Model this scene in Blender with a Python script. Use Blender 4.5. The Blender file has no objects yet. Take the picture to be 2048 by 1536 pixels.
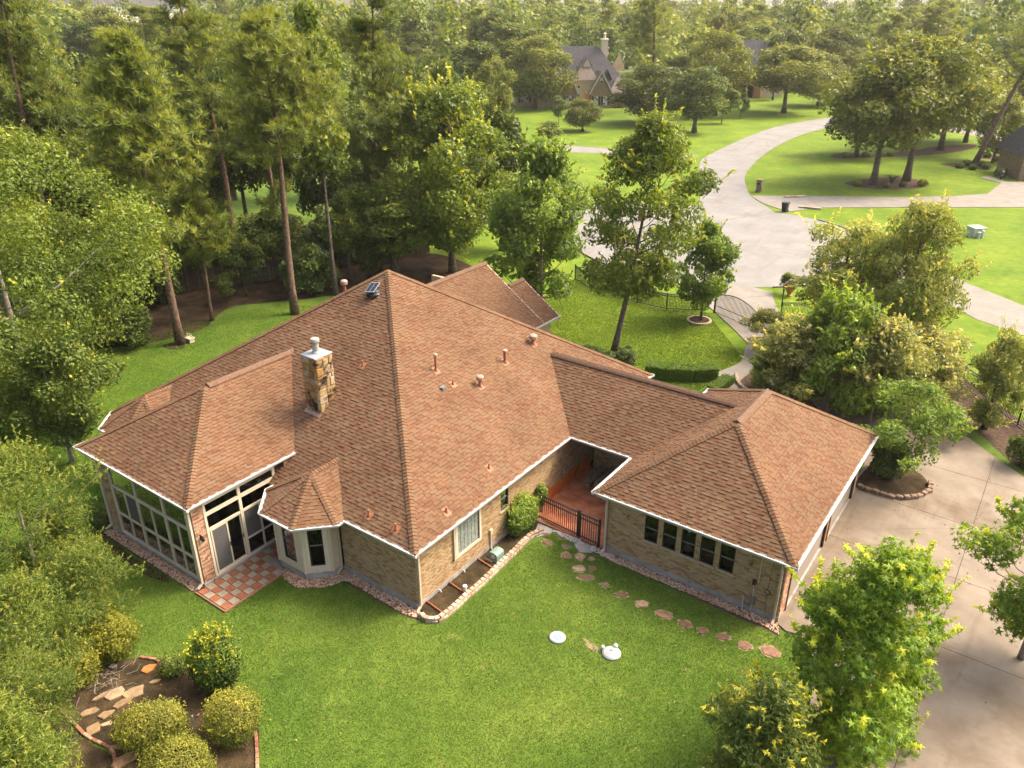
import bpy, math, random
import numpy as np
from mathutils import Vector, Matrix

# ------------------------------------------------------------------ camera, sky, sun, exposure
SC = bpy.context.scene
COL = SC.collection
CAM_XY = (16.278, -16.648); CAM_H = 20.5
PITCH = math.radians(25.733); YAW = math.radians(35.697)
cam = bpy.data.cameras.new('camera'); camo = bpy.data.objects.new('camera', cam); COL.objects.link(camo)
camo.location = (CAM_XY[0], CAM_XY[1], CAM_H); camo.rotation_euler = (math.pi/2-PITCH, 0, YAW)
cam.sensor_width = 36; cam.lens = 36*1581/2048; cam.clip_start = .5; cam.clip_end = 9000
SC.camera = camo
SUN_EL = math.radians(50)
SUN_AZ = YAW - math.radians(72)          # direction to the sun, measured from +Y towards -X
sd = Vector((-math.sin(SUN_AZ)*math.cos(SUN_EL), math.cos(SUN_AZ)*math.cos(SUN_EL), math.sin(SUN_EL)))
w = bpy.data.worlds.new('World'); SC.world = w; w.use_nodes = True
nt = w.node_tree; bg = nt.nodes['Background']
sky = nt.nodes.new('ShaderNodeTexSky'); sky.sky_type = 'NISHITA'; sky.sun_disc = False
sky.sun_elevation = SUN_EL; sky.sun_rotation = math.atan2(sd.x, sd.y)
sky.dust_density = 10.0; sky.air_density = .9; sky.ozone_density = .6; sky.altitude = 50
nt.links.new(sky.outputs[0], bg.inputs[0]); bg.inputs[1].default_value = .15
sl = bpy.data.lights.new('sun', 'SUN'); sl.energy = 1.3; sl.angle = math.radians(13.0); sl.color = (1, .90, .73)
so = bpy.data.objects.new('sun', sl); COL.objects.link(so); so.rotation_euler = sd.to_track_quat('Z', 'Y').to_euler(); so.location = (40, 0, 60)
SC.view_settings.view_transform = 'Standard'; SC.view_settings.look = 'None'; SC.view_settings.gamma = 1
SC.view_settings.exposure = 1.68; SC.view_settings.use_curve_mapping = False
SC.render.engine = 'CYCLES'
cy = SC.cycles
cy.max_bounces = 6; cy.diffuse_bounces = 3; cy.glossy_bounces = 2; cy.transmission_bounces = 4; cy.transparent_max_bounces = 6; cy.volume_bounces = 0
cy.use_denoising = True; cy.caustics_reflective = False; cy.caustics_refractive = False
cy.sample_clamp_indirect = 6; cy.use_adaptive_sampling = True; cy.adaptive_threshold = .02

rng = np.random.default_rng(7); random.seed(7)

# ------------------------------------------------------------------ survey: a pixel of the photograph to a point on a level plane
_f = 1581.; _cp, _sp = math.cos(PITCH), math.sin(PITCH); _ca, _sa = math.cos(YAW), math.sin(YAW)
def gp(x, y, z=0.):
    u, v = x-1024, y-768
    dn = v*_cp+_f*_sp; w_ = _f*_cp-v*_sp
    t = (CAM_H-z)/dn
    return (CAM_XY[0]+(u*_ca-w_*_sa)*t, CAM_XY[1]+(u*_sa+w_*_ca)*t, z)
def G(L, z=0.): return [gp(x, y, z) for x, y in L]
def pxl(p):
    X, Y, D = p[0]-CAM_XY[0], p[1]-CAM_XY[1], CAM_H-p[2]
    r = X*_ca+Y*_sa; w_ = -X*_sa+Y*_ca
    dep = w_*_cp+D*_sp
    return 1024+_f*r/dep, 768+_f*(D*_cp-w_*_sp)/dep, dep
def height_to(base, ytop):
    lo, hi = 0., 60.
    for _ in range(40):
        m = (lo+hi)/2
        if pxl((base[0], base[1], m))[1] > ytop: lo = m
        else: hi = m
    return lo
def dist(p): return math.dist(p, (CAM_XY[0], CAM_XY[1], CAM_H))

# ------------------------------------------------------------------ materials
def lin(r, g, b):
    f = lambda c: ((c/255)/12.92 if c/255 <= .04045 else ((c/255+.055)/1.055)**2.4)
    return (f(r), f(g), f(b))
def nd(nt, t, **k):
    n = nt.nodes.new(t)
    for a, b in k.items(): setattr(n, a, b)
    return n
def ramp(nt, cols, src=None, pos=None, interp='LINEAR'):
    r = nd(nt, 'ShaderNodeValToRGB'); cr = r.color_ramp; cr.interpolation = interp
    n = len(cols)
    while len(cr.elements) < n: cr.elements.new(.5)
    for i, c in enumerate(cols):
        cr.elements[i].position = (pos[i] if pos else (i/(n-1) if n > 1 else 0)); cr.elements[i].color = (*c, 1)
    if src is not None: nt.links.new(src, r.inputs[0])
    return r.outputs[0]
def mixc(nt, a, b, f, mode='MIX'):
    m = nd(nt, 'ShaderNodeMix', data_type='RGBA', blend_type=mode)
    for s, i in ((f, 0), (a, 6), (b, 7)):
        if hasattr(s, 'links') or hasattr(s, 'is_linked'): nt.links.new(s, m.inputs[i])
        elif i == 0: m.inputs[0].default_value = s
        else: m.inputs[i].default_value = (*s, 1)
    return m.outputs[2]
def noise(nt, scale, detail=3, coord='Object', rough=.55, sx=(1, 1, 1), dist_=0):
    tc = nd(nt, 'ShaderNodeTexCoord'); mp = nd(nt, 'ShaderNodeMapping'); mp.inputs['Scale'].default_value = sx
    nt.links.new(tc.outputs[coord], mp.inputs[0])
    n = nd(nt, 'ShaderNodeTexNoise'); n.inputs['Scale'].default_value = scale; n.inputs['Detail'].default_value = detail; n.inputs['Roughness'].default_value = rough
    n.inputs['Distortion'].default_value = dist_
    nt.links.new(mp.outputs[0], n.inputs['Vector']); return n.outputs['Fac']
def geo_noise(nt, scale, detail=3, rough=.55, sx=(1, 1, 1), dist_=0):
    g = nd(nt, 'ShaderNodeNewGeometry'); mp = nd(nt, 'ShaderNodeMapping'); mp.inputs['Scale'].default_value = sx
    nt.links.new(g.outputs['Position'], mp.inputs[0])
    n = nd(nt, 'ShaderNodeTexNoise'); n.inputs['Scale'].default_value = scale; n.inputs['Detail'].default_value = detail; n.inputs['Roughness'].default_value = rough
    n.inputs['Distortion'].default_value = dist_
    nt.links.new(mp.outputs[0], n.inputs['Vector']); return n.outputs['Fac']
def attr(nt, name='rnd'):
    return nd(nt, 'ShaderNodeAttribute', attribute_name=name).outputs['Fac']
def newmat(name):
    m = bpy.data.materials.new(name); m.use_nodes = True
    return m, m.node_tree, m.node_tree.nodes['Principled BSDF']
def bump(nt, b, h, strength=.3, distance=.02):
    n = nd(nt, 'ShaderNodeBump'); n.inputs['Strength'].default_value = strength; n.inputs['Distance'].default_value = distance
    nt.links.new(h, n.inputs['Height']); nt.links.new(n.outputs[0], b.inputs['Normal'])
MATS = {}
def mat(name, cols, rough=.75, spec=.3, use_attr=False, grain=None, amount=.35, bmp=None, metal=0., wear=None, pos=None):
    """cols: one colour or a ramp; use_attr: ramp follows the per-piece value; grain: noise scale for tone; wear: (colour, scale, low, high) stains"""
    m, nt, b = newmat(name); MATS[name] = m
    if len(cols) == 1:
        rgb = nd(nt, 'ShaderNodeRGB'); rgb.outputs[0].default_value = (*cols[0], 1); c = rgb.outputs[0]
    else:
        c = ramp(nt, cols, attr(nt) if use_attr else geo_noise(nt, grain or 3, 4), pos)
    if grain:
        f = geo_noise(nt, grain, 5, .65)
        g = ramp(nt, [(1-amount,)*3, (1+amount,)*3], f, (.3, .7))
        c = mixc(nt, c, g, 1., 'MULTIPLY')
    if wear:
        wc, ws, lo, hi = wear
        f = ramp(nt, [(0, 0, 0), (1, 1, 1)], geo_noise(nt, ws, 6, .65), (lo, hi))
        c = mixc(nt, c, wc, f)
    nt.links.new(c, b.inputs['Base Color'])
    b.inputs['Roughness'].default_value = rough; b.inputs['Specular IOR Level'].default_value = spec; b.inputs['Metallic'].default_value = metal
    if bmp: bump(nt, b, geo_noise(nt, bmp[0], 4, .6), bmp[1], bmp[2] if len(bmp) > 2 else .02)
    return m
def leafmat(name, cols, trans=.35, rough=.5, objvar=.25, pos=None, spec=.35):
    m, nt, b = newmat(name); MATS[name] = m
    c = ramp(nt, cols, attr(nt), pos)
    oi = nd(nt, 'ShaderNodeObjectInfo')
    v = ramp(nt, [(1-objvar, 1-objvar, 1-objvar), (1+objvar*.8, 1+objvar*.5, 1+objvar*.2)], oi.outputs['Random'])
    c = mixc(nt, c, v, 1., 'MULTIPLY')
    nt.links.new(c, b.inputs['Base Color']); b.inputs['Roughness'].default_value = rough; b.inputs['Specular IOR Level'].default_value = spec
    t = nd(nt, 'ShaderNodeBsdfTranslucent'); c2 = mixc(nt, c, (1.25, 1.2, .5), 1., 'MULTIPLY'); nt.links.new(c2, t.inputs[0])
    mx = nd(nt, 'ShaderNodeMixShader'); mx.inputs[0].default_value = trans
    nt.links.new(b.outputs[0], mx.inputs[1]); nt.links.new(t.outputs[0], mx.inputs[2])
    nt.links.new(mx.outputs[0], nt.nodes['Material Output'].inputs['Surface'])
    return m
def glassmat(name, tint=(.25, .3, .3), gloss=.5):
    m, nt, b = newmat(name); MATS[name] = m
    tr = nd(nt, 'ShaderNodeBsdfTransparent'); tr.inputs[0].default_value = (*tint, 1)
    gl = nd(nt, 'ShaderNodeBsdfGlossy'); gl.inputs['Roughness'].default_value = .02; gl.inputs[0].default_value = (.40, .43, .44, 1)
    fr = nd(nt, 'ShaderNodeFresnel'); fr.inputs[0].default_value = 1.33
    ml = nd(nt, 'ShaderNodeMath', operation='MULTIPLY_ADD'); nt.links.new(fr.outputs[0], ml.inputs[0]); ml.inputs[1].default_value = 1.0; ml.inputs[2].default_value = gloss*.012
    mx = nd(nt, 'ShaderNodeMixShader'); nt.links.new(ml.outputs[0], mx.inputs[0]); nt.links.new(tr.outputs[0], mx.inputs[1]); nt.links.new(gl.outputs[0], mx.inputs[2])
    nt.links.new(mx.outputs[0], nt.nodes['Material Output'].inputs['Surface'])
    return m

# ------------------------------------------------------------------ mesh building
ORG = {}
def tag(o, label=None, cat=None, group=None, kind=None):
    if label: o['label'] = label
    if cat: o['category'] = cat
    if group: o['group'] = group
    if kind: o['kind'] = kind
    return o
def empty(name, loc, label=None, cat=None, group=None, kind=None, parent=None):
    o = bpy.data.objects.new(name, None); COL.objects.link(o); o.empty_display_size = .3
    if parent is None: o.location = loc; ORG[o] = Vector(loc)
    else: o.parent = parent; ORG[o] = ORG[parent]
    return tag(o, label, cat, group, kind)
def npmesh(name, V, F, rnd=None, mats=(), smooth=False, midx=None):
    """V (n,3) array, F (m,k) array of equal-size faces"""
    me = bpy.data.meshes.new(name); V = np.asarray(V, np.float32); F = np.asarray(F, np.int32)
    n, k = F.shape
    me.vertices.add(len(V)); me.vertices.foreach_set('co', V.ravel())
    me.loops.add(n*k); me.loops.foreach_set('vertex_index', F.ravel())
    me.polygons.add(n); me.polygons.foreach_set('loop_start', np.arange(n, dtype=np.int32)*k)
    if midx is not None: me.polygons.foreach_set('material_index', np.asarray(midx, np.int32))
    me.polygons.foreach_set('use_smooth', np.full(n, smooth))
    if rnd is not None:
        a = me.attributes.new('rnd', 'FLOAT', 'FACE'); a.data.foreach_set('value', np.asarray(rnd, np.float32))
    for m in mats: me.materials.append(m)
    me.update(calc_edges=True)
    return me
def link(me, name, parent=None, loc=None, **t):
    o = bpy.data.objects.new(name, me); COL.objects.link(o)
    if parent is not None: o.parent = parent; ORG[o] = ORG[parent]
    if loc is not None: o.location = loc
    if parent is None: ORG[o] = Vector(o.location)
    return tag(o, **t)
class MB:
    def __init__(s): s.v = []; s.f = []; s.r = []; s.m = []
    def add(s, vs, fs, r=.5, m=0):
        b = len(s.v); s.v += [tuple(p) for p in vs]
        for f in fs: s.f.append([b+i for i in f]); s.r.append(r); s.m.append(m)
        return s
    def box(s, x0, y0, z0, x1, y1, z1, r=.5, m=0):
        x0, x1 = min(x0, x1), max(x0, x1); y0, y1 = min(y0, y1), max(y0, y1); z0, z1 = min(z0, z1), max(z0, z1)
        return s.add([(x0, y0, z0), (x1, y0, z0), (x1, y1, z0), (x0, y1, z0), (x0, y0, z1), (x1, y0, z1), (x1, y1, z1), (x0, y1, z1)],
                     [(0, 3, 2, 1), (4, 5, 6, 7), (0, 1, 5, 4), (1, 2, 6, 5), (2, 3, 7, 6), (3, 0, 4, 7)], r, m)
    def bbox(s, x0, y0, z0, x1, y1, z1, b=.01, r=.5, m=0):
        """box with a chamfered top edge"""
        x0, x1 = min(x0, x1), max(x0, x1); y0, y1 = min(y0, y1), max(y0, y1)
        return s.add([(x0, y0, z0), (x1, y0, z0), (x1, y1, z0), (x0, y1, z0), (x0, y0, z1-b), (x1, y0, z1-b), (x1, y1, z1-b), (x0, y1, z1-b),
                      (x0+b, y0+b, z1), (x1-b, y0+b, z1), (x1-b, y1-b, z1), (x0+b, y1-b, z1)],
                     [(0, 3, 2, 1), (8, 9, 10, 11), (0, 1, 5, 4), (1, 2, 6, 5), (2, 3, 7, 6), (3, 0, 4, 7), (4, 5, 9, 8), (5, 6, 10, 9), (6, 7, 11, 10), (7, 4, 8, 11)], r, m)
    def bar(s, a, b, wd, ht, r=.5, m=0, up=(0, 0, 1)):
        a, b = Vector(a), Vector(b); d = (b-a).normalized(); up = Vector(up)
        if abs(d.dot(up)) > .98: up = Vector((1, 0, 0))
        sx = d.cross(up).normalized()*wd/2; uz = sx.cross(d).normalized()*ht/2
        vs = [a-sx-uz, a+sx-uz, a+sx+uz, a-sx+uz, b-sx-uz, b+sx-uz, b+sx+uz, b-sx+uz]
        return s.add(vs, [(0, 1, 2, 3), (7, 6, 5, 4), (1, 0, 4, 5), (2, 1, 5, 6), (3, 2, 6, 7), (0, 3, 7, 4)], r, m)
    def poly(s, pts, r=.5, m=0): return s.add(pts, [tuple(range(len(pts)))], r, m)
    def prism(s, pts, z0, z1, r=.5, m=0, bevel=0):
        n = len(pts); a = sum(pts[i][0]*pts[(i+1) % n][1]-pts[(i+1) % n][0]*pts[i][1] for i in range(n))
        if a < 0: pts = pts[::-1]
        cx = sum(p[0] for p in pts)/n; cy_ = sum(p[1] for p in pts)/n
        if bevel:
            top = []
            for p in pts:
                dx, dy = p[0]-cx, p[1]-cy_; l = math.hypot(dx, dy) or 1; k = max(0, 1-bevel/l); top.append((cx+dx*k, cy_+dy*k, z1))
            vs = [(p[0], p[1], z0) for p in pts]+[(p[0], p[1], z1-bevel) for p in pts]+top
            fs = [(i, (i+1) % n, n+(i+1) % n, n+i) for i in range(n)]+[(n+i, n+(i+1) % n, 2*n+(i+1) % n, 2*n+i) for i in range(n)]+[tuple(range(2*n, 3*n)), tuple(range(n-1, -1, -1))]
        else:
            vs = [(p[0], p[1], z0) for p in pts]+[(p[0], p[1], z1) for p in pts]
            fs = [(i, (i+1) % n, n+(i+1) % n, n+i) for i in range(n)]+[tuple(range(n, 2*n)), tuple(range(n-1, -1, -1))]
        return s.add(vs, fs, r, m)
    def lathe(s, prof, c=(0, 0, 0), n=16, r=.5, m=0):
        vs = []; k = len(prof)
        for i in range(n):
            a = 2*math.pi*i/n
            vs += [(c[0]+math.cos(a)*q[0], c[1]+math.sin(a)*q[0], c[2]+q[1]) for q in prof]
        fs = [(i*k+j, ((i+1) % n)*k+j, ((i+1) % n)*k+j+1, i*k+j+1) for i in range(n) for j in range(k-1)]
        fs.append(tuple(i*k+k-1 for i in range(n))); fs.append(tuple(i*k for i in range(n-1, -1, -1)))
        return s.add(vs, fs, r, m)
    def tube(s, pts, rad, n=8, r=.5, m=0, cap=True):
        pts = [Vector(p) for p in pts]; k = len(pts)
        if not hasattr(rad, '__len__'): rad = [rad]*k
        vs = []; ref = Vector((0, 0, 1))
        d0 = (pts[1]-pts[0]).normalized()
        if abs(d0.z) > .9: ref = Vector((1, 0, 0))
        for i, p in enumerate(pts):
            d = (pts[min(i+1, k-1)]-pts[max(i-1, 0)]).normalized()
            x = d.cross(ref).normalized(); y = d.cross(x)
            vs += [p+(x*math.cos(2*math.pi*j/n)+y*math.sin(2*math.pi*j/n))*rad[i] for j in range(n)]
        fs = [(i*n+j, i*n+(j+1) % n, (i+1)*n+(j+1) % n, (i+1)*n+j) for i in range(k-1) for j in range(n)]
        if cap: fs += [tuple(range(n-1, -1, -1)), tuple((k-1)*n+j for j in range(n))]
        return s.add(vs, fs, r, m)
    def mesh(s, name, mats, smooth=False, off=(0, 0, 0)):
        me = bpy.data.meshes.new(name); ox, oy, oz = off
        me.from_pydata([(a-ox, b-oy, c-oz) for a, b, c in s.v], [], s.f)
        a = me.attributes.new('rnd', 'FLOAT', 'FACE'); a.data.foreach_set('value', np.asarray(s.r, np.float32))
        if not isinstance(mats, (list, tuple)): mats = [mats]
        for q in mats: me.materials.append(q)
        if len(mats) > 1: me.polygons.foreach_set('material_index', np.asarray(s.m, np.int32))
        if smooth: me.polygons.foreach_set('use_smooth', [True]*len(s.f))
        me.update(); return me
    def obj(s, name, mats, parent=None, smooth=False, **t):
        if parent is not None:
            return link(s.mesh(name, mats, smooth, ORG[parent]), name, parent, **t)
        V = np.array(s.v); c = ((V[:, 0].min()+V[:, 0].max())/2, (V[:, 1].min()+V[:, 1].max())/2, V[:, 2].min())
        return link(s.mesh(name, mats, smooth, c), name, None, c, **t)
def copy_tree(o, parent=None, loc=None, rz=None, sc=None, label=None, name=None):
    c = o.copy(); COL.objects.link(c); c.parent = parent
    if loc is not None: c.location = loc
    if rz is not None: c.rotation_euler = (0, 0, rz)
    if sc is not None: c.scale = sc
    if label: c['label'] = label
    for ch in o.children: copy_tree(ch, c)
    return c
def clip_poly(P, a, b, c):
    """keep a*x+b*y+c >= 0"""
    out = []; n = len(P)
    for i in range(n):
        p, q = P[i], P[(i+1) % n]; dp = a*p[0]+b*p[1]+c; dq = a*q[0]+b*q[1]+c
        if dp >= 0: out.append(p)
        if (dp >= 0) != (dq >= 0):
            t = dp/(dp-dq); out.append((p[0]+(q[0]-p[0])*t, p[1]+(q[1]-p[1])*t))
    return out
def inside_poly(pts, poly):
    x, y = pts[:, 0], pts[:, 1]; ins = np.zeros(len(pts), bool); n = len(poly); j = n-1
    for i in range(n):
        xi, yi = poly[i][:2]; xj, yj = poly[j][:2]
        if yi != yj:
            c = ((yi > y) != (yj > y)) & (x < (xj-xi)*(y-yi)/(yj-yi)+xi); ins ^= c
        j = i
    return ins
def smooth_line(pts, n=8, closed=False):
    """Catmull-Rom through points"""
    P = [Vector((p[0], p[1], p[2] if len(p) > 2 else 0)) for p in pts]; k = len(P); out = []
    for i in range(k if closed else k-1):
        g = (lambda q: P[q % k]) if closed else (lambda q: P[min(max(q, 0), k-1)])
        a, b, c, d = g(i-1), g(i), g(i+1), g(i+2)
        for j in range(n):
            t = j/n; out.append(.5*((2*b)+(c-a)*t+(2*a-5*b+4*c-d)*t*t+(3*b-a-3*c+d)*t**3))
    if not closed: out.append(P[-1])
    return [tuple(p) for p in out]

# ------------------------------------------------------------------ the materials of the place
def lawnmat(name, cols, pos=None):
    m, nt, b = newmat(name); MATS[name] = m
    big = geo_noise(nt, .22, 4, .6); mid = geo_noise(nt, 1.6, 5, .7); fine = geo_noise(nt, 17, 4, .75)
    c = ramp(nt, cols, big, pos or (.3, .5, .7))
    g = ramp(nt, [(.72, .76, .7), (1.22, 1.18, 1.1)], mid, (.3, .7)); c = mixc(nt, c, g, 1., 'MULTIPLY')
    g = ramp(nt, [(.6, .64, .55), (1.35, 1.32, 1.2)], fine, (.3, .72)); c = mixc(nt, c, g, 1., 'MULTIPLY')
    dry = ramp(nt, [(0, 0, 0), (.55, .55, .55)], geo_noise(nt, .75, 6, .7), (.60, .72)); c = mixc(nt, c, (.20, .17, .05), dry)
    nt.links.new(c, b.inputs['Base Color']); b.inputs['Roughness'].default_value = .9; b.inputs['Specular IOR Level'].default_value = .1
    bump(nt, b, fine, .7, .05)
    return m
lawnmat('lawn_back', [(.052, .096, .014), (.078, .126, .019), (.115, .158, .028)])
lawnmat('lawn_side', [(.050, .100, .012), (.075, .130, .016), (.120, .170, .022)])
lawnmat('lawn_front', [(.078, .132, .012), (.108, .165, .014), (.150, .195, .020)])
mat('far_ground', [(.06, .10, .02), (.10, .13, .04), (.20, .19, .11)], grain=.02, amount=.2, rough=1)
mat('soil', [(.020, .016, .009), (.046, .032, .016), (.085, .056, .026)], grain=1.3, amount=.45, rough=1, bmp=(14, .8, .06), spec=.1)
mat('litter', [(.018, .013, .009), (.040, .026, .014), (.075, .045, .020)], grain=.8, amount=.5, rough=1, bmp=(9, .8, .06), spec=.1)
mat('mulch', [(.05, .032, .022), (.10, .066, .045)], grain=5, amount=.4, rough=1, bmp=(18, .8, .05), spec=.1)
mat('concrete', [(.145, .112, .078), (.178, .142, .103), (.205, .170, .129)], grain=.55, amount=.16, rough=.85, bmp=(30, .25, .01), wear=((.098, .064, .035), .30, .48, .74))
mat('street', [(.150, .140, .126), (.172, .162, .148), (.194, .183, .168)], grain=.35, amount=.10, rough=.85, bmp=(25, .2, .01), wear=((.125, .108, .09), .25, .56, .80))
mat('walk', [(.165, .145, .120), (.20, .178, .150)], grain=.9, amount=.14, rough=.85, bmp=(30, .25, .01), wear=((.22, .15, .08), .6, .6, .8))
mat('joint', [(.05, .04, .03)], rough=1)
mat('stamped', [(.32, .085, .030), (.44, .15, .068), (.48, .26, .16)], grain=1.3, amount=.35, rough=.55, spec=.45, bmp=(3, .5, .03))
mat('orange_band', [(.46, .105, .020), (.56, .165, .038)], grain=2, amount=.3, rough=.7)
mat('slab_grey', [(.22, .20, .18), (.32, .30, .27)], grain=2.2, amount=.2, rough=.9, wear=((.14, .09, .05), 1.2, .55, .75))
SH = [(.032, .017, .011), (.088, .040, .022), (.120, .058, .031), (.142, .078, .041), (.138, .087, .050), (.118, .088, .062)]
def shinglemat():
    m, nt, b = newmat('shingle'); MATS['shingle'] = m
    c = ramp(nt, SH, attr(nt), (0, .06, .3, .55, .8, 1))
    g = ramp(nt, [(.74, .74, .74), (1.26, 1.26, 1.26)], geo_noise(nt, 110, 3, .8), (.3, .7)); c = mixc(nt, c, g, 1., 'MULTIPLY')
    g = ramp(nt, [(.82, .80, .80), (1.14, 1.14, 1.12)], geo_noise(nt, .5, 5, .65), (.3, .7)); c = mixc(nt, c, g, 1., 'MULTIPLY')
    s = ramp(nt, [(1, 1, 1), (.80, .76, .74)], geo_noise(nt, .9, 5, .7, (1, 1, .35)), (.55, .75)); c = mixc(nt, c, s, 1., 'MULTIPLY')
    nt.links.new(c, b.inputs['Base Color']); b.inputs['Roughness'].default_value = .9; b.inputs['Specular IOR Level'].default_value = .15
    bump(nt, b, geo_noise(nt, 160, 2, .8), .5, .004); return m
shinglemat()
mat('deck', [(.10, .05, .03)], rough=1)
mat('ridge_vent', [(.105, .058, .034), (.140, .080, .048)], grain=8, amount=.25, rough=.9)
BR = [(.200, .116, .056), (.260, .160, .076), (.312, .200, .096), (.355, .240, .120), (.300, .212, .118), (.390, .280, .150), (.310, .174, .080)]
mat('brick', BR, use_attr=True, grain=30, amount=.25, rough=.9, bmp=(60, .4, .006))
BR2 = [(.21, .085, .045), (.30, .135, .075), (.36, .20, .12), (.45, .30, .19), (.40, .25, .16)]
mat('brick_pillar', BR2, use_attr=True, grain=30, amount=.22, rough=.9, bmp=(60, .4, .006))
mat('mortar', [(.37, .285, .175)], grain=20, amount=.2, rough=.95)
mat('white_paint', [(.44, .432, .418)], rough=.45, grain=.7, amount=.05, wear=((.50, .46, .40), 1.3, .66, .85))
mat('beige', [(.44, .355, .25)], rough=.6, grain=1.5, amount=.07, wear=((.27, .20, .13), 1.7, .64, .85))
mat('beige_light', [(.54, .455, .335)], rough=.55, grain=1.5, amount=.06, wear=((.33, .26, .17), 1.9, .64, .85))
mat('soffit', [(.36, .30, .22)], rough=.8)
mat('dark_frame', [(.018, .016, .015)], rough=.45)
mat('black_metal', [(.010, .010, .011)], rough=.4, spec=.5)
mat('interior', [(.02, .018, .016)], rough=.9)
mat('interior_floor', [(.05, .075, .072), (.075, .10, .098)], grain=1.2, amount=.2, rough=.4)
mat('screen', [(.085, .080, .075)], rough=.8, grain=4, amount=.1)
mat('shade_cloth', [(.42, .47, .36)], rough=.9)
glassmat('glass', (.20, .24, .22)); glassmat('glass_dark', (.05, .06, .055), .6)
m_, nt_, b_ = newmat('glass_block'); MATS['glass_block'] = m_
nt_.links.new(ramp(nt_, [(.10, .12, .10), (.36, .38, .34)], geo_noise(nt_, 5, 2)), b_.inputs['Base Color']); b_.inputs['Roughness'].default_value = .12; b_.inputs['Specular IOR Level'].default_value = .7
STN = [(.20, .105, .034), (.25, .135, .042), (.26, .165, .070), (.29, .195, .095), (.33, .245, .15), (.22, .145, .075)]
mat('chimney_stone', STN, use_attr=True, grain=5, amount=.35, rough=.85, bmp=(14, .6, .02), wear=((.014, .010, .008), 1.5, .53, .62))
mat('stone_mortar', [(.20, .15, .10)], grain=9, amount=.4, rough=.95, wear=((.015, .012, .010), 2.0, .52, .66))
mat('galvanised', [(.23, .245, .255)], rough=.35, metal=.0, spec=.6, grain=3, amount=.08)
mat('flue', [(.28, .26, .23)], rough=.4, spec=.5, grain=5, amount=.1)
mat('vent_paint', [(.26, .105, .050)], rough=.6, grain=9, amount=.2)
mat('vent_cap', [(.30, .20, .145)], rough=.5, grain=9, amount=.2)
mat('solar_cell', [(.010, .012, .022)], rough=.12, spec=.7)
mat('tile_red', [(.22, .075, .034), (.29, .11, .055)], use_attr=True, grain=3, amount=.25, rough=.7, wear=((.12, .055, .03), 2.0, .55, .75))
mat('tile_cream', [(.22, .175, .12), (.29, .24, .175)], use_attr=True, grain=3, amount=.2, rough=.7, wear=((.20, .14, .09), 2.0, .58, .78))
mat('block', [(.27, .185, .12), (.36, .27, .19), (.42, .33, .25)], use_attr=True, grain=12, amount=.3, rough=.95, bmp=(30, .7, .02), wear=((.12, .085, .055), 3, .58, .78))
mat('pebble', [(.20, .09, .05), (.34, .17, .09), (.46, .29, .17), (.55, .44, .33), (.30, .22, .17)], use_attr=True, grain=14, amount=.2, rough=.8)
mat('gravel_white', [(.40, .36, .32), (.55, .52, .48)], use_attr=True, rough=.85)
mat('flagstone', [(.185, .115, .055), (.25, .175, .095), (.30, .225, .14)], use_attr=True, grain=4, amount=.3, rough=.9, bmp=(12, .6, .03), wear=((.14, .09, .05), 2.4, .55, .75))
mat('orange_stone', [(.30, .11, .03)], grain=4, amount=.3, rough=.9)
mat('step_stone', [(.105, .055, .032), (.19, .10, .062), (.34, .22, .14), (.10, .085, .065)], use_attr=True, grain=7, amount=.4, rough=.95, bmp=(20, .7, .02))
mat('dry_grass', [(.17, .135, .065), (.24, .185, .095)], grain=9, amount=.4, rough=1)
mat('brick_edge', [(.16, .065, .035), (.25, .12, .065), (.33, .20, .12)], use_attr=True, grain=12, amount=.3, rough=.95)
mat('timber_fence', [(.055, .042, .033), (.10, .075, .055)], use_attr=True, grain=4, amount=.3, rough=.95)
mat('timber_red', [(.22, .075, .03)], grain=6, amount=.3, rough=.85)
mat('lid_white', [(.27, .285, .28)], rough=.5, grain=3, amount=.1, wear=((.42, .45, .42), 3, .6, .8))
mat('lid_blue', [(.18, .25, .36)], rough=.5, grain=3, amount=.15)
mat('pvc', [(.48, .47, .44)], rough=.4)
mat('green_plastic', [(.16, .24, .19)], rough=.5, grain=4, amount=.1)
mat('grey_box', [(.13, .135, .13)], rough=.5)
mat('bark', [(.055, .042, .032), (.11, .085, .066), (.17, .135, .105)], grain=6, amount=.4, rough=1, bmp=(14, .9, .04))
mat('pine_bark', [(.062, .040, .028), (.135, .085, .058), (.21, .140, .100)], grain=5, amount=.4, rough=1, bmp=(11, .9, .05))
mat('pale_bark', [(.17, .14, .11), (.30, .26, .21)], grain=5, amount=.3, rough=1, bmp=(14, .7, .03))
mat('roof_grey', [(.045, .043, .048), (.085, .080, .082)], grain=3, amount=.25, rough=.9)
mat('roof_brown', [(.13, .105, .085), (.18, .145, .12)], grain=3, amount=.2, rough=.9)
mat('stucco', [(.50, .37, .21)], grain=1, amount=.12, rough=.9)
mat('far_brick', [(.15, .10, .065), (.25, .17, .11), (.32, .22, .15)], grain=6, amount=.3, rough=.95)
mat('orange_brick', [(.30, .13, .055), (.40, .19, .085)], grain=6, amount=.25, rough=.95)
mat('garage_door', [(.25, .21, .17)], rough=.6)
mat('shutter', [(.02, .016, .014)], rough=.6)
mat('window_far', [(.42, .44, .42)], rough=.2, spec=.6)
mat('terracotta', [(.42, .16, .06)], rough=.8, grain=6, amount=.2)
mat('stone_post', [(.14, .085, .05), (.27, .19, .13)], grain=6, amount=.4, rough=.95)
mat('bin_plastic', [(.016, .022, .022)], rough=.5)
mat('utility_box', [(.42, .46, .36)], rough=.6, grain=2, amount=.08)
mat('flag_red', [(.45, .05, .04)], rough=.8)
mat('chrome', [(.6, .6, .6)], rough=.2, metal=.8)
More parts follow.
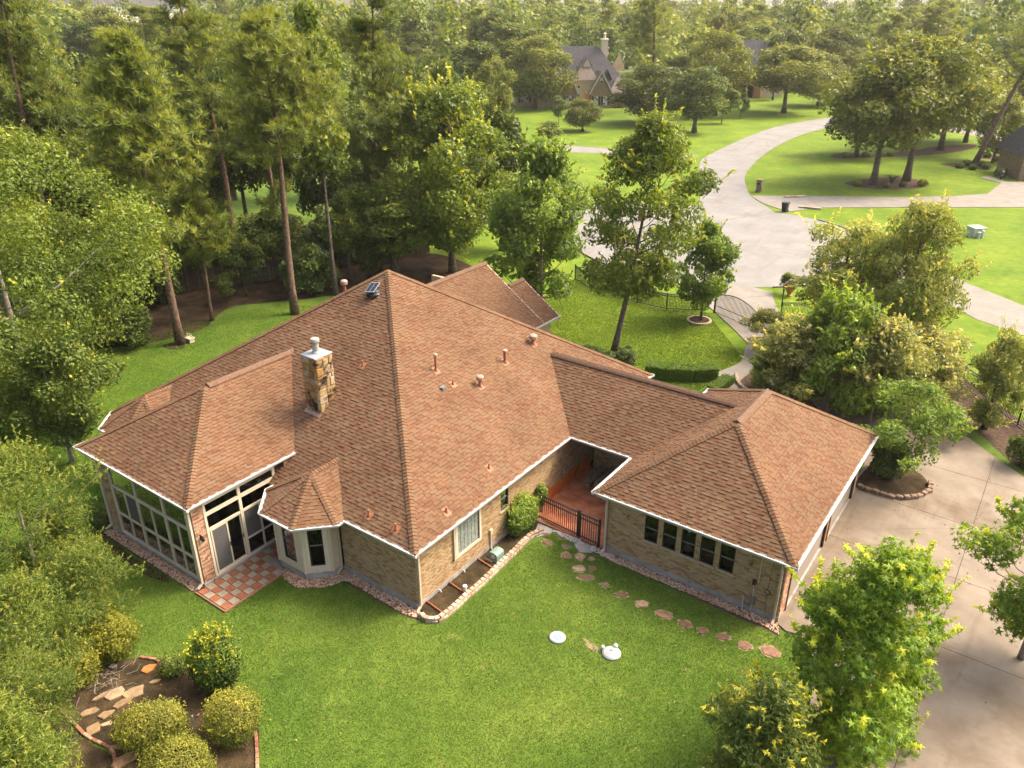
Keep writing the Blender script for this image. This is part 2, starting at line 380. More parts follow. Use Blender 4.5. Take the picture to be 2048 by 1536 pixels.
mat('cloth_dark', [(.012, .012, .014)], rough=.8)
mat('cloth_grey', [(.20, .24, .25)], rough=.8)
mat('skin', [(.30, .19, .13)], rough=.6)
mat('wood_brown', [(.13, .065, .03), (.20, .11, .055)], grain=4, amount=.3, rough=.7)
mat('hill', [(.05, .075, .05), (.09, .11, .07)], grain=.01, amount=.3, rough=1)
mat('pale_field', [(.42, .36, .26)], grain=.05, amount=.15, rough=1)
# foliage: dark to light along the per-leaf value
leafmat('leaf_oak', [(0.050, 0.089, 0.013), (0.112, 0.169, 0.021), (0.222, 0.276, 0.030), (0.453, 0.456, 0.066)], .42, pos=(0, .4, .75, 1))
leafmat('leaf_wood', [(0.043, 0.082, 0.016), (0.095, 0.151, 0.023), (0.180, 0.231, 0.030), (0.328, 0.337, 0.043)], .40, objvar=.45)
leafmat('leaf_dark', [(0.031, 0.065, 0.016), (0.072, 0.124, 0.024), (0.134, 0.189, 0.032), (0.268, 0.279, 0.052)], .36, objvar=.3)
leafmat('leaf_olive', [(0.054, 0.082, 0.013), (0.113, 0.148, 0.020), (0.203, 0.231, 0.028), (0.360, 0.364, 0.049)], .42, objvar=.35)
leafmat('leaf_light', [(0.062, 0.117, 0.018), (0.129, 0.209, 0.028), (0.216, 0.306, 0.041), (0.381, 0.449, 0.074)], .46, objvar=.1)
leafmat('leaf_feather', [(0.048, 0.084, 0.012), (0.105, 0.157, 0.021), (0.193, 0.245, 0.034), (0.365, 0.372, 0.072)], .46, objvar=.1)
leafmat('leaf_gum', [(0.060, 0.122, 0.011), (0.137, 0.234, 0.016), (0.252, 0.350, 0.021), (0.517, 0.521, 0.039)], .40, objvar=.05)
leafmat('leaf_tip', [(0.057, 0.098, 0.016), (0.138, 0.190, 0.034), (0.276, 0.299, 0.052), (0.632, 0.552, 0.046)], .4, objvar=.05, pos=(0, .45, .8, 1))
leafmat('leaf_yellow', [(0.060, 0.078, 0.010), (0.140, 0.155, 0.014), (0.245, 0.250, 0.022), (0.360, 0.340, 0.045)], .44, objvar=.05)
leafmat('leaf_shrub', [(0.038, 0.060, 0.010), (0.121, 0.144, 0.017), (0.254, 0.258, 0.029), (0.458, 0.408, 0.060)], .42, objvar=.08)
leafmat('leaf_camellia', [(0.022, 0.047, 0.009), (0.068, 0.123, 0.013), (0.205, 0.264, 0.017), (0.573, 0.493, 0.028)], .42, objvar=.03, pos=(0, .4, .75, 1))
leafmat('leaf_magnolia', [(0.091, 0.129, 0.034), (0.223, 0.271, 0.059), (0.404, 0.423, 0.102), (0.700, 0.600, 0.189)], .40, objvar=.15)
leafmat('leaf_pale', [(0.097, 0.125, 0.033), (0.228, 0.251, 0.067), (0.390, 0.383, 0.113), (0.700, 0.595, 0.209)], .42, objvar=.1)
leafmat('leaf_hedge', [(0.046, 0.083, 0.007), (0.096, 0.165, 0.011), (0.167, 0.248, 0.016)], .42, objvar=.05)
leafmat('needle', [(0.058, 0.097, 0.016), (0.138, 0.191, 0.025), (0.255, 0.297, 0.036), (0.410, 0.384, 0.050)], .36, objvar=.3)
leafmat('grass_blade', [(0.061, 0.114, 0.013), (0.106, 0.176, 0.020), (0.169, 0.233, 0.031), (0.317, 0.275, 0.071)], .44, objvar=0, pos=(0, .45, .88, 1))
leafmat('grass_blade_front', [(0.069, 0.118, 0.008), (0.118, 0.178, 0.010), (0.179, 0.235, 0.014)], .44, objvar=0)
leafmat('flower_white', [(0.700, 0.600, 0.500), (0.700, 0.600, 0.500)], .2, objvar=0)

def cracks(name, scale, col, width):
    m = MATS[name]; nt = m.node_tree; b = nt.nodes['Principled BSDF']; src = b.inputs['Base Color'].links[0].from_socket
    g = nd(nt, 'ShaderNodeNewGeometry'); n = nd(nt, 'ShaderNodeTexNoise'); n.inputs['Scale'].default_value = .9; n.inputs['Detail'].default_value = 4; nt.links.new(g.outputs['Position'], n.inputs['Vector'])
    mx = nd(nt, 'ShaderNodeMix', data_type='VECTOR'); mx.inputs[0].default_value = .35; nt.links.new(g.outputs['Position'], mx.inputs[4]); nt.links.new(n.outputs['Color'], mx.inputs[5])
    v = nd(nt, 'ShaderNodeTexVoronoi', feature='DISTANCE_TO_EDGE'); v.inputs['Scale'].default_value = scale; nt.links.new(mx.outputs[1], v.inputs['Vector'])
    f = ramp(nt, [(.75, .75, .75), (0, 0, 0)], v.outputs['Distance'], (0, width)); k = ramp(nt, [(0, 0, 0), (1, 1, 1)], geo_noise(nt, .12, 2), (.45, .6))
    f = mixc(nt, f, k, 1., 'MULTIPLY'); c = mixc(nt, src, col, f)
    # tyre scuffs: long faint streaks
    t = ramp(nt, [(1, 1, 1), (.86, .84, .82)], geo_noise(nt, 1.1, 3, .6, (1, .12, 1), 1.5), (.55, .7)); c = mixc(nt, c, t, 1., 'MULTIPLY')
    nt.links.new(c, b.inputs['Base Color'])
cracks('street', .16, (.10, .085, .07), .006); cracks('concrete', .14, (.06, .05, .04), .004)

# ------------------------------------------------------------------ the setting: ground, street, drives, beds
def sheet(name, pts, z, m, kind='structure', label=None, parent=None):
    b = MB(); pts = [(p[0], p[1], z) for p in pts]
    a = sum(pts[i][0]*pts[(i+1) % len(pts)][1]-pts[(i+1) % len(pts)][0]*pts[i][1] for i in range(len(pts)))
    b.poly(pts if a > 0 else pts[::-1]); return b.obj(name, MATS[m], parent, label=label, kind=kind if parent is None else None)
b = MB(); b.poly([(math.cos(a)*6500+CAM_XY[0], math.sin(a)*6500+CAM_XY[1], -.02) for a in np.linspace(0, 2*math.pi, 48, endpoint=False)])
b.obj('ground', MATS['far_ground'], kind='structure', label='level ground reaching out to the hazy horizon')
sheet('lawn_around_house', [(-220, -60), (60, -60), (60, 30), (14, 30), (4, 26.5), (-3, 22), (-20, 19.3), (-33, 30), (-60, 60), (-160, 130), (-220, 130)], 0, 'lawn_back', label='mown green back lawn around the brick house')
sheet('street_lawn', [(60, 30), (14, 30), (4, 26.5), (-3, 22), (-20, 19.3), (-33, 30), (-60, 60), (-160, 130), (-150, 215), (60, 215)], .002, 'lawn_front', label='bright yellow-green lawns along the street')
sheet('side_lawn', smooth_line([(-17.5, -4.5), (-24, -6.5), (-33, 3), (-34, 8), (-31, 12), (-31.5, 17), (-27, 22), (-18, 20), (-15.5, 8)], 5, True), .004, 'lawn_side', label='green lawn strip along the far end of the house')
# wood floor with leaf litter behind the back lawn
sheet('wood_floor', smooth_line([(-22.5, 33), (-27.5, 26), (-29.8, 21.5), (-31.5, 19.2), (-33.3, 16.6), (-32.6, 14.6), (-31.2, 12.2), (-32.2, 8.2), (-35, 5.2), (-40, 0), (-56, -10), (-58, -4), (-44, 11), (-39.5, 16.5), (-37.0, 21.5), (-34.6, 25), (-33.8, 31), (-30, 36)], 5, True), .009, 'litter', label='brown leaf litter under the wood behind the lawn')
# street: turning circle, curved street and the side street
cx, cy0, cr = -11.0, 55.5, 14.2
circ = [(cx+math.cos(a)*cr, cy0+math.sin(a)*cr) for a in np.linspace(0, 2*math.pi, 64, endpoint=False)]
b = MB(); b.poly([(x, y, .028) for x, y in circ]); 
left_edge = [gp(*q) for q in ((1395, 420), (1405, 365), (1400, 325), (1432, 303), (1500, 272), (1560, 252), (1640, 238))]
right_edge = [gp(*q) for q in ((1645, 258), (1590, 275), (1530, 308), (1492, 348), (1495, 380), (1508, 398), (1535, 415), (1560, 432))]
strip = smooth_line([(p[0], p[1]) for p in left_edge], 6)+smooth_line([(p[0], p[1]) for p in right_edge], 6)
street = sheet('street', [(p[0], p[1]) for p in circ], .028, 'street', label='pale concrete turning circle at the end of the street')
sheet('street_curve', [(p[0], p[1]) for p in strip], .033, 'street', parent=street)
sheet('side_street', [(-31.5, 97.8), (-33.5, 94.0), (-41.3, 92.3), (-50, 88.5), (-75, 76), (-120, 60), (-120, 66), (-75, 83), (-53.8, 93.9), (-43, 96.2)], .024, 'street', parent=street)
sheet('street_far', [gp(1645, 258)[:2], gp(1640, 238)[:2], (-26, 165), (-8, 185), (40, 210), (60, 214), (60, 206), (40, 202), (-4, 178), (-19, 160)], .022, 'street', parent=street)
sheet('cross_path', [gp(*q)[:2] for q in ((1840, 255), (1925, 268), (2060, 290), (2060, 278), (1930, 258), (1850, 247))], .024, 'walk', parent=street)
# kerb ring of the turning circle: a real step
b = MB()
for i in range(64):
    a0, a1 = 2*math.pi*i/64, 2*math.pi*(i+1)/64
    mx, my = cx+math.cos((a0+a1)/2)*cr, cy0+math.sin((a0+a1)/2)*cr
    u, v, _ = pxl((mx, my, 0))
    if (1330 < u < 1545 and v > 540) or (my > 66 and mx < -6) or mx < -22: continue
    q = [(cx+math.cos(a)*r_, cy0+math.sin(a)*r_) for a, r_ in ((a0, cr), (a1, cr), (a1, cr+.16), (a0, cr+.16))]
    b.prism(q, 0, .13)
b.obj('kerb', MATS['walk'], street)
# neighbour drive to the west of the turning circle
sheet('neighbour_drive', [(-22, 61.5), (-23.5, 65.5), (-36, 53), (-41, 49.5), (-39, 46.5), (-34, 48), (-21.5, 57.5)], .026, 'street', kind='structure', label='pale neighbour drive running off behind the trees')
# drive of the house across the street, in separate slabs
def slabs(name, poly, cuts, z, m, label, gap=.02, th=.07, joint='joint', jw=.5):
    """poly convex-ish outline cut by lines a*x+b*y+c=0 into slabs with open joints"""
    root = sheet(name, poly, z, joint, label=label)
    pcs = [[(p[0], p[1]) for p in poly]]
    for (a, b_, c) in cuts:
        l = math.hypot(a, b_); out = []
        for P in pcs:
            for s in (1, -1):
                q = clip_poly(P, s*a/l, s*b_/l, s*c/l-gap/2)
                if len(q) >= 3: out.append(q)
        pcs = out
    for P in pcs:
        x = [p[0] for p in P]; y = [p[1] for p in P]
        if (max(x)-min(x))*(max(y)-min(y)) < .05: continue
        mb = MB(); mb.prism(P, z-.05, z+th*.3, r=rng.random()); mb.obj('slab', MATS[m], root)
    return root
def ln(p, q): return (p[1]-q[1], q[0]-p[0], p[0]*q[1]-q[0]*p[1])
nd3 = [gp(*q)[:2] for q in ((1500, 392), (1528, 408), (1575, 424), (1640, 416), (1800, 415), (2120, 415), (2120, 366), (2010, 364), (1975, 352), (1960, 356), (2003, 366), (1975, 388), (1900, 393), (1800, 395), (1660, 393))]
slabs('neighbour_driveway', nd3, [ln(gp(1610, 394), gp(1640, 414)), ln(gp(1805, 395), gp(1838, 414)), ln(gp(1990, 414), gp(2060, 385)), ln(gp(1925, 389), gp(2048, 397))], .03, 'walk', 'pale slab driveway of the house across the turning circle')
sheet('right_drive', [gp(*q)[:2] for q in ((1700, 470), (1730, 480), (1800, 505), (1930, 565), (2048, 612), (2120, 640), (2120, 705), (2048, 672), (1955, 640), (1850, 585), (1690, 520))], .03, 'walk', label='grey concrete drive beyond the iron fence')
# garage court and drive of the brick house
court = [(11.0, 7.2), (11.55, 6.9), (12.05, 7.0), (12.6, 6.2), (13.2, 4.6), (13.6, 2.0), (14.0, -4), (26, -4), (26, 20), (17.4, 23.8), (16.3, 24.8), (14.2, 26.9), (12.2, 29.6), (9.6, 31.4), (6.0, 27.0), (8.5, 23.5), (10.9, 20.6), (11.0, 18.0)]
slabs('garage_court', court, [(0, 1, -9.3), (0, 1, -13.65), ln((13.53, 17.9), (17.0, 17.8)), (1, 0, -16.05), (0, 1, -22.3)], .035, 'concrete', 'stained tan concrete court beside the garage')
drv = smooth_line([gp(*q) for q in ((1338, 556), (1390, 592), (1430, 625), (1470, 662), (1497, 690))], 5)
drv = [(p[0], p[1]) for p in drv]+[(1.6, 30.0), (4.0, 26.6), (6.2, 26.8), (9.8, 31.2), (6.5, 33.2), (3.6, 35.2), (1.7, 37.0), (.3, 39.2), (-.9, 41.6), (-1.6, 43.2), (-3.5, 43.6), (-6.5, 42.4)]
slabs('front_drive', drv, [ln(gp(1430, 600), gp(1545, 592)), ln(gp(1500, 690), gp(1590, 640))], .031, 'walk', 'pale concrete drive running from the street through the iron gate')
wk = [gp(*q) for q in ((1497, 690), (1480, 725), (1440, 742), (1424, 752), (1420, 775), (1440, 790), (1485, 772), (1500, 745), (1540, 720))]
sheet('front_walk', [(p[0], p[1]) for p in smooth_line(wk, 5, True)], .027, 'walk', label='curved concrete path from the drive to the front door')
# strip of grass and mulch beds by the right fence
sheet('fence_bed', smooth_line([gp(*q) for q in ((1835, 775), (1915, 828), (2000, 905), (2060, 950), (2120, 960), (2120, 880), (2040, 840), (1960, 780), (1900, 745))], 4, True), .012, 'mulch', label='pine-straw bed along the black fence by the drive')
sheet('drive_bed', smooth_line([gp(*q) for q in ((1480, 775), (1500, 748), (1560, 735), (1640, 760), (1720, 800), (1730, 850), (1640, 842), (1540, 810))], 4, True), .045, 'mulch', label='dark mulch bed behind the garage')
sheet('garage_bed', smooth_line([(11.1, 18.2), (11.2, 21), (11.6, 22.0), (13.1, 21.4), (13.9, 20.2), (13.6, 18.9), (12.6, 18.3)], 5, True), .062, 'soil', label='small soil bed at the garage corner')
# far beds on the lawn across the street
for nm, q, lb in (('tree_bed', ((1690, 366), (1730, 358), (1790, 354), (1830, 358), (1858, 368), (1840, 376), (1780, 379), (1720, 375)), 'oval mulch bed under the two oak trunks'),
                  ('tree_bed', ((1660, 312), (1690, 305), (1760, 308), (1830, 300), (1880, 292), (1950, 289), (1935, 300), (1860, 310), (1780, 314), (1690, 317)), 'long mulch bed under the far oaks'),
                  ('tree_bed', ((1880, 328), (1930, 326), (1985, 334), (1975, 340), (1920, 336)), 'small mulch bed round the leaning pine'),
                  ('tree_bed', ((1950, 314), (2000, 305), (2060, 305), (2060, 320), (1990, 320)), 'mulch bed beside the grey-roofed garage'),
                  ('tree_bed', ((1940, 262), (2060, 272), (2060, 284), (1950, 272)), 'dark strip of soil beyond the cross path')):
    sheet(nm, smooth_line([gp(*p) for p in q], 4, True), .012, 'mulch', label=lb)
# garden bed with flagstones at the lower left
sheet('garden_bed', smooth_line([gp(*q) for q in ((122, 1420), (180, 1475), (225, 1500), (240, 1560), (330, 1640), (505, 1640), (516, 1545), (518, 1470), (500, 1400), (420, 1345), (322, 1318), (255, 1318), (190, 1340), (140, 1380))], 4, True), .010, 'soil', label='dark soil garden bed with flagstones')
sheet('bare_soil', smooth_line([gp(*q) for q in ((60, 1400), (120, 1400), (175, 1482), (222, 1510), (235, 1570), (160, 1560), (90, 1480))], 4, True), .008, 'soil', label='bare brown soil beside the garden bed')
sheet('bare_patch', smooth_line([gp(*q) for q in ((190, 1055), (215, 1068), (260, 1110), (330, 1150), (330, 1165), (250, 1130), (195, 1085))], 4, True), .007, 'soil', label='bare shaded soil along the sunroom')

# ------------------------------------------------------------------ the brick house
HOUSE = empty('brick_house', (0, 0, 0), 'large brick house with brown shingled hip roofs, white gutters and glazed sunroom', 'house')
def V3(*a): return Vector(a)
class Fr:
    """a vertical wall frame: s along the wall, z up, d outwards"""
    def __init__(s, o, u, n): s.o = Vector(o); s.u = Vector(u).normalized(); s.n = Vector(n).normalized()
    def p(s, a, z, d=0.): q = s.o+s.u*a+s.n*d; return (q.x, q.y, q.z+z)
def fbox(mb, F, s0, s1, z0, z1, d0, d1, r=.5, m=0):
    vs = [F.p(s0, z0, d0), F.p(s1, z0, d0), F.p(s1, z0, d1), F.p(s0, z0, d1), F.p(s0, z1, d0), F.p(s1, z1, d0), F.p(s1, z1, d1), F.p(s0, z1, d1)]
    return mb.add(vs, [(0, 3, 2, 1), (4, 5, 6, 7), (0, 1, 5, 4), (1, 2, 6, 5), (2, 3, 7, 6), (3, 0, 4, 7)], r, m)
def wall_with_holes(mb, F, s0, s1, z0, z1, holes, t=.18):
    S = sorted({s0, s1, *[min(max(v, s0), s1) for h in holes for v in h[:2]]}); Z = sorted({z0, z1, *[min(max(v, z0), z1) for h in holes for v in h[2:]]})
    for a, b_ in zip(S, S[1:]):
        for c, d in zip(Z, Z[1:]):
            mx, mz = (a+b_)/2, (c+d)/2
            if any(h[0] < mx < h[1] and h[2] < mz < h[3] for h in holes): continue
            fbox(mb, F, a, b_, c, d, -t, 0)
BRICKS = []
def bricks(F, s0, s1, z0, z1, holes=(), bl=.2, bh=.068, j=.012, d=.008, matn='brick'):
    n = int((z1-z0)/(bh+j))
    tone = 0
    for k in range(n):
        za = z0+j+k*(bh+j); zb = za+bh; x = s0-(.5 if k % 2 else 0)*(bl+j)-rng.random()*.03
        while x < s1:
            a, b_ = max(x, s0+.002), min(x+bl, s1-.002); x += bl+j
            segs = [(a, b_)]
            for h in holes:
                if zb > h[2]-.005 and za < h[3]+.005:
                    ns = []
                    for q in segs:
                        if q[1] <= h[0] or q[0] >= h[1]: ns.append(q)
                        else:
                            if q[0] < h[0]: ns.append((q[0], h[0]))
                            if q[1] > h[1]: ns.append((h[1], q[1]))
                    segs = ns
            for a, b_ in segs:
                if b_-a < .02: continue
                dd = d+rng.normal(0, .0015)
                vs = [F.p(a, za, 0), F.p(b_, za, 0), F.p(b_, zb, 0), F.p(a, zb, 0), F.p(a, za, dd), F.p(b_, za, dd), F.p(b_, zb, dd), F.p(a, zb, dd)]
                BRICKS.append((dist(vs[0]), vs, rng.random(), matn))
BF = [(4, 5, 6, 7), (0, 1, 5, 4), (1, 2, 6, 5), (2, 3, 7, 6), (3, 0, 4, 7)]
ZE = 2.95; WT = 2.84; SLAB = .27
# frames of the walls seen
F_near = Fr((0, 0, 0), (1, 0, 0), (0, -1, 0))       # s = x
F_side = Fr((0, 0, 0), (0, 1, 0), (1, 0, 0))        # s = y
F_gar = Fr((0, 7.17, 0), (1, 0, 0), (0, -1, 0))
F_garx = Fr((11.15, 0, 0), (0, 1, 0), (1, 0, 0))
F_conn = Fr((0, 12.55, 0), (1, 0, 0), (0, -1, 0))
F_sunx = Fr((-7.62, 0, 0), (0, 1, 0), (1, 0, 0))
F_suny = Fr((0, -3.85, 0), (1, 0, 0), (0, -1, 0))
h_side = [(2.36, 3.72, 1.06, 2.50), (5.2, 5.74, 1.46, 2.55)]
h_gar = [(5.60+.775*i, 6.17+.775*i, 1.33, 2.52) for i in range(5)]
wall = MB()
fbox(wall, F_near, -3.9, -.002, SLAB, WT, -.18, 0)
wall_with_holes(wall, F_side, 0, 17.7, SLAB, WT, h_side)
wall_with_holes(wall, F_gar, 3.85, 11.13, SLAB, WT, h_gar)
wall_with_holes(wall, F_garx, 7.37, 17.7, .03, WT, [(8.0, 12.6, .04, 2.35), (13.2, 17.0, .04, 2.35)])
fbox(wall, F_conn, .2, 3.83, .03, WT, -.18, 0)
wall.box(-18.35, 17.5, .03, -.002, 17.7, WT); wall.box(-18.4, .2, .03, -18.2, 17.45, WT)
wall.box(3.85, 7.37, .03, 4.05, 17.5, WT); wall.box(4.06, 17.52, .03, 10.95, 17.7, WT); wall.box(.2, 16, .03, 3.83, 16.2, WT)
wall.box(-18.15, 0, .03, -14.2, .18, WT)
wall.box(-16.9, 17.72, .03, -16.7, 20.5, WT); wall.box(-8.9, 17.72, .03, -8.7, 22.2, WT); wall.box(-16.7, 20.3, .03, -13.6, 20.5, 4.6); wall.box(-13.5, 22.0, .03, -8.92, 22.2, WT)
W = wall.obj('wall', MATS['mortar'], HOUSE)
bricks(F_near, -3.88, 0, SLAB, WT); bricks(F_side, 0, 12.54, SLAB, WT, h_side); bricks(F_gar, 3.85, 11.13, SLAB, WT, h_gar)
bricks(F_garx, 7.2, 8.0, .05, WT, matn='brick_pillar'); bricks(F_garx, 12.6, 13.2, .05, WT); bricks(F_conn, .2, 3.83, .03, WT)
# pillars of the sunroom
pil = MB(); pil.box(-7.95, -3.84, .05, -7.625, -3.36, 3.72); PIL = pil.obj('pillar', MATS['mortar'], HOUSE)
pil = MB(); pil.box(-14.08, -3.845, .05, -13.38, -3.4, 3.72); pil.obj('pillar', MATS['mortar'], HOUSE)
bricks(F_sunx, -3.84, -3.36, .08, 3.7, matn='brick_pillar'); bricks(F_suny, -14.06, -13.40, .08, 3.7, matn='brick')
BRICKS.sort(key=lambda q: q[0])
for dd, vs, r, mn in BRICKS[:300]:
    MB().add(vs, BF, r).obj('brick', MATS[mn], W)
for mn in ('brick', 'brick_pillar'):
    mb = MB()
    for dd, vs, r, m_ in BRICKS[300:]:
        if m_ == mn: mb.add(vs, BF, r)
    mb.obj('brickwork', MATS[mn], W, kind='stuff', label='tan and brown brick courses')
# concrete slab edge
sb = MB()
sb.box(-3.95, -.02, 0, .02, .3, SLAB); sb.box(-.3, .3, 0, .02, 12.4, SLAB-.003); sb.obj('slab_edge', MATS['slab_grey'], HOUSE); sb = MB(); sb.box(3.83, 7.15, 0, 11.17, 7.5, SLAB); sb.box(10.9, 7.5, 0, 11.168, 18, .06)
sb.obj('slab_edge', MATS['slab_grey'], HOUSE); sb = MB(); sb.box(-14.12, -3.9, 0, -7.55, -3.5, .16); sb.box(-7.9, -3.45, 0, -7.56, 0, .157)
sb.obj('slab_edge', MATS['slab_grey'], HOUSE)
fl = MB(); fl.box(-14, -3.4, .02, -7.95, 5, .15); fl.obj('sunroom_floor', MATS['interior_floor'], HOUSE)
it = MB(); it.box(-14.0, 4.9, .2, -7.7, 5, 5); it.box(-14.1, -3.35, .2, -14, 5, 3.7); it.box(-7.62, .2, .2, -7.5, 5, 2.8)  # long opaque side wall added in place of glazing, to keep the sunroom dark
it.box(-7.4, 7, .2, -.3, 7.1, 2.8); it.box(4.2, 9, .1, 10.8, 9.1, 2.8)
it.obj('inner_wall_and_light_block', MATS['interior'], HOUSE)
# ceilings: they are the soffits at the eaves
cl = MB()
for x0, y0, x1, y1, z in ((-18.7, -.36, .32, 18.05, 2.842), (3.5, 6.8, 11.45, 18.2, 2.846), (.32, 10.02, 3.5, 16.4, 2.85), (-17.3, 18.05, -8.3, 22.5, 2.853)):
    cl.poly([(x0, y0, z), (x0, y1, z), (x1, y1, z), (x1, y0, z)])
cl.poly([(-15.05, -4.05, 3.74), (-15.05, 1.0, 3.74), (-7.42, 1.0, 3.74), (-7.42, -4.05, 3.74)])
cl.obj('soffit', MATS['soffit'], HOUSE)

# ---- roof planes
PK = V3(-9.2, 8.865, 9.24)
A0, A1, A2, A3 = V3(-18.76, -.37, ZE), V3(.36, -.37, ZE), V3(.36, 18.1, ZE), V3(-18.76, 18.1, ZE)
faces = [[A0, A1, PK], [A1, A2, PK], [A2, A3, PK], [A3, A0, PK]]
S0, S1 = V3(-15.1, -4.08, 3.85), V3(-7.38, -4.08, 3.85); SR = V3(-11.24, -.15, 6.2); SRb = V3(-11.24, 5.2, 6.2); S2, S3 = V3(-7.38, 2.2, 3.85), V3(-15.1, 2.2, 3.85)
faces += [[S0, S1, SR], [S1, S2, V3(-11.24, 5.2, 6.2), SR], [S3, S0, SR, SRb]]
B0, B1, B2, B3 = V3(3.48, 6.79, ZE), V3(11.5, 6.79, ZE), V3(11.5, 18.24, ZE), V3(3.48, 18.24, ZE); BRa, BRb = V3(7.49, 10.8, 5.64), V3(7.49, 14.23, 5.64)
faces += [[B0, B1, BRa], [B1, B2, BRb, BRa], [B2, B3, BRb], [B3, B0, BRa, BRb]]
C0, C1, CR0, CR1 = V3(-3.6, 10.0, ZE), V3(7.3, 10.0, ZE), V3(-3.6, 13.25, 5.1), V3(7.3, 13.25, 5.1)
faces += [[C0, C1, CR1, CR0], [V3(7.3, 16.5, ZE), V3(-3.6, 16.5, ZE), CR0, CR1]]
faces += [[V3(-8.27, 13, ZE), V3(-8.27, 21, ZE), V3(-12.8, 21, 5.97), V3(-12.8, 13, 5.97)], [V3(-17.33, 21, ZE), V3(-17.33, 13, ZE), V3(-12.8, 13, 5.97), V3(-12.8, 21, 5.97)]]
faces += [[V3(-8.271, 20.9, ZE), V3(-8.271, 22.63, ZE), V3(-11.06, 22.63, 4.81), V3(-11.06, 20.9, 4.81)], [V3(-13.85, 22.63, ZE), V3(-13.85, 20, ZE), V3(-11.06, 20, 4.81), V3(-11.06, 22.63, 4.81)]]
def bay_faces(dx):
    q = [V3(-7.22+dx, .6, ZE), V3(-7.22+dx, -.72, ZE), V3(-6.14+dx, -1.9, ZE), V3(-4.36+dx, -1.9, ZE), V3(-3.22+dx, -.72, ZE), V3(-3.22+dx, .6, ZE)]
    ap, bk = V3(-5.23+dx, -.02, 4.12), V3(-5.23+dx, 1.9, 4.12)
    return q, ap, bk, [[q[0], q[1], ap, bk], [q[1], q[2], ap], [q[2], q[3], ap], [q[3], q[4], ap], [q[4], q[5], bk, ap]]
bays = [bay_faces(0), bay_faces(-11.37)]
for by in bays: faces += by[3]
deck = MB()
for fc in faces: deck.poly([tuple(p-V3(0, 0, .015)) for p in fc])
ROOF = deck.obj('roof', MATS['deck'], HOUSE)
CAMV = V3(CAM_XY[0], CAM_XY[1], CAM_H)
SHG = []; EXPO = .143
def shingle_face(P):
    u = (P[1]-P[0]).normalized(); n = (P[1]-P[0]).cross(P[-1]-P[0]).normalized()
    if n.z < 0: n = -n
    v = n.cross(u).normalized()
    cen = sum(P, V3(0, 0, 0))/len(P)
    if n.dot(CAMV-cen)/(CAMV-cen).length < -.06: return
    Q = [((p-P[0]).dot(u), (p-P[0]).dot(v)) for p in P]
    vmax = max(q[1] for q in Q); k = 0
    # edges as half-planes
    area = sum(Q[i][0]*Q[(i+1) % len(Q)][1]-Q[(i+1) % len(Q)][0]*Q[i][1] for i in range(len(Q))); sg = 1 if area > 0 else -1
    E = []
    for i in range(len(Q)):
        p, q = Q[i], Q[(i+1) % len(Q)]; a, b_ = -(q[1]-p[1])*sg, (q[0]-p[0])*sg; l = math.hypot(a, b_)
        if l > 1e-6: E.append((a/l, b_/l, -(a*p[0]+b_*p[1])/l))
    base = .5
    while k*EXPO < vmax-.02:
        v0 = k*EXPO; v1 = v0+EXPO*1.12
        st = clip_poly(clip_poly(Q, 0, 1, -v0), 0, -1, min(v1, vmax+1))
        if len(st) < 3: k += 1; continue
        ua, ub = min(q[0] for q in st), max(q[0] for q in st)
        x = ua-rng.random()*.25; thick = rng.random() < .5
        while x < ub:
            wd = .10+.22*rng.random(); thick = not thick if rng.random() < .85 else thick
            R = [(x, v0), (x+wd-.004, v0), (x+wd-.004, v1), (x, v1)]; x += wd
            for e in E:
                if all(e[0]*q[0]+e[1]*q[1]+e[2] >= 0 for q in R): continue
                R = clip_poly(R, *e)
                if len(R) < 3: break
            if len(R) < 3: continue
            th = .024 if thick else .010
            def P3(q, extra=0.): return P[0]+u*q[0]+v*q[1]+n*(th*(1-(q[1]-v0)/(EXPO*1.3))+extra)
            base = .6*base+.4*rng.random(); r = min(1, max(.07, .18+.70*(.30*base+.70*rng.random())))
            top = [P3(q) for q in R]; fs = [tuple(range(len(R)))]; rr = [r]
            lo = [i for i, q in enumerate(R) if abs(q[1]-v0) < 1e-4]
            vs = list(top)
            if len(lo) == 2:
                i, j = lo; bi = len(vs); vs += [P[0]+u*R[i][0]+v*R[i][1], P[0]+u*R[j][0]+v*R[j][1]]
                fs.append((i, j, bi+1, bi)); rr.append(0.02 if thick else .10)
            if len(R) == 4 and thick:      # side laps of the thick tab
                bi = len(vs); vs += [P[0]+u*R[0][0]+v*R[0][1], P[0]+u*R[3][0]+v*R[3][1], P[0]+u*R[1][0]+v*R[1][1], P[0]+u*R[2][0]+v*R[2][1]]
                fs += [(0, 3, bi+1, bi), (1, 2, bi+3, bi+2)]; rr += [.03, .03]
            if not thick and len(R) == 4:   # dark granule band printed on thin tab heads, with lap shadow painted in
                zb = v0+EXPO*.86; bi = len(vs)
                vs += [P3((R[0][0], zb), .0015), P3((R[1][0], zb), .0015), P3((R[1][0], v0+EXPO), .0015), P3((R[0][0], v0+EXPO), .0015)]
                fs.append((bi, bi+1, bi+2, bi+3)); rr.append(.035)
            SHG.append((dist(top[0]), vs, fs, rr))
        k += 1
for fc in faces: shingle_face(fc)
SHG.sort(key=lambda q: q[0])
def add_multi(mb, vs, fs, rr):
    b0 = len(mb.v); mb.v += [tuple(p) for p in vs]
    for f, r in zip(fs, rr): mb.f.append([b0+i for i in f]); mb.r.append(r); mb.m.append(0)
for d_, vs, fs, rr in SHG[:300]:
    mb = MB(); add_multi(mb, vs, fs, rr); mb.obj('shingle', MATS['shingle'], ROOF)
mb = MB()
for d_, vs, fs, rr in SHG[300:]: add_multi(mb, vs, fs, rr)
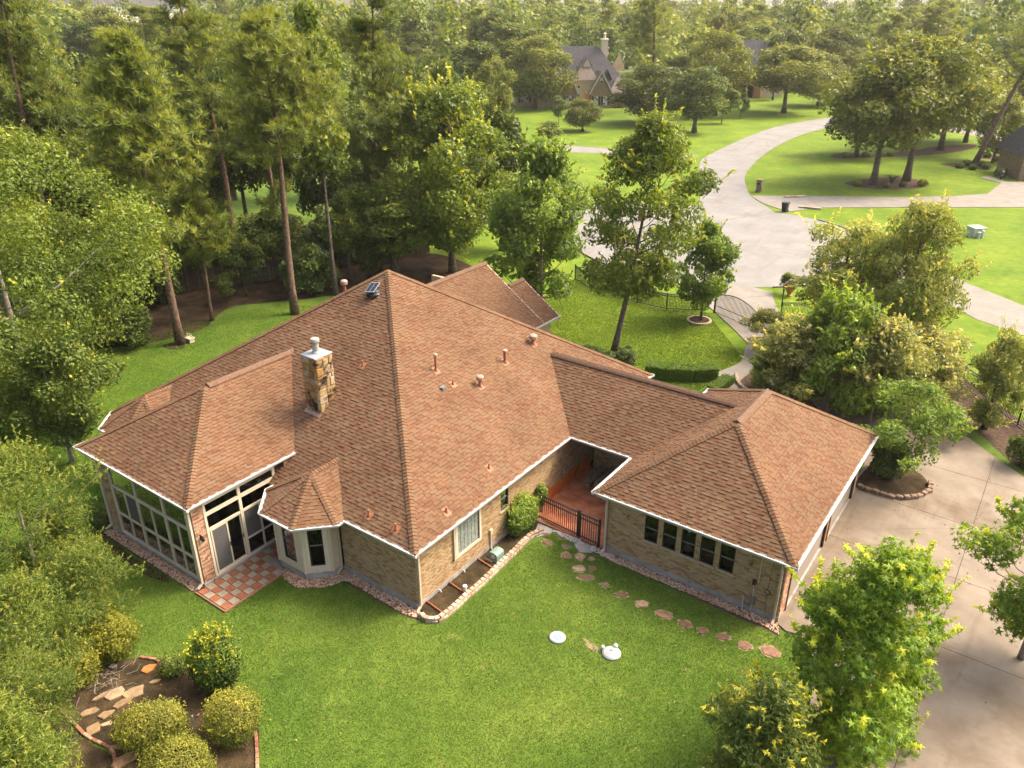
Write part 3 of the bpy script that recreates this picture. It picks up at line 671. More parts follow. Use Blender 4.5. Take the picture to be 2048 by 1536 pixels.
mb.obj('shingle_courses', MATS['shingle'], ROOF, kind='stuff', label='courses of tan and red-brown laminated shingles')
# ---- hip caps: short folded shingles lapping up the hips
CAPS = []
def caps(a, b_, n1, n2, wd=.15, step=.15):
    """a low end, b high end, n1/n2 normals of the two planes"""
    d = (b_-a); L = d.length; d.normalize(); k = int(L/step)
    s1 = n1.cross(d).normalized(); s2 = d.cross(n2).normalized()
    if s1.z > 0: s1 = -s1
    if s2.z > 0: s2 = -s2
    up = (n1+n2).normalized()
    for i in range(k):
        p = a+d*(i*step); q = a+d*(i*step+step*1.25)
        j = rng.normal(0, .006)
        t0, t1 = .056, .028
        m0, m1 = p+up*(t0+.012), q+up*(t1+.012)
        vs = [p+s1*(wd+j)+n1*t0, p+s1*wd*.35+n1*(t0+.006), m0, p+s2*wd*.35+n2*(t0+.006), p+s2*(wd+j)+n2*t0, q+s1*(wd+j)+n1*t1, q+s1*wd*.35+n1*(t1+.006), m1, q+s2*wd*.35+n2*(t1+.006), q+s2*(wd+j)+n2*t1]
        vs += [p+s1*wd+n1*.01, p+up*.015, p+s2*wd+n2*.01, q+s1*wd+n1*.005, q+s2*wd+n2*.005]
        fs = [(0, 1, 6, 5), (1, 2, 7, 6), (2, 3, 8, 7), (3, 4, 9, 8), (10, 11, 2, 1, 0), (11, 12, 4, 3, 2), (10, 0, 5, 13), (4, 12, 14, 9)]
        r = .35+.45*rng.random()
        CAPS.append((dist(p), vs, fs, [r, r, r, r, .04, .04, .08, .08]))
def nrm(P):
    n = (P[1]-P[0]).cross(P[-1]-P[0]).normalized(); return n if n.z > 0 else -n
N = [nrm(f) for f in faces]
caps(A1, PK, N[0], N[1]); caps(A0, PK, N[0], N[3]); caps(A2, PK, N[1], N[2])
caps(S1, SR, N[4], N[5]); caps(S0, SR, N[4], N[6])
caps(B0, BRa, N[7], N[10]); caps(B1, BRa, N[7], N[8]); caps(B2, BRb, N[8], N[9]); caps(B3, BRb, N[9], N[10])
for q, ap, bk, fcs in bays:
    nn = [nrm(f) for f in fcs]
    for i in (1, 2, 3, 4): caps(q[i], ap, nn[i-1], nn[i], .13, .14)
    caps(ap, bk, nn[0], nn[4], .13, .14)
CAPS.sort(key=lambda q: q[0])
for d_, vs, fs, rr in CAPS[:300]:
    mb = MB(); add_multi(mb, vs, fs, rr); mb.obj('hip_cap', MATS['shingle'], ROOF)
mb = MB()
for d_, vs, fs, rr in CAPS[300:]: add_multi(mb, vs, fs, rr)
mb.obj('hip_cap_run', MATS['shingle'], ROOF, kind='stuff', label='lapped hip caps of the farther roof edges')
# ---- ridge vents: a raised rounded strip
def ridge(a, b_, n1, n2, wd=.19):
    mb = MB(); d = (b_-a).normalized(); s1 = n1.cross(d).normalized(); s2 = -n2.cross(d).normalized()
    if s1.z > 0: s1 = -s1
    if s2.z > 0: s2 = -s2
    up = V3(0, 0, 1); L = (b_-a).length; k = max(1, int(L/.3))
    prof = lambda p: [p+s1*wd+n1*.012, p+s1*wd+n1*.062, p+s1*wd*.45+n1*.085, p+up*.098, p+s2*wd*.45+n2*.085, p+s2*wd+n2*.062, p+s2*wd+n2*.012]
    for i in range(k):
        p, q = a+d*(L*i/k), a+d*(L*(i+1)/k)
        A, B = prof(p), prof(q); r = rng.random()
        mb.add(A+B, [(j, j+1, 8+j, 7+j) for j in range(6)]+[(0, 1, 2, 3, 4, 5, 6), (13, 12, 11, 10, 9, 8, 7)], r)
    return mb.obj('ridge_vent', MATS['ridge_vent'], ROOF)
ridge(SR+V3(0, .1, 0), V3(-11.24, 4.7, 6.2), N[5], N[6]); ridge(V3(-2.75, 13.25, 5.1), V3(6.55, 13.25, 5.1), N[11], N[12])
ridge(BRa-V3(0, .05, 0), BRb, N[8], N[10], .22); ridge(V3(-12.8, 13.4, 5.97), V3(-12.8, 21, 5.97), N[13], N[14]); ridge(V3(-11.06, 21.0, 4.81), V3(-11.06, 22.6, 4.81), N[15], N[16])
# rake boards of the two front gables and their gable walls
mb = MB()
for xe, xr, zr, y in ((-8.27, -12.8, 5.97, 20.93), (-17.33, -12.8, 5.97, 20.93), (-8.27, -11.06, 4.81, 22.58), (-13.85, -11.06, 4.81, 22.58)):
    mb.bar((xe, y, ZE-.08), (xr, y, zr-.08), .04, .16)
mb.obj('rake_board', MATS['beige_light'], HOUSE)
mb = MB(); mb.poly([(-16.9, 20.55, WT), (-8.8, 20.55, WT), (-12.8, 20.55, 5.7)]); mb.poly([(-13.5, 22.25, WT), (-8.7, 22.25, WT), (-11.06, 22.25, 4.5)]); mb.obj('gable_wall', MATS['brick_pillar'], HOUSE)
# ---- gutters
def gutter(a, b_, out, z):
    mb = MB(); a, b_ = V3(*a, z), V3(*b_, z); o = V3(*out, 0).normalized(); d = (b_-a).normalized()
    up = V3(0, 0, 1)
    prof = [(0, 0), (.085, 0), (.115, .045), (.125, .105), (.125, .122), (.112, .122), (.108, .100), (.012, .100), (.012, .122), (0, .122)]
    A = [a+o*x+up*y for x, y in prof]; B = [b_+o*x+up*y for x, y in prof]; n = len(prof)
    mb.add(A+B, [(j, (j+1) % n, n+(j+1) % n, n+j) for j in range(n)]+[tuple(range(n)), tuple(range(2*n-1, n-1, -1))])
    return mb.obj('gutter', MATS['white_paint'], HOUSE)
zg = 2.862; e = .125
gutter((-3.2, -.34), (.33+e, -.34), (0, -1), zg); gutter((.33, -.34-e+.002), (.33, 10.0), (1, 0), zg)
gutter((.33+e, 10.03), (3.62, 10.03), (0, -1), zg)
gutter((3.5-e, 6.82), (11.48+e, 6.82), (0, -1), zg); gutter((11.48, 6.82-e), (11.48, 18.25), (1, 0), zg); gutter((3.5, 6.82-e+.002), (3.5, 9.9), (-1, 0), zg)
zs = 3.755
gutter((-15.1-e, -4.05), (-7.40+e, -4.05), (0, -1), zs); gutter((-7.40, -4.05-e), (-7.40, 1.15), (1, 0), zs); gutter((-15.1, -4.05-e), (-15.1, .6), (-1, 0), zs)
gutter((-8.29, 18.6), (-8.29, 22.68), (1, 0), zg); gutter((.33, 16.5), (.33, 18.15), (1, 0), zg); gutter((-2, 18.07), (.33+e, 18.07), (0, 1), zg)
gutter((3.5, 15.6), (3.5, 18.3), (-1, 0), zg)
for q, ap, bk, fcs in bays:
    for i in range(0, 5):
        if i in (0, 4) : a_, b2 = q[i], q[i+1]
        else: a_, b2 = q[i], q[i+1]
        d = (b2-a_).normalized(); o = V3(d.y, -d.x, 0); ex = .03
        if i == 0: a_ = V3(a_.x, -.36, 0)
        if i == 4: b2 = V3(b2.x, -.36, 0)
        p0, p1 = a_-d*ex, b2+d*ex
        gutter((p0.x-o.x*.02, p0.y-o.y*.02), (p1.x-o.x*.02, p1.y-o.y*.02), (o.x, o.y), zg-.002*i-.003)
# fascia board behind the sunroom gutter and the little timber gable return by the main roof
mb = MB(); mb.box(-15.05, -4.03, 3.70, -7.44, -4.00, 3.84); mb.box(-7.46, -4.0, 3.70, -7.42, 1.1, 3.84); mb.obj('fascia', MATS['beige_light'], HOUSE)
mb = MB(); mb.add([(-7.44, .35, 3.2), (-7.44, 1.1, 3.75), (-7.44, .35, 3.75), (-7.4, .35, 3.2), (-7.4, 1.1, 3.75), (-7.4, .35, 3.75)], [(0, 1, 2), (3, 5, 4), (0, 3, 4, 1), (0, 2, 5, 3)]); mb.obj('gable_return', MATS['wood_brown'], HOUSE)
# ---- downspouts
def spout(x, y, z1, kick, m='beige', w_=.085, eave=None):
    mb = MB(); 
    if eave: mb.bar((eave[0], eave[1], z1+.02), (x, y, z1-.28), w_, w_*.75)
    mb.box(x-w_/2, y-w_/2, .16, x+w_/2, y+w_/2, z1-.26)
    mb.bar((x, y, .2), (x+kick[0], y+kick[1], .06), w_, w_*.8)
    for zz in (.9, 2.0): mb.box(x-w_/2-.006, y-w_/2-.006, zz, x+w_/2+.006, y+w_/2+.006, zz+.03)
    mb.obj('downspout', MATS[m], HOUSE)
spout(.06, .09, 2.84, (.06, -.28), eave=(.38, -.3)); spout(3.93, 7.09, 2.84, (-.02, -.2), eave=(3.6, 6.78)); spout(11.02, 7.09, 2.84, (.02, -.2), eave=(11.3, 6.78))
spout(-7.68, -3.93, 3.72, (.02, -.22), 'beige_light', eave=(-7.5, -4.1)); spout(-14.2, -3.87, 3.72, (-.1, -.25), 'beige_light', eave=(-14.6, -4.1))
spout(-3.98, -.12, 2.84, (.05, -.25), eave=(-3.4, -.6))
mb = MB(); mb.box(.005, 2.10, .95, .085, 2.19, 2.7); mb.obj('downspout', MATS['beige'], HOUSE)

# ---- windows
def sash_window(F, s0, s1, z0, z1, frame='dark_frame', cas=None, shade=None, sill=None, rail=True, deep=-.06, glass='glass_dark', bars=0):
    mb = MB(); t = .045
    fbox(mb, F, s0, s0+t, z0, z1, deep-.04, deep+.03); fbox(mb, F, s1-t, s1, z0, z1, deep-.04, deep+.03)
    fbox(mb, F, s0+t, s1-t, z0, z0+t, deep-.04, deep+.03); fbox(mb, F, s0+t, s1-t, z1-t, z1, deep-.04, deep+.03)
    o = mb.obj('window', MATS[frame], HOUSE)
    zm = (z0+z1)/2
    if rail: mb = MB(); fbox(mb, F, s0+t, s1-t, zm-.025, zm+.025, deep-.035, deep+.02); mb.obj('meeting_rail', MATS[frame if frame != 'dark_frame' else 'grey_box'], o)
    for a, b_, dd in ((z0+t, zm-.02, -.005), (zm+.02, z1-t, .0)):
        mb = MB(); fbox(mb, F, s0+t, s1-t, a, b_, deep-.012+dd, deep-.006+dd); mb.obj('pane', MATS[glass], o)
    if shade:
        mb = MB(); fbox(mb, F, s0+t, s1-t, z1-shade, z1-t, deep-.075, deep-.07); mb.obj('shade', MATS['shade_cloth'], o)
    if bars:
        mb = MB()
        for k in range(1, bars+1):
            x = s0+t+(s1-s0-2*t)*k/(bars+1); fbox(mb, F, x-.008, x+.008, zm, z1-t, deep-.006, deep+.004)
        for z in (z1-.33,): fbox(mb, F, s0+t, s1-t, z-.008, z+.008, deep-.004, deep+.006)
        mb.obj('glazing_bar', MATS['dark_frame'], o)
    if cas:
        c = cas; mb = MB()
        fbox(mb, F, s0-c, s0-.002, z0-c, z1+c, -.02, .03); fbox(mb, F, s1+.002, s1+c, z0-c, z1+c, -.02, .03); fbox(mb, F, s0-.002, s1+.002, z0-c, z0-.002, -.02, .032); fbox(mb, F, s0-.002, s1+.002, z1+.002, z1+c, -.02, .032)
        mb.obj('casing', MATS['beige_light'], o)
    if sill:
        mb = MB(); fbox(mb, F, s0-.06, s1+.06, z0-.075, z0-.004, -.10, .045); mb.obj('sill', MATS[sill], o)
    return o
for h in h_gar: sash_window(F_gar, *h, sill='mortar', bars=0)
sash_window(F_side, *h_side[1], sill='mortar')
# glass block window: each block a piece
mb = MB(); s0, s1, z0, z1 = h_side[0]; c = .12
fbox(mb, F_side, s0-c, s0, z0-c, z1+.1, -.1, .05); fbox(mb, F_side, s1, s1+c, z0-c, z1+.1, -.1, .05); fbox(mb, F_side, s0, s1, z0-c, z0, -.1, .048); fbox(mb, F_side, s0, s1, z1, z1+.1, -.1, .048)
GB = mb.obj('window', MATS['beige_light'], HOUSE, label='glass block window in a wide cream frame')
mb = MB(); fbox(mb, F_side, s0, s1, z0, z1, -.09, -.03); mb.obj('block_joint', MATS['mortar'], GB)
for i in range(6):
    for j in range(7):
        a, b_ = s0+.012+i*(s1-s0-.01)/6, s0+(i+1)*(s1-s0-.01)/6-.008; za, zb = z0+.012+j*(z1-z0-.01)/7, z0+(j+1)*(z1-z0-.01)/7-.008
        mb = MB(); fbox(mb, F_side, a, b_, za, zb, -.04, -.012); v = mb.v; 
        g = .014; mb.add([F_side.p(a+g, za+g, -.004), F_side.p(b_-g, za+g, -.004), F_side.p(b_-g, zb-g, -.004), F_side.p(a+g, zb-g, -.004)], [(0, 1, 2, 3)])
        mb.obj('glass_block', MATS['glass_block'], GB)
# ---- bays
def bay_walls(dx, full=True):
    P = [V3(-7.0+dx, 0, 0), V3(-7.0+dx, -.52, 0), V3(-6.27+dx, -1.28, 0), V3(-4.75+dx, -1.28, 0), V3(-4.0+dx, -.52, 0), V3(-4.0+dx, -.004, 0)]
    mb = MB(); mb.prism([(p.x, p.y) for p in P], 0, .3); mb.obj('bay_base', MATS['slab_grey'], HOUSE)
    body = MB()
    for i in range(5):
        a, b_ = P[i], P[i+1]; d = (b_-a).normalized(); F = Fr(a, d, (d.y, -d.x, 0)); L = (b_-a).length
        if i in (1, 2, 3):
            wd = .74 if i == 2 else .56
            h = ((L-wd)/2, (L+wd)/2, .62, 2.52)
            wall_with_holes(body, F, .002, L-.002, .3, WT, [h], .1)
            sash_window(F, *h, cas=.13, shade=.85 if i == 3 else .7, glass='glass', bars=2, deep=-.04)
        else: fbox(body, F, .004, L-.003, .3, WT, -.1, 0)
        # corner boards
        if i < 4: body.box(b_.x-.045, b_.y-.045, .3, b_.x+.045, b_.y+.045, WT)
        if i == 4:
            for k in range(14):
                z = .32+k*.178; mb = MB(); mb.add([F.p(.05, z, .016), F.p(L-.01, z, .016), F.p(L-.01, z+.176, .004), F.p(.05, z+.176, .004), F.p(.05, z, 0), F.p(L-.01, z, 0)], [(0, 1, 2, 3), (0, 4, 5, 1)]); mb.obj('siding_board', MATS['beige'], HOUSE)
    return body.obj('bay_wall', MATS['beige_light'], HOUSE)
bay_walls(0); bay_walls(-11.37)
mb = MB(); mb.box(-7.5, -.004, .1, -7.02, .1, WT); mb.obj('infill_wall', MATS['beige'], HOUSE)
# ---- sunroom glazing
FR = MATS['beige_light']
def grid(F, name, verts, horis, panes, pz=-.02):
    mb = MB()
    for s, z0, z1, wd, dp in verts: fbox(mb, F, s-wd/2, s+wd/2, z0, z1, -.06, dp)
    for z, s0, s1, wd, dp in horis: fbox(mb, F, s0, s1, z-wd/2, z+wd/2, -.058, dp-.004)
    o = mb.obj(name, FR, HOUSE)
    for s0, s1, z0, z1, mn in panes:
        mb = MB(); fbox(mb, F, s0, s1, z0, z1, pz-.01, pz); mb.obj('pane', MATS[mn], o)
    return o
X = [-13.32, -11.5, -9.53, -7.98]; MX = [-12.42, -10.53, -8.72]
pan = [(X[i], X[i+1], 2.56, 3.42, 'glass') for i in range(3)]
for i in range(3):
    pan += [(X[i], MX[i], 1.22, 2.5, 'glass'), (MX[i], X[i+1], 1.22, 2.5, 'screen' if i == 0 else 'glass'), (X[i], MX[i], .26, 1.16, 'glass'), (MX[i], X[i+1], .26, 1.16, 'glass')]
grid(F_suny, 'sunroom_glazing', [(x, .17, 3.6, .12, .03) for x in X]+[(x, .2, 2.5, .07, .02) for x in MX],
     [(.21, -13.32, -7.98, .10, .03), (1.19, -13.32, -7.98, .08, .028), (2.53, -13.32, -7.98, .11, .03), (3.53, -13.38, -7.95, .22, .03)], pan)
# side facing the patio
Y = [-3.30, -1.76, -.10]
o = grid(F_sunx, 'sunroom_glazing', [(-3.31, .2, 3.6, .10, .03), (-1.76, .2, 3.6, .13, .035), (-.06, .2, 3.6, .13, .03), (-.94, .22, 2.3, .08, .02)],
     [(.21, -3.33, 0, .10, .05), (2.35, -3.33, 0, .10, .03), (3.05, -3.33, 0, .15, .036), (3.56, -3.36, 0, .16, .03), (1.0, -1.7, 0, .08, .02)],
     [(-3.26, -1.83, 2.41, 2.98, 'glass'), (-1.7, -.1, 2.41, 2.98, 'glass'), (-3.26, -1.83, 3.13, 3.48, 'glass'), (-1.7, -.1, 3.13, 3.48, 'glass'),
      (-1.7, -.98, 1.04, 2.3, 'screen'), (-.9, -.1, 1.04, 2.3, 'glass'), (-1.7, -.98, .26, .96, 'glass_dark'), (-.9, -.1, .26, .96, 'glass_dark')])
def leaf_door(s0, s1, dp, pane, name):
    mb = MB(); t = .06
    fbox(mb, F_sunx, s0, s0+t, .26, 2.3, dp-.03, dp); fbox(mb, F_sunx, s1-t, s1, .26, 2.3, dp-.03, dp); fbox(mb, F_sunx, s0+t, s1-t, .26, .33, dp-.03, dp); fbox(mb, F_sunx, s0+t, s1-t, 2.24, 2.3, dp-.03, dp)
    q = mb.obj('sliding_door', FR, HOUSE)
    mb = MB(); fbox(mb, F_sunx, s0+t, s1-t, .33, 2.24, dp-.02, dp-.012); mb.obj('pane', MATS[pane], q)
    mb = MB(); fbox(mb, F_sunx, s1-t+.015, s1-.015, 1.15, 1.35, dp, dp+.03); mb.obj('handle', MATS['black_metal'], q)
leaf_door(-3.22, -2.46, .02, 'screen', 0); leaf_door(-2.50, -1.83, -.015, 'glass', 0)
mb = MB(); fbox(mb, F_sunx, -3.67, -3.61, 2.12, 2.34, .01, .03); fbox(mb, F_sunx, -3.66, -3.62, 2.28, 2.31, .03, .16); mb.lathe([(.05, 0), (.065, .02), (.055, .15), (.02, .2)], (-7.49, -3.64, 2.10), 10); mb.obj('wall_lantern', MATS['black_metal'], HOUSE)
# ---- garage doors on the drive side
for a, b_ in ((8.0, 12.6), (13.2, 17.0)):
    mb = MB()
    for k in range(4): fbox(mb, F_garx, a+.02, b_-.02, .05+k*.575, .05+k*.575+.56, -.09, -.06)
    q = mb.obj('garage_door', MATS['garage_door'], HOUSE)
    mb = MB(); fbox(mb, F_garx, a-.09, a, .04, 2.44, -.05, .05); fbox(mb, F_garx, b_, b_+.09, .04, 2.44, -.05, .05); fbox(mb, F_garx, a, b_, 2.35, 2.44, -.05, .048); mb.obj('door_casing', MATS['wood_brown'], q)
# ---- chimney of sawn stone
cx0, cx1, cy0_, cy1 = -8.2, -7.38, 2.53, 3.42; ctop = 7.42
mb = MB(); mb.box(cx0+.02, cy0_+.02, 3.9, cx1-.02, cy1-.02, ctop); CH = mb.obj('chimney', MATS['stone_mortar'], HOUSE)
def stone_face(F, L):
    z = 4.3
    while z < ctop-.05:
        h = .20+.24*rng.random(); h = min(h, ctop-z); s = -.01
        while s < L-.02:
            wd = .20+.34*rng.random(); e_ = min(s+wd, L+.01)
            if L-e_ < .1: e_ = L+.01
            j = .012; q = [(s+j*rng.random()*2, z+j*rng.random()*2), (e_-j, z+j*rng.random()*2), (e_-j*rng.random()*2, z+h-j), (s+j, z+h-j*rng.random()*2)]
            dp = .03+.03*rng.random(); ins = .03; cxm = sum(p[0] for p in q)/4; czm = sum(p[1] for p in q)/4
            vs = [F.p(x, y, 0) for x, y in q]+[F.p(x, y, dp*.6) for x, y in q]+[F.p(cxm+(x-cxm)*.82, czm+(y-czm)*.82, dp) for x, y in q]
            fs = [(8, 9, 10, 11)]+[(i, (i+1) % 4, 4+(i+1) % 4, 4+i) for i in range(4)]+[(4+i, 4+(i+1) % 4, 8+(i+1) % 4, 8+i) for i in range(4)]
            MB().add(vs, fs, rng.random()).obj('stone', MATS['chimney_stone'], CH)
            s = e_
        z += h
stone_face(Fr((cx0, cy0_, 0), (1, 0, 0), (0, -1, 0)), cx1-cx0); stone_face(Fr((cx1, cy0_, 0), (0, 1, 0), (1, 0, 0)), cy1-cy0_)
stone_face(Fr((cx0, cy1, 0), (0, -1, 0), (-1, 0, 0)), cy1-cy0_); stone_face(Fr((cx1, cy1, 0), (-1, 0, 0), (0, 1, 0)), cx1-cx0)
mb = MB(); mb.bbox(cx0-.035, cy0_-.035, ctop, cx1+.035, cy1+.035, ctop+.06, .012); mb.obj('chimney_cap', MATS['galvanised'], CH)
mb = MB(); mb.lathe([(.20, 0), (.19, .03), (.14, .10), (.135, .42), (.145, .46), (.19, .50), (.19, .58), (.17, .64), (.02, .66)], ((cx0+cx1)/2-.02, (cy0_+cy1)/2+.02, ctop+.058), 20); mb.obj('flue', MATS['flue'], CH, smooth=False)
mb = MB(); mb.add([(cx0-.1, cy0_-.18, 4.80), (cx1+.1, cy0_-.18, 4.80), (cx1+.1, cy0_-.02, 4.98), (cx0-.1, cy0_-.02, 4.98)], [(0, 1, 2, 3)]); mb.obj('flashing', MATS['vent_cap'], CH)
# ---- vents on the roof
def on_x(x): return ZE+(.36-x)*(6.29/9.56)
def on_y(y): return ZE+(y+.37)*(6.29/9.235)
def vent(x, y, z, h, r, cap, plane):
    mb = MB(); n = N[1] if plane == 'x' else N[0]; c = V3(x, y, z+.03)
    t = n.cross(V3(0, 0, 1)).normalized(); s = n.cross(t).normalized()
    mb.poly([tuple(c+t*a*.2*(.6+r*3)+s*b_*.24*(.6+r*3)) for a, b_ in ((-1, -1), (1, -1), (1, 1), (-1, 1))])
    o = mb.obj('vent_pipe', MATS['vent_paint'], HOUSE)
    mb = MB(); mb.lathe([(r*1.9, -.08), (r*1.2, .10), (r, .12), (r, h)], (x, y, z), 12); mb.obj('pipe', MATS['vent_paint'], o)
    if cap == 'flat': mb = MB(); mb.lathe([(r*1.0, h-.02), (r*1.55, h), (r*1.55, h+.07), (r*.9, h+.1)], (x, y, z), 14); mb.obj('cap', MATS['vent_cap'], o)
    if cap == 'drum': mb = MB(); mb.lathe([(r*1.3, h-.05), (r*2.2, h), (r*2.3, h+.14), (r*1.7, h+.19), (r*.3, h+.21)], (x, y, z), 14); mb.obj('cap', MATS['vent_cap'], o)
for x, y, h, r, cp in ((-4.51, 6.65, .72, .06, 'flat'), (-3.5, 10.32, .55, .075, 'flat'), (-3.6, 12.77, .30, .09, 'drum'), (-3.16, 7.99, .34, .075, 'drum'), (-3.73, 6.83, .26, .04, None), (-.46, 5.05, .26, .04, None), (-.11, 1.94, .24, .05, None)):
    vent(x, y, on_x(x), h, r, cp, 'x')
for x, y, h, r, cp in ((-7.0, 4.75, .26, .04, None), (-.91, .05, .28, .045, None), (-2.31, .08, .28, .045, None)): vent(x, y, on_y(y), h, r, cp, 'y')
vent(-11.2, 7.9, 7.9, .55, .075, 'drum', 'y')
mb = MB(); mb.box(-3.9, 6.1, on_x(-3.78)-.05, -3.68, 6.34, on_x(-3.78)+.10); mb.obj('roof_box', MATS['grey_box'], HOUSE)
# solar attic fan
sx, sy = -9.05, 7.75; sz = on_y(sy)
mb = MB(); mb.lathe([(.36, -.12), (.36, .0), (.30, .06), (.27, .12), (.20, .17), (.05, .19)], (sx, sy, sz), 22); SF = mb.obj('solar_fan', MATS['dark_frame'], HOUSE)
c = V3(sx-.02, sy-.06, sz+.27); t = V3(1, .25, .12).normalized(); s = V3(-.2, .9, .42).normalized(); nn = t.cross(s).normalized()
def slabq(c, t, s, n, a, b_, th): 
    vs = [c+t*x*a+s*y*b_+n*z for z in (0, th) for x, y in ((-1, -1), (1, -1), (1, 1), (-1, 1))]
    return [tuple(v) for v in vs], [(0, 3, 2, 1), (4, 5, 6, 7), (0, 1, 5, 4), (1, 2, 6, 5), (2, 3, 7, 6), (3, 0, 4, 7)]
MB().add(*slabq(c, t, s, nn, .24, .33, .03)).obj('panel_frame', MATS['galvanised'], SF)
for i in (-1, 1): MB().add(*slabq(c+t*i*.112+nn*.031, t, s, nn, .10, .29, .006)).obj('solar_cell', MATS['solar_cell'], SF)
mb = MB(); mb.bar(tuple(c-V3(0, 0, .3)), tuple(c), .05, .05); mb.obj('bracket', MATS['grey_box'], SF)
# ---- services on the garage wall
mb = MB(); fbox(mb, F_gar, 10.04, 10.24, .45, .75, .01, .12); mb.obj('meter_box', MATS['grey_box'], HOUSE)
mb = MB(); fbox(mb, F_gar, 10.06, 10.18, 1.32, 1.52, .01, .10); mb.obj('junction_box', MATS['dark_frame'], HOUSE)
mb = MB(); mb.tube([F_gar.p(10.26, 1.45, .03), F_gar.p(10.27, 2.8, .03)], .014, 6); mb.tube([F_gar.p(10.14, .75, .03), F_gar.p(10.12, 1.32, .03)], .012, 6); mb.tube([F_gar.p(10.14, .45, .05), F_gar.p(10.15, .05, .05)], .014, 6); mb.obj('conduit', MATS['beige_light'], HOUSE)
mb = MB(); mb.tube([F_gar.p(9.84, .06, .1), F_gar.p(9.80, .62, .06)], .018, 7); mb.obj('riser_pipe', MATS['pvc'], HOUSE)
mb = MB(); mb.tube([F_gar.p(10.62+.1*math.cos(a), 1.2+.1*math.sin(a), .03+.002*i) for i, a in enumerate(np.linspace(0, 12.5, 30))], .008, 5); mb.tube([F_gar.p(10.62, 1.1, .02), F_gar.p(10.66, .2, .03)], .008, 5); mb.tube([F_gar.p(10.62, 1.3, .02), F_gar.p(10.66, 2.7, .02)], .007, 5); mb.obj('cable_coil', MATS['black_metal'], HOUSE)
for s in (4.88, 9.91):
    mb = MB(); mb.tube([F_gar.p(s, 2.02, .01), F_gar.p(s+.02, 2.24, .02), F_gar.p(s+.02, 2.26, .16), F_gar.p(s+.02, 2.16, .20)], .010, 6); mb.tube([F_gar.p(s-.1, 2.04, .02), F_gar.p(s, 2.2, .02)], .008, 6); mb.obj('wall_hook', MATS['black_metal'], HOUSE)
mb = MB(); mb.lathe([(.02, .08), (.045, .03), (.05, -.02), (.02, -.07)], (7.5, 6.98, 2.68), 10); mb.obj('flood_lamp', MATS['white_paint'], HOUSE)
# services on the side wall
mb = MB(); fbox(mb, F_side, 4.38, 4.54, .84, 1.06, .01, .10); mb.obj('junction_box', MATS['beige'], HOUSE)
mb = MB(); mb.tube([F_side.p(4.45, .86, .05), F_side.p(4.44, .25, .05), F_side.p(4.42, .1, .12)], .03, 8); mb.obj('conduit', MATS['pvc'], HOUSE)
for y in (1.15, 2.6): mb = MB(); mb.tube([F_side.p(y, .2, .0), F_side.p(y, .2, .12), F_side.p(y, .12, .14)], .025, 8); mb.obj('drain_outlet', MATS['pvc'], HOUSE)
# ---- courtyard between house and garage
sheet('courtyard', [(.03, 7.55), (3.82, 7.3), (3.82, 12.5), (.03, 12.5)], .03, 'stamped', label='red stamped concrete courtyard between house and garage')
mb = MB(); fbox(mb, F_side, 7.55, 12.5, .03, .70, .022, .034); mb.obj('painted_band', MATS['orange_band'], HOUSE)
for k in range(5):   # low brick steps with dark gaps under the covered way
    mb = MB(); mb.box(.62+k*.64, 10.75, .03, .62+k*.64+.44, 12.5, .35+k*.16); mb.obj('covered_step', MATS['far_brick'], HOUSE)
mb = MB(); mb.box(.05, 9.0, .03, 3.8, 9.03, .034); mb.obj('courtyard_joint', MATS['walk'], HOUSE)
mb = MB(); mb.box(.35, 7.18, .002, 3.80, 7.34, .09); mb.obj('courtyard_kerb', MATS['tile_red'], HOUSE)

# ------------------------------------------------------------------ yard: patio, edging, stones, fences, small things
PAT = sheet('patio', [(-7.56, -4.28), (-5.80, -4.28), (-5.80, -1.35), (-6.2, -1.35), (-7.05, -.5), (-7.05, -.02), (-7.56, -.02)], .035, 'walk', label='checkered patio of red and cream tiles beside the sunroom')
tme = {}
for mn in ('tile_red', 'tile_cream'):
    mb = MB(); mb.bbox(-.160, -.160, 0, .160, .160, .05, .008); tme[mn] = mb.mesh('tile', MATS[mn])
ts = .342
for i in range(5):
    for j in range(13):
        x, y = -7.54+ts*(i+.5)+.0, -4.26+ts*(j+.5)
        if y > -.1 or (y > -1.6 and x-ts/2 > -6.9) or (y > -1.2 and x > -7.0): continue
        o = link(tme['tile_red' if (i+j) % 2 == 0 else 'tile_cream'], 'tile', PAT)
        o.location = Vector((x, y, .02+rng.normal(0, .0015)))-ORG[PAT]; o.rotation_euler = (0, 0, rng.normal(0, .008))
mb = MB(); mb.box(-7.60, -4.34, 0, -5.76, -4.285, .07); mb.box(-5.795, -4.28, 0, -5.74, -1.3, .068); mb.obj('patio_edge', MATS['brick_edge'], PAT)
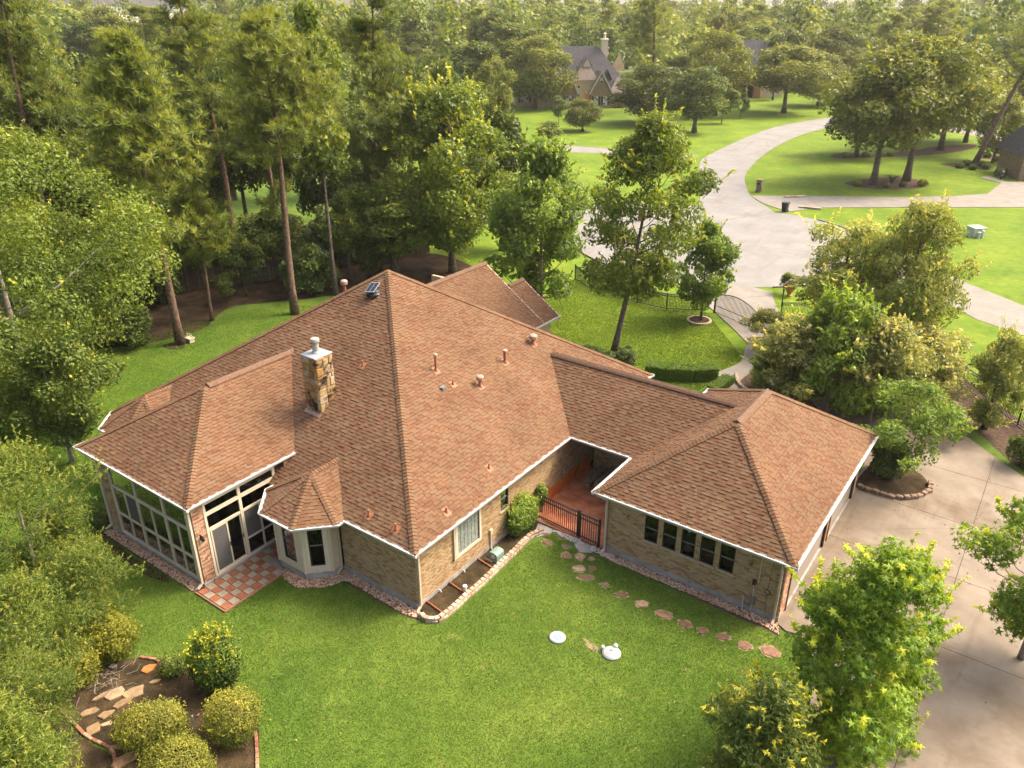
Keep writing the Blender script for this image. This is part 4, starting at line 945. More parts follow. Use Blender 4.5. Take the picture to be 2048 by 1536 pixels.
# pebble strips along the walls
def pebbles(name, poly, n, size, m, label):
    xs = [p[0] for p in poly]; ys = [p[1] for p in poly]
    P = np.column_stack([rng.uniform(min(xs), max(xs), n*3), rng.uniform(min(ys), max(ys), n*3)]); P = P[inside_poly(P, poly)][:n]
    k = len(P); s = size*(.6+.9*rng.random(k)); T = np.array([(1, 0, 0), (0, 1, 0), (-1, 0, 0), (0, -1, 0), (0, 0, .7), (0, 0, -.5)])
    rot = rng.uniform(0, 6.28, k); sx = .7+.6*rng.random(k)
    V = T[None]*s[:, None, None]; V[:, :, 0] *= sx[:, None]
    c, s_ = np.cos(rot)[:, None], np.sin(rot)[:, None]; x = V[:, :, 0]*c-V[:, :, 1]*s_; y = V[:, :, 0]*s_+V[:, :, 1]*c
    V = np.stack([x+P[:, :1], y+P[:, 1:2], V[:, :, 2]+.025+.02*rng.random(k)[:, None]], -1).reshape(-1, 3)
    F = np.array([(0, 1, 4), (1, 2, 4), (2, 3, 4), (3, 0, 4), (1, 0, 5), (2, 1, 5), (3, 2, 5), (0, 3, 5)])
    F = (F[None]+6*np.arange(k)[:, None, None]).reshape(-1, 3)
    me = npmesh(name, V, F, np.repeat(rng.random(k), 8), [MATS[m]], smooth=True)
    return link(me, name, None, (0, 0, 0), label=label, kind='stuff')
pebbles('pebble_gravel', [(-3.95, -.03), (-3.9, -.45), (-2.8, -.42), (-.2, -.50), (.35, -.35), (.3, -.1), (0, -.03)], 1300, .035, 'pebble', 'brown pebble strip below the shaded brick wall')
pebbles('pebble_gravel', [(-14.1, -3.92), (-14.2, -4.3), (-7.7, -4.32), (-7.65, -3.92)], 2000, .035, 'pebble', 'brown pebble strip below the sunroom glazing')
pebbles('pebble_gravel', [(-6.0, -1.32), (-5.7, -1.75), (-4.6, -1.85), (-3.75, -1.15), (-3.4, -.4), (-3.95, -.3), (-3.95, -.52), (-4.72, -1.3)], 1100, .035, 'pebble', 'brown pebble strip curving round the bay window')
pebbles('pebble_gravel', [(3.9, 7.12), (3.6, 6.85), (4.4, 6.72), (10.6, 6.72), (11.4, 6.6), (11.2, 7.12)], 2300, .037, 'pebble', 'pinkish pebble strip below the garage windows')
pebbles('white_gravel', [(1.35, 7.2), (1.4, 7.0), (2.6, 6.85), (2.75, 7.2)], 260, .03, 'gravel_white', 'pale gravel strip in front of the black fence')
pebbles('white_gravel', [(3.3, 7.15), (3.4, 6.85), (4.5, 6.75), (4.5, 6.95), (3.85, 7.15)], 200, .033, 'gravel_white', 'pale gravel at the foot of the garage downspout')
for q, lb in (([(-3.95, -.03), (-3.9, -.5), (-.2, -.56), (.4, -.4), (.3, -.03)], 'soil strip below the shaded brick wall'), ([(-14.1, -3.9), (-14.2, -4.36), (-7.6, -4.36), (-7.6, -3.9)], 'soil strip below the sunroom'), ([(3.85, 7.16), (3.3, 6.8), (11.5, 6.55), (11.2, 7.16)], 'soil strip below the garage windows')):
    sheet('soil_strip', q, .006, 'mulch', label=lb)
# landing slabs by the courtyard gate
sheet('landing', [(2.55, 7.15), (3.55, 7.12), (3.55, 6.72), (3.1, 6.45), (2.7, 6.75)], .022, 'slab_grey', label='worn concrete landing in front of the black gate')
sheet('landing', [(.35, 7.5), (1.25, 7.35), (1.45, 6.9), (1.1, 6.3), (.75, 6.4), (.6, 7.0)], .02, 'slab_grey', label='curved concrete edge between bush and black fence')
# raised planting bed with stacked block edging by the side wall
sheet('planting_bed', [(.03, .05), (.5, -.15), (.95, .1), (.95, 6.3), (.6, 7.2), (.03, 7.3)], .10, 'soil', label='narrow soil bed between brick wall and block edging')
EDG = empty('block_edging', (1, 3, 0), 'curved low edging of two rows of tan blocks round the corner bed', 'edging')
path = smooth_line([(.30, -.20), (.62, -.28), (.98, -.08), (1.08, .30), (1.10, .75), (1.08, 1.6), (1.08, 2.6), (1.03, 3.7), (.98, 4.9), (.93, 5.6), (.95, 6.2), (1.15, 6.75)], 14)
def along(path, step, off=0.):
    out = []; acc = off; nxt = 0
    for (p, q) in zip(path, path[1:]):
        d = math.dist(p[:2], q[:2])
        while acc <= d and d > 0:
            t = acc/d; out.append((p[0]+(q[0]-p[0])*t, p[1]+(q[1]-p[1])*t, math.atan2(q[1]-p[1], q[0]-p[0]))); acc += step
        acc -= d
    return out
bm = MB(); bm.prism([(-.105, -.085), (.105, -.085), (.085, .085), (-.085, .085)], 0, .105, bevel=.015); blk = [bm.mesh('block', MATS['block'])]
for row in range(2):
    for x, y, a in along(path, .225, .11*row):
        for k in range(1):
            mb = MB(); j = lambda: rng.normal(0, .005)
            mb.prism([(-.108+j(), -.085+j()), (.108+j(), -.085+j()), (.09+j(), .09+j()), (-.09+j(), .09+j())], 0, .10+j()*.6, r=rng.random(), bevel=.014)
            o = link(mb.mesh('block', MATS['block']), 'block', EDG); o.location = Vector((x-.05*row*math.sin(a)*-1*-1, y+.0, .012+row*.104))-ORG[EDG]; o.rotation_euler = (0, 0, a+rng.normal(0, .04))
for i, (y0, lb) in enumerate(((.42, 'first'), (1.75, 'middle'), (3.55, 'last'))):
    mb = MB(); mb.bar((.05, y0, .14), (.92, y0-.12, .12), .05, .09); mb.obj('bed_divider', MATS['timber_red'], label='reddish timber divider crossing the bed, %s' % ('nearest the house corner', 'beside the white pipe', 'beside the green pump box')[i], cat='timber', group='timber dividers in the corner bed')
mb = MB(); mb.lathe([(.075, 0), (.075, .24), (.09, .24), (.09, .30), (.02, .32)], (.86, 1.72, .1), 14); mb.obj('cleanout_pipe', MATS['pvc'], label='white capped pipe standing in the soil beside the edging', cat='pipe')
# green pump box with rounded lid
PB = empty('pump_box', (.58, 4.1, .1), 'green plastic pump box standing in the bed by the brick wall', 'pump box')
n_ = 8; prof = [(-.22, 0), (.22, 0), (.22, .26)]+[(.22*math.cos(a), .26+.12*math.sin(a)) for a in np.linspace(.2, math.pi-.2, 7)]+[(-.22, .26)]
mb = MB(); A_ = [(.58+x, 3.86, .1+z) for x, z in prof]; B_ = [(.58+x, 4.34, .1+z) for x, z in prof]; k = len(prof)
mb.add(A_+B_, [(i, (i+1) % k, k+(i+1) % k, k+i) for i in range(k)]+[tuple(range(k)), tuple(range(2*k-1, k-1, -1))]); mb.obj('housing', MATS['green_plastic'], PB)
mb = MB(); mb.tube([(.60, 3.858, .28), (.60, 3.83, .28)], .09, 14); mb.obj('round_label', MATS['beige_light'], PB)
mb = MB(); mb.box(.33, 3.83, .09, .83, 4.37, .12); mb.obj('base_plate', MATS['slab_grey'], PB)
mb = MB(); mb.bbox(.25, 3.70, .10, .62, 3.82, .16, .02, r=.3); mb.obj('splash_stone', MATS['flagstone'], label='flat stone lying in front of the green pump box', cat='stone')
# black iron fence and gate of the courtyard
def picket_panel(name, a, b_, z0, h, n, label, cat, post=(True, True), wd=.028, dogs=True):
    a, b_ = Vector((*a, z0)), Vector((*b_, z0)); R = empty(name, tuple((a+b_)/2), label, cat)
    d = (b_-a); L = d.length; d.normalize()
    for zz in (.16, h-.22, h): mb = MB(); mb.bar(tuple(a+Vector((0, 0, zz))), tuple(b_+Vector((0, 0, zz))), .04, .045); mb.obj('rail', MATS['black_metal'], R)
    pm = MB(); pm.box(-wd/2, -wd/2, .04, wd/2, wd/2, h-.016); me = pm.mesh('picket', MATS['black_metal'])
    for i in range(n):
        o = link(me, 'picket', R); o.location = (a+d*(L*(i+.5)/n))-ORG[R]
    for f, p in zip(post, (a, b_)):
        if f:
            mb = MB(); mb.box(p.x-.04, p.y-.04, p.z, p.x+.04, p.y+.04, p.z+h+.08); mb.bbox(p.x-.037, p.y-.037, p.z+h+.08, p.x+.037, p.y+.037, p.z+h+.11, .02); mb.obj('post', MATS['black_metal'], R)
    return R
picket_panel('iron_fence', (.45, 7.42), (2.52, 7.28), .03, 1.28, 19, 'black iron fence panel between bush and courtyard gate', 'fence', (False, True))
G1 = picket_panel('iron_gate', (2.60, 7.27), (3.58, 7.22), .03, 1.28, 9, 'black iron gate beside the garage downspout', 'gate', (True, True))
# stepping stones set in the lawn
def blob(x, y, rx, ry, a, n=11, jit=.16):
    out = []
    for i in range(n):
        t = 2*math.pi*i/n; k = 1+rng.normal(0, jit*.6)
        px_, py_ = math.cos(t)*rx*k, math.sin(t)*ry*k
        out.append((x+px_*math.cos(a)-py_*math.sin(a), y+px_*math.sin(a)+py_*math.cos(a)))
    return out
STP = [(1092, 1069, .17, .12, .2, 'small reddish stepping stone nearest the bush and block edging'), (1124, 1075, .22, .14, .05, 'dark stepping stone closest to the pale gravel strip'),
       (1095, 1086, .30, .17, .1, 'wide brown stepping stone at the start of the path'), (1135, 1094, .22, .12, .95, 'grey stepping stone in front of the concrete landing'),
       (1132, 1112, .20, .24, .25, 'reddish stepping stone, one of a close pair, away from the wall'), (1160, 1113, .23, .26, .6, 'pale worn stepping stone, one of a close pair, nearer the wall'),
       (1183, 1118, .14, .14, .5, 'tiny round stepping stone nearest the garage gravel'), (1157, 1138, .30, .2, .7, 'pale sandy stepping stone, widest at the bend'),
       (1184, 1138, .15, .19, .2, 'small brown stepping stone beside the pale sandy one'), (1172, 1155, .32, .16, .15, 'long red-brown stepping stone after the bend'),
       (1209, 1171, .22, .16, .95, 'dark stepping stone split by grass into strips'), (1243, 1190, .30, .15, .1, 'slanted dark brown stepping stone below the first garage window'),
       (1284, 1208, .24, .2, .7, 'bare sandy stepping stone, palest of the straight row'), (1326, 1229, .32, .22, .35, 'large brown stepping stone ringed with dry grass'),
       (1369, 1249, .27, .2, .05, 'dark round stepping stone with dry grass towards the garage'), (1405, 1262, .21, .2, .1, 'small round stepping stone between two larger dark ones'),
       (1444, 1274, .27, .2, .15, 'oval red-brown stepping stone, third from the trees'), (1489, 1292, .26, .24, .2, 'three-cornered stepping stone, second from the trees'),
       (1542, 1304, .34, .27, .3, 'largest stepping stone, last one beside the trees')]
STEP_XY = []
for px_, py_, rx, ry, tone, lb in STP:
    x, y, _ = gp(px_, py_); STEP_XY.append((x, y, max(rx, ry))); a = math.radians(18)+rng.normal(0, .2)
    e_ = empty('stepping_stone', (x, y, 0), lb, 'stepping stone', 'stepping stones across the back lawn')
    mb = MB(); mb.prism(blob(x, y, rx*1.06, ry*1.06, a, 16, .34), -.01, .010); mb.obj('dry_rim', MATS['dry_grass'], e_)
    if 'split' in lb:
        for k in range(3): mb = MB(); mb.prism(blob(x-.12+k*.12, y, .05, .13, a+.5, 8), 0, .03, r=tone, bevel=.01); mb.obj('stone_face', MATS['step_stone'], e_)
    else: mb = MB(); mb.prism(blob(x, y, rx*.88, ry*.88, a, 12, .14), 0, .03, r=tone, bevel=.012); mb.obj('stone_face', MATS['step_stone'], e_)
# septic lids and sprinkler heads
x, y, _ = gp(1115, 1276); LID = empty('tank_lid', (x, y, 0), 'flat round tank lid with a bluish centre in the lawn', 'tank lid')
mb = MB(); mb.lathe([(.30, 0), (.30, .05), (.27, .075), (.02, .085)], (x, y, 0), 26); mb.obj('disc', MATS['lid_white'], LID)
mb = MB(); mb.lathe([(.17, .076), (.16, .092), (.02, .096)], (x, y, 0), 20); mb.obj('centre_disc', MATS['lid_blue'], LID)
x, y, _ = gp(1223, 1308); LID2 = empty('tank_lid', (x, y, 0), 'domed white tank lid with a small knob in the lawn', 'tank lid')
mb = MB(); mb.lathe([(.33, 0), (.33, .06), (.28, .10), (.10, .15), (.02, .155)], (x, y, 0), 26); mb.obj('dome', MATS['lid_white'], LID2)
mb = MB(); mb.lathe([(.06, .14), (.06, .19), (.02, .20)], (x, y+.04, 0), 12); mb.obj('knob', MATS['pvc'], LID2)
for px_, py_, r_, lb in ((1231, 1297, .085, 'white capped pipe on the house side of the domed lid'), (1205, 1300, .07, 'small white capped pipe beside the bare patch')):
    x, y, _ = gp(px_, py_); mb = MB(); mb.lathe([(r_*.8, 0), (r_*.8, .1), (r_, .1), (r_, .16), (r_*.6, .2), (.01, .21)], (x, y, 0), 14); mb.obj('cap_pipe', MATS['pvc'], label=lb, cat='pipe', group='capped pipes by the tank lid')
x, y, _ = gp(1185, 1294); sheet('bare_patch', blob(x, y, .35, .16, -.3, 14, .5), .012, 'dry_grass', label='bare straw-coloured patch beside the domed lid')
# flagstones and edging of the garden bed
FLG = [((275, 1383), .33, .22, 'flagstone', 'golden ridged flagstone, widest of the bed'), ((232, 1388), .27, .18, 'flagstone', 'pointed tan flagstone beside the golden one'),
       ((297, 1338), .20, .20, 'orange_stone', 'orange flagstone below the red edging'), ((243, 1408), .30, .16, 'flagstone', 'rust-brown flagstone under the pointed tan one'),
       ((198, 1397), .27, .08, 'flagstone', 'thin pale flagstone by the dead twigs'), ((215, 1427), .20, .17, 'flagstone', 'small rounded tan flagstone in the middle of the bed'),
       ((178, 1426), .30, .14, 'flagstone', 'long grey-tan flagstone by the brick edging'), ((186, 1460), .28, .17, 'flagstone', 'three-cornered grey flagstone at the edging'),
       ((213, 1449), .17, .08, 'flagstone', 'small cream flagstone beside the three-cornered one'), ((233, 1497), .20, .10, 'flagstone', 'pale flagstone half under the round shrub'),
       ((252, 1395), .07, .05, 'orange_stone', 'little orange stone between the large flagstones'), ((310, 1364), .15, .09, 'flagstone', 'mossy flagstone beside the golden one'),
       ((248, 1520), .34, .18, 'flagstone', 'dull mossy flagstone at the picture edge of the bed'), ((228, 1333), .13, .12, 'walk', 'grey concrete piece at the back of the bed')]
for q, rx, ry, mn, lb in FLG:
    x, y, _ = gp(*q); mb = MB(); mb.prism(blob(x, y, rx*1.08, ry*1.08, math.radians(60)+rng.normal(0, .3), 6, .42), 0, .055+.02*rng.random(), r=rng.random(), bevel=.015); mb.obj('flagstone', MATS[mn], label=lb, cat='flagstone', group='flagstones in the garden bed')
def brick_edging(pts, label, step=.205):
    P = smooth_line([gp(*q) for q in pts], 8); R = empty('brick_edging', P[len(P)//2], label, 'edging')
    for x, y, a in along(P, step):
        mb = MB(); mb.bbox(-.098, -.05, 0, .098, .05, .075, .01, r=rng.random()); o = link(mb.mesh('edging_brick', MATS['brick_edge']), 'edging_brick', R)
        o.location = Vector((x, y, .0))-ORG[R]; o.location.z = -ORG[R].z; o.rotation_euler = (rng.normal(0, .04), 0, a+rng.normal(0, .05))
brick_edging(((121, 1420), (150, 1450), (178, 1476), (222, 1500), (232, 1536), (240, 1580)), 'brick edging between garden bed and bare soil')
brick_edging(((285, 1316), (310, 1320), (322, 1328)), 'short red brick edging at the top of the garden bed')
brick_edging(((512, 1470), (514, 1500), (515, 1545), (516, 1600)), 'brick edging between the round shrub and the mown lawn')
x, y, _ = gp(393, 1470); mb = MB(); mb.tube([(x, y, 0), (x-.05, y+.03, .75)], .018, 8); mb.lathe([(.03, .74), (.03, .77), (.01, .79)], (x-.05, y+.03, 0), 8); mb.obj('metal_stake', MATS['galvanised'], label='thin grey metal stake between the round shrubs', cat='stake')
# basket planter by the big pine
x, y, _ = gp(381, 684); WB = empty('wooden_planter', (x, y, 0), 'small weathered wooden planter beside the pine trunk', 'planter')
mb = MB(); mb.prism([(x-.24, y-.18), (x+.24, y-.18), (x+.24, y+.18), (x-.24, y+.18)], 0, .28); mb.obj('tub', MATS['beige'], WB)
mb = MB(); mb.box(x-.28, y-.22, .28, x+.28, y-.17, .33); mb.box(x-.28, y+.17, .28, x+.28, y+.22, .33); mb.box(x-.28, y-.17, .28, x-.23, y+.17, .328); mb.box(x+.23, y-.17, .28, x+.28, y+.17, .328); mb.bar((x-.25, y, .33), (x-.25, y, .6), .03, .03); mb.bar((x+.25, y, .33), (x+.25, y, .6), .03, .03); mb.bar((x-.26, y, .6), (x+.26, y, .6), .03, .03); mb.obj('rim', MATS['beige_light'], WB)
# soil ring under the pine
x, y, _ = gp(350, 692); sheet('tree_soil', blob(x, y, .8, .6, 0, 14), .012, 'soil', label='ring of bare soil round the pine trunk')
# stone ring round the small tree on the front lawn
x, y, _ = gp(1398, 642); RG = empty('stone_ring', (x, y, 0), 'ring of pale stones round the small front tree', 'tree ring')
for i in range(26):
    a = 2*math.pi*i/26; mb = MB(); mb.bbox(-.085, -.09, 0, .085, .09, .13, .02, r=.5+.5*rng.random()); o = link(mb.mesh('ring_stone', MATS['block']), 'ring_stone', RG); o.location = (.80*math.cos(a), .80*math.sin(a), 0); o.rotation_euler = (0, 0, a+math.pi/2+rng.normal(0, .05))
mb = MB(); mb.prism([(x+.74*math.cos(a), y+.74*math.sin(a)) for a in np.linspace(0, 6.28, 24, endpoint=False)], 0, .07); mb.obj('ring_soil', MATS['soil'], RG)
# iron fence across the front lawn: fine pickets joined into one part for each run
def far_fence(pts, h, label, step=.11, gap_posts=2.4):
    R = empty('iron_fence', pts[0], label, 'fence')
    for zz in (.12, h-.15, h):
        mb = MB()
        for p, q in zip(pts, pts[1:]): mb.bar((p[0], p[1], zz), (q[0], q[1], zz), .045, .05)
        mb.obj('rail', MATS['black_metal'], R)
    mb = MB()
    for x, y, a in along(pts, step): mb.box(x-.013, y-.013, .05, x+.013, y+.013, h)
    mb.obj('picket_row', MATS['black_metal'], R, kind='stuff')
    for x, y, a in along(pts, gap_posts): mb = MB(); mb.box(x-.035, y-.035, 0, x+.035, y+.035, h+.1); mb.obj('post', MATS['black_metal'], R)
    return R
far_fence([gp(*q) for q in ((1150, 560), (1172, 575), (1194, 581), (1270, 606), (1333, 620), (1396, 622))], 1.25, 'thin black iron fence curving across the front lawn')
far_fence([gp(*q) for q in ((1560, 640), (1600, 640), (1700, 670), (1800, 705), (1880, 735), (1930, 780), (2048, 860), (2120, 915))], 1.3, 'long black iron fence beyond the drive by the pine-straw bed')
# arched drive gate
ga, gb = Vector(gp(1428, 626)), Vector(gp(1512, 662)); GT = empty('arched_gate', tuple((ga+gb)/2), 'wide black arched iron gate across the drive', 'gate')
n_ = 36; mbp = MB(); top = []
for i in range(n_+1):
    t = i/n_; p = ga.lerp(gb, t); hz = 1.25+.55*math.sin(math.pi*min(1, t*.95+.05))**.9; top.append((p.x, p.y, hz)); mbp.box(p.x-.014, p.y-.014, .08, p.x+.014, p.y+.014, hz)
mbp.obj('picket_row', MATS['black_metal'], GT, kind='stuff'); mb = MB(); mb.tube(top, .034, 6); mb.obj('arched_rail', MATS['black_metal'], GT)
for zz in (.12, .62): mb = MB(); mb.bar((ga.x, ga.y, zz), (gb.x, gb.y, zz), .035, .035); mb.obj('rail', MATS['black_metal'], GT)
for p in (ga, gb): mb = MB(); mb.box(p.x-.05, p.y-.05, 0, p.x+.05, p.y+.05, 1.45); mb.obj('post', MATS['black_metal'], GT)
# timber fence in the wood: every board a piece where it shows
TF = empty('timber_fence', (-35, 23, 0), 'weathered timber board fence along the back of the wood', 'fence')
fp = [gp(250, 600), gp(345, 588), gp(500, 566), gp(600, 556), gp(700, 530), gp(745, 522), gp(860, 505)]
bd = MB(); bd.box(-.066, -.012, 0, .066, .012, 1.75); bms = []
for r_ in (.1, .35, .6, .9):
    b_ = MB(); b_.box(-.066, -.012, .03, .066, .012, 1.72+.04*r_, r=r_); bms.append(b_.mesh('board', MATS['timber_fence']))
lst = along(fp, .145); keep = [q for q in lst][:300]
for x, y, a in keep:
    o = link(bms[rng.integers(4)], 'board', TF); o.location = Vector((x, y, 0))-ORG[TF]; o.rotation_euler = (0, rng.normal(0, .01), a)
for zz in (.4, 1.3):
    mb = MB()
    for p, q in zip(fp, fp[1:]): mb.bar((p[0]-.03, p[1]+.03, zz), (q[0]-.03, q[1]+.03, zz), .04, .09)
    mb.obj('rail', MATS['timber_fence'], TF)
# the figure standing inside the sunroom, seen through the sliding door, and the furniture round it
def skin_figure(name, joints, edges, mats, loc, parent=None):
    me = bpy.data.meshes.new(name); me.from_pydata([j[:3] for j in joints], edges, [])
    o = bpy.data.objects.new(name, me); COL.objects.link(o); o.location = loc
    sk = o.modifiers.new('skin', 'SKIN'); sk.use_smooth_shade = True
    for i, j in enumerate(joints): me.skin_vertices[0].data[i].radius = (j[3], j[3]*(j[4] if len(j) > 4 else 1))
    me.skin_vertices[0].data[0].use_root = True
    s = o.modifiers.new('sub', 'SUBSURF'); s.levels = s.render_levels = 1
    me.materials.append(mats); return o
J = [(0, 0, .78, .13), (0, 0, 1.0, .13), (0, 0, 1.2, .15), (0, 0, 1.32, .07), (0, .01, 1.40, .085), (0, .01, 1.5, .07),
     (.09, 0, .70, .085), (.10, .01, .40, .06), (.10, 0, .08, .045), (.11, .13, .035, .035), (-.09, 0, .70, .085), (-.10, .01, .40, .06), (-.10, 0, .08, .045), (-.11, .13, .035, .035),
     (.20, 0, 1.22, .06), (.27, .04, 1.0, .048), (.20, .25, .98, .036), (-.20, 0, 1.22, .06), (-.27, .04, 1.0, .048), (-.20, .25, .98, .036)]
Ed = [(0, 1), (1, 2), (2, 3), (3, 4), (4, 5), (0, 6), (6, 7), (7, 8), (8, 9), (0, 10), (10, 11), (11, 12), (12, 13), (2, 14), (14, 15), (15, 16), (2, 17), (17, 18), (18, 19)]
st = skin_figure('butler_statue', J, Ed, MATS['cloth_dark'], (-8.75, -1.55, .15)); st.rotation_euler = (0, 0, math.radians(-60)); ORG[st] = Vector(st.location)
tag(st, 'dark standing butler figure holding a tray behind the sliding glass door', 'statue')
mb = MB(); mb.lathe([(.02, 0), (.20, .005), (.22, .03)], (0, .30, 1.0), 16); o = link(mb.mesh('tray', MATS['galvanised']), 'tray', st)
for s in (-1, 1):
    mb = MB()
    for k in range(5): mb.tube([(s*.20+(k-2)*.016, .25, .98), (s*.20+(k-2)*.018, .31, .985), (s*.20+(k-2)*.014, .335, .972)], [.011, .010, .007], 6)
    o = link(mb.mesh('hand', MATS['skin'], True), 'hand', st)
mb = MB(); mb.box(-.09, .118, .98, .09, .128, 1.22); link(mb.mesh('shirt_front', MATS['cloth_grey']), 'shirt_front', st)
mb = MB(); mb.lathe([(.02, -.1), (.07, -.06), (.078, .0), (.06, .07), (.01, .09)], (0, .022, 1.44), 12); mb.add([(-.012, .098, 1.44), (.012, .098, 1.44), (0, .118, 1.425), (0, .096, 1.465)], [(0, 1, 2), (0, 2, 3), (1, 3, 2)]); link(mb.mesh('face', MATS['skin'], True), 'face', st)
x, y = -10.2, -2.2; TB = empty('sunroom_table', (x, y, .15), 'round table with plates inside the sunroom', 'table')
mb = MB(); mb.lathe([(.55, .68), (.55, .72), (.02, .725)], (x, y, .15), 20); mb.obj('table_top', MATS['wood_brown'], TB); mb = MB(); mb.lathe([(.28, 0), (.25, .04), (.05, .08), (.05, .68)], (x, y, .15), 12); mb.obj('pedestal', MATS['dark_frame'], TB)
for x, y, z, lb in ((-8.15, -3.1, 3.0, 'white disc pendant lamp inside the sunroom corner'), (-9.3, -3.2, 2.75, 'white disc pendant lamp behind the front glazing')):
    mb = MB(); mb.lathe([(.17, 0), (.16, .02), (.03, .06), (.008, .08), (.008, 3.73-z)], (x, y, z), 16); mb.obj('pendant_lamp', MATS['white_paint'], label=lb, cat='lamp', group='pendant lamps in the sunroom')
mb = MB(); mb.box(-12.9, .6, .15, -10.6, 1.4, .55); mb.bbox(-12.9, 1.3, .55, -10.6, 1.5, 1.0, .05); mb.bbox(-13.0, .6, .5, -12.8, 1.4, .75, .05); mb.bbox(-10.7, .6, .5, -10.5, 1.4, .75, .05); mb.obj('sofa', MATS['interior_floor'], label='pale sofa standing at the back of the sunroom', cat='sofa')

# ------------------------------------------------------------------ trees
def unit(a): return a/np.maximum(np.linalg.norm(a, axis=1, keepdims=True), 1e-9)
def leaf_quads(P, Nn, size, asp, rnd, shape='diamond', droop=0.):
    """one small leaf (or leaf spray) per point: P centres, Nn facing, size per leaf"""
    k = len(P); R = unit(rng.normal(size=(k, 3))); T = unit(np.cross(Nn, R)); B = np.cross(Nn, T)
    if droop: T = unit(T+np.array([0, 0, -droop])); B = unit(np.cross(Nn, T))
    s = size[:, None]
    if shape == 'diamond':
        V = np.stack([P-T*s*.5, P+B*s*asp*.5+Nn*s*.10, P+T*s*.5, P-B*s*asp*.5+Nn*s*.10], 1)
        F = np.arange(4*k).reshape(k, 4); return V.reshape(-1, 3), F, rnd
    if shape == 'star':     # five pointed lobes, a fan of five slim triangles
        vs = [P]
        for i, a in enumerate(np.linspace(0, 2*math.pi, 6)[:5]):
            for da, rr in ((0, .58), (.62, .20)): vs.append(P+(T*math.cos(a+da)+B*math.sin(a+da))*s*rr-Nn*s*(.14 if rr > .4 else 0))
        V = np.stack(vs, 1); n = V.shape[1]; tri = [(0, 1+(2*i-1) % 10, 1+2*i, 1+(2*i+1) % 10) for i in range(5)]
        F = (np.array(tri)[None]+n*np.arange(k)[:, None, None]).reshape(-1, 4); return V.reshape(-1, 3), F, np.repeat(rnd, 5)
def crown_points(clumps, rad, n, up=.25, shell=.5):
    """points spread through overlapping clumps, denser near each clump's skin"""
    k = len(clumps); w_ = rad**2; idx = rng.choice(k, n, p=w_/w_.sum())
    d = unit(rng.normal(size=(n, 3))+np.array([0, 0, up])); r = rad[idx]*(shell+(1-shell)*rng.random(n)**.5)*(.85+.3*rng.random(n))
    P = clumps[idx]+d*r[:, None]*np.array([1, 1, .8]); return P, d, idx
def clump_layout(h, r, cb, n, shape='round', irr=.25):
    """clump centres through the crown volume; cb = height of the crown base"""
    C = []; z0 = cb; H = h-cb
    while len(C) < n:
        t = rng.random(); a = rng.random()*2*math.pi
        if shape == 'round': prof = math.sqrt(max(0, 1-(2*t-1.0)**2))*.95+.05
        elif shape == 'oval': prof = max(.06, (math.sin(math.pi*min(1, t*.93+.07)))**.75*(1-.25*t))
        elif shape == 'umbrella': prof = max(.05, math.sqrt(max(0, 1-t*t))*(.6+.4*min(1, t*6)))
        elif shape == 'cone': prof = max(.05, 1-t*.95)
        rr = r*prof*(.25+.75*rng.random()**.45)*(1+rng.normal(0, irr*.5))
        C.append((math.cos(a)*rr, math.sin(a)*rr, z0+H*t*(.95)))
    return np.array(C)
def limbs(mb, h, cb, clumps, tr, n=9, lean=(0, 0), bend=.3, fork=.55):
    """tapered trunk and limbs reaching for the clumps"""
    top = h*.82; pts = []; k = 7
    ph = rng.random()*6.28
    for i in range(k+1):
        t = i/k; pts.append((lean[0]*t+bend*math.sin(ph+t*3)*t*.5, lean[1]*t+bend*math.cos(ph+t*2.5)*t*.5, top*t))
    rad = [tr*(1.35 if i == 0 else 1)*(1-.86*(i/k)**1.1) for i in range(k+1)]; mb.tube(pts, rad, 9)
    pick = rng.choice(len(clumps), min(n, len(clumps)), replace=False)
    for c in pick:
        C = clumps[c]; z = max(cb*.55, min(top*.92, C[2]-np.hypot(C[0], C[1])*fork)); t = z/top; i = min(k-1, int(t*k)); f_ = t*k-i
        p = Vector(pts[i]).lerp(Vector(pts[i+1]), f_); q = Vector(C); m1 = p.lerp(q, .5)+Vector((0, 0, -.06*(q-p).length))+Vector(rng.normal(0, .06*(q-p).length, 3))
        r0 = tr*(1-.8*t)*.5; mb.tube([p, p.lerp(m1, .5), m1, m1.lerp(q, .55), q], [r0, r0*.75, r0*.55, r0*.38, r0*.15], 6)
    return pts
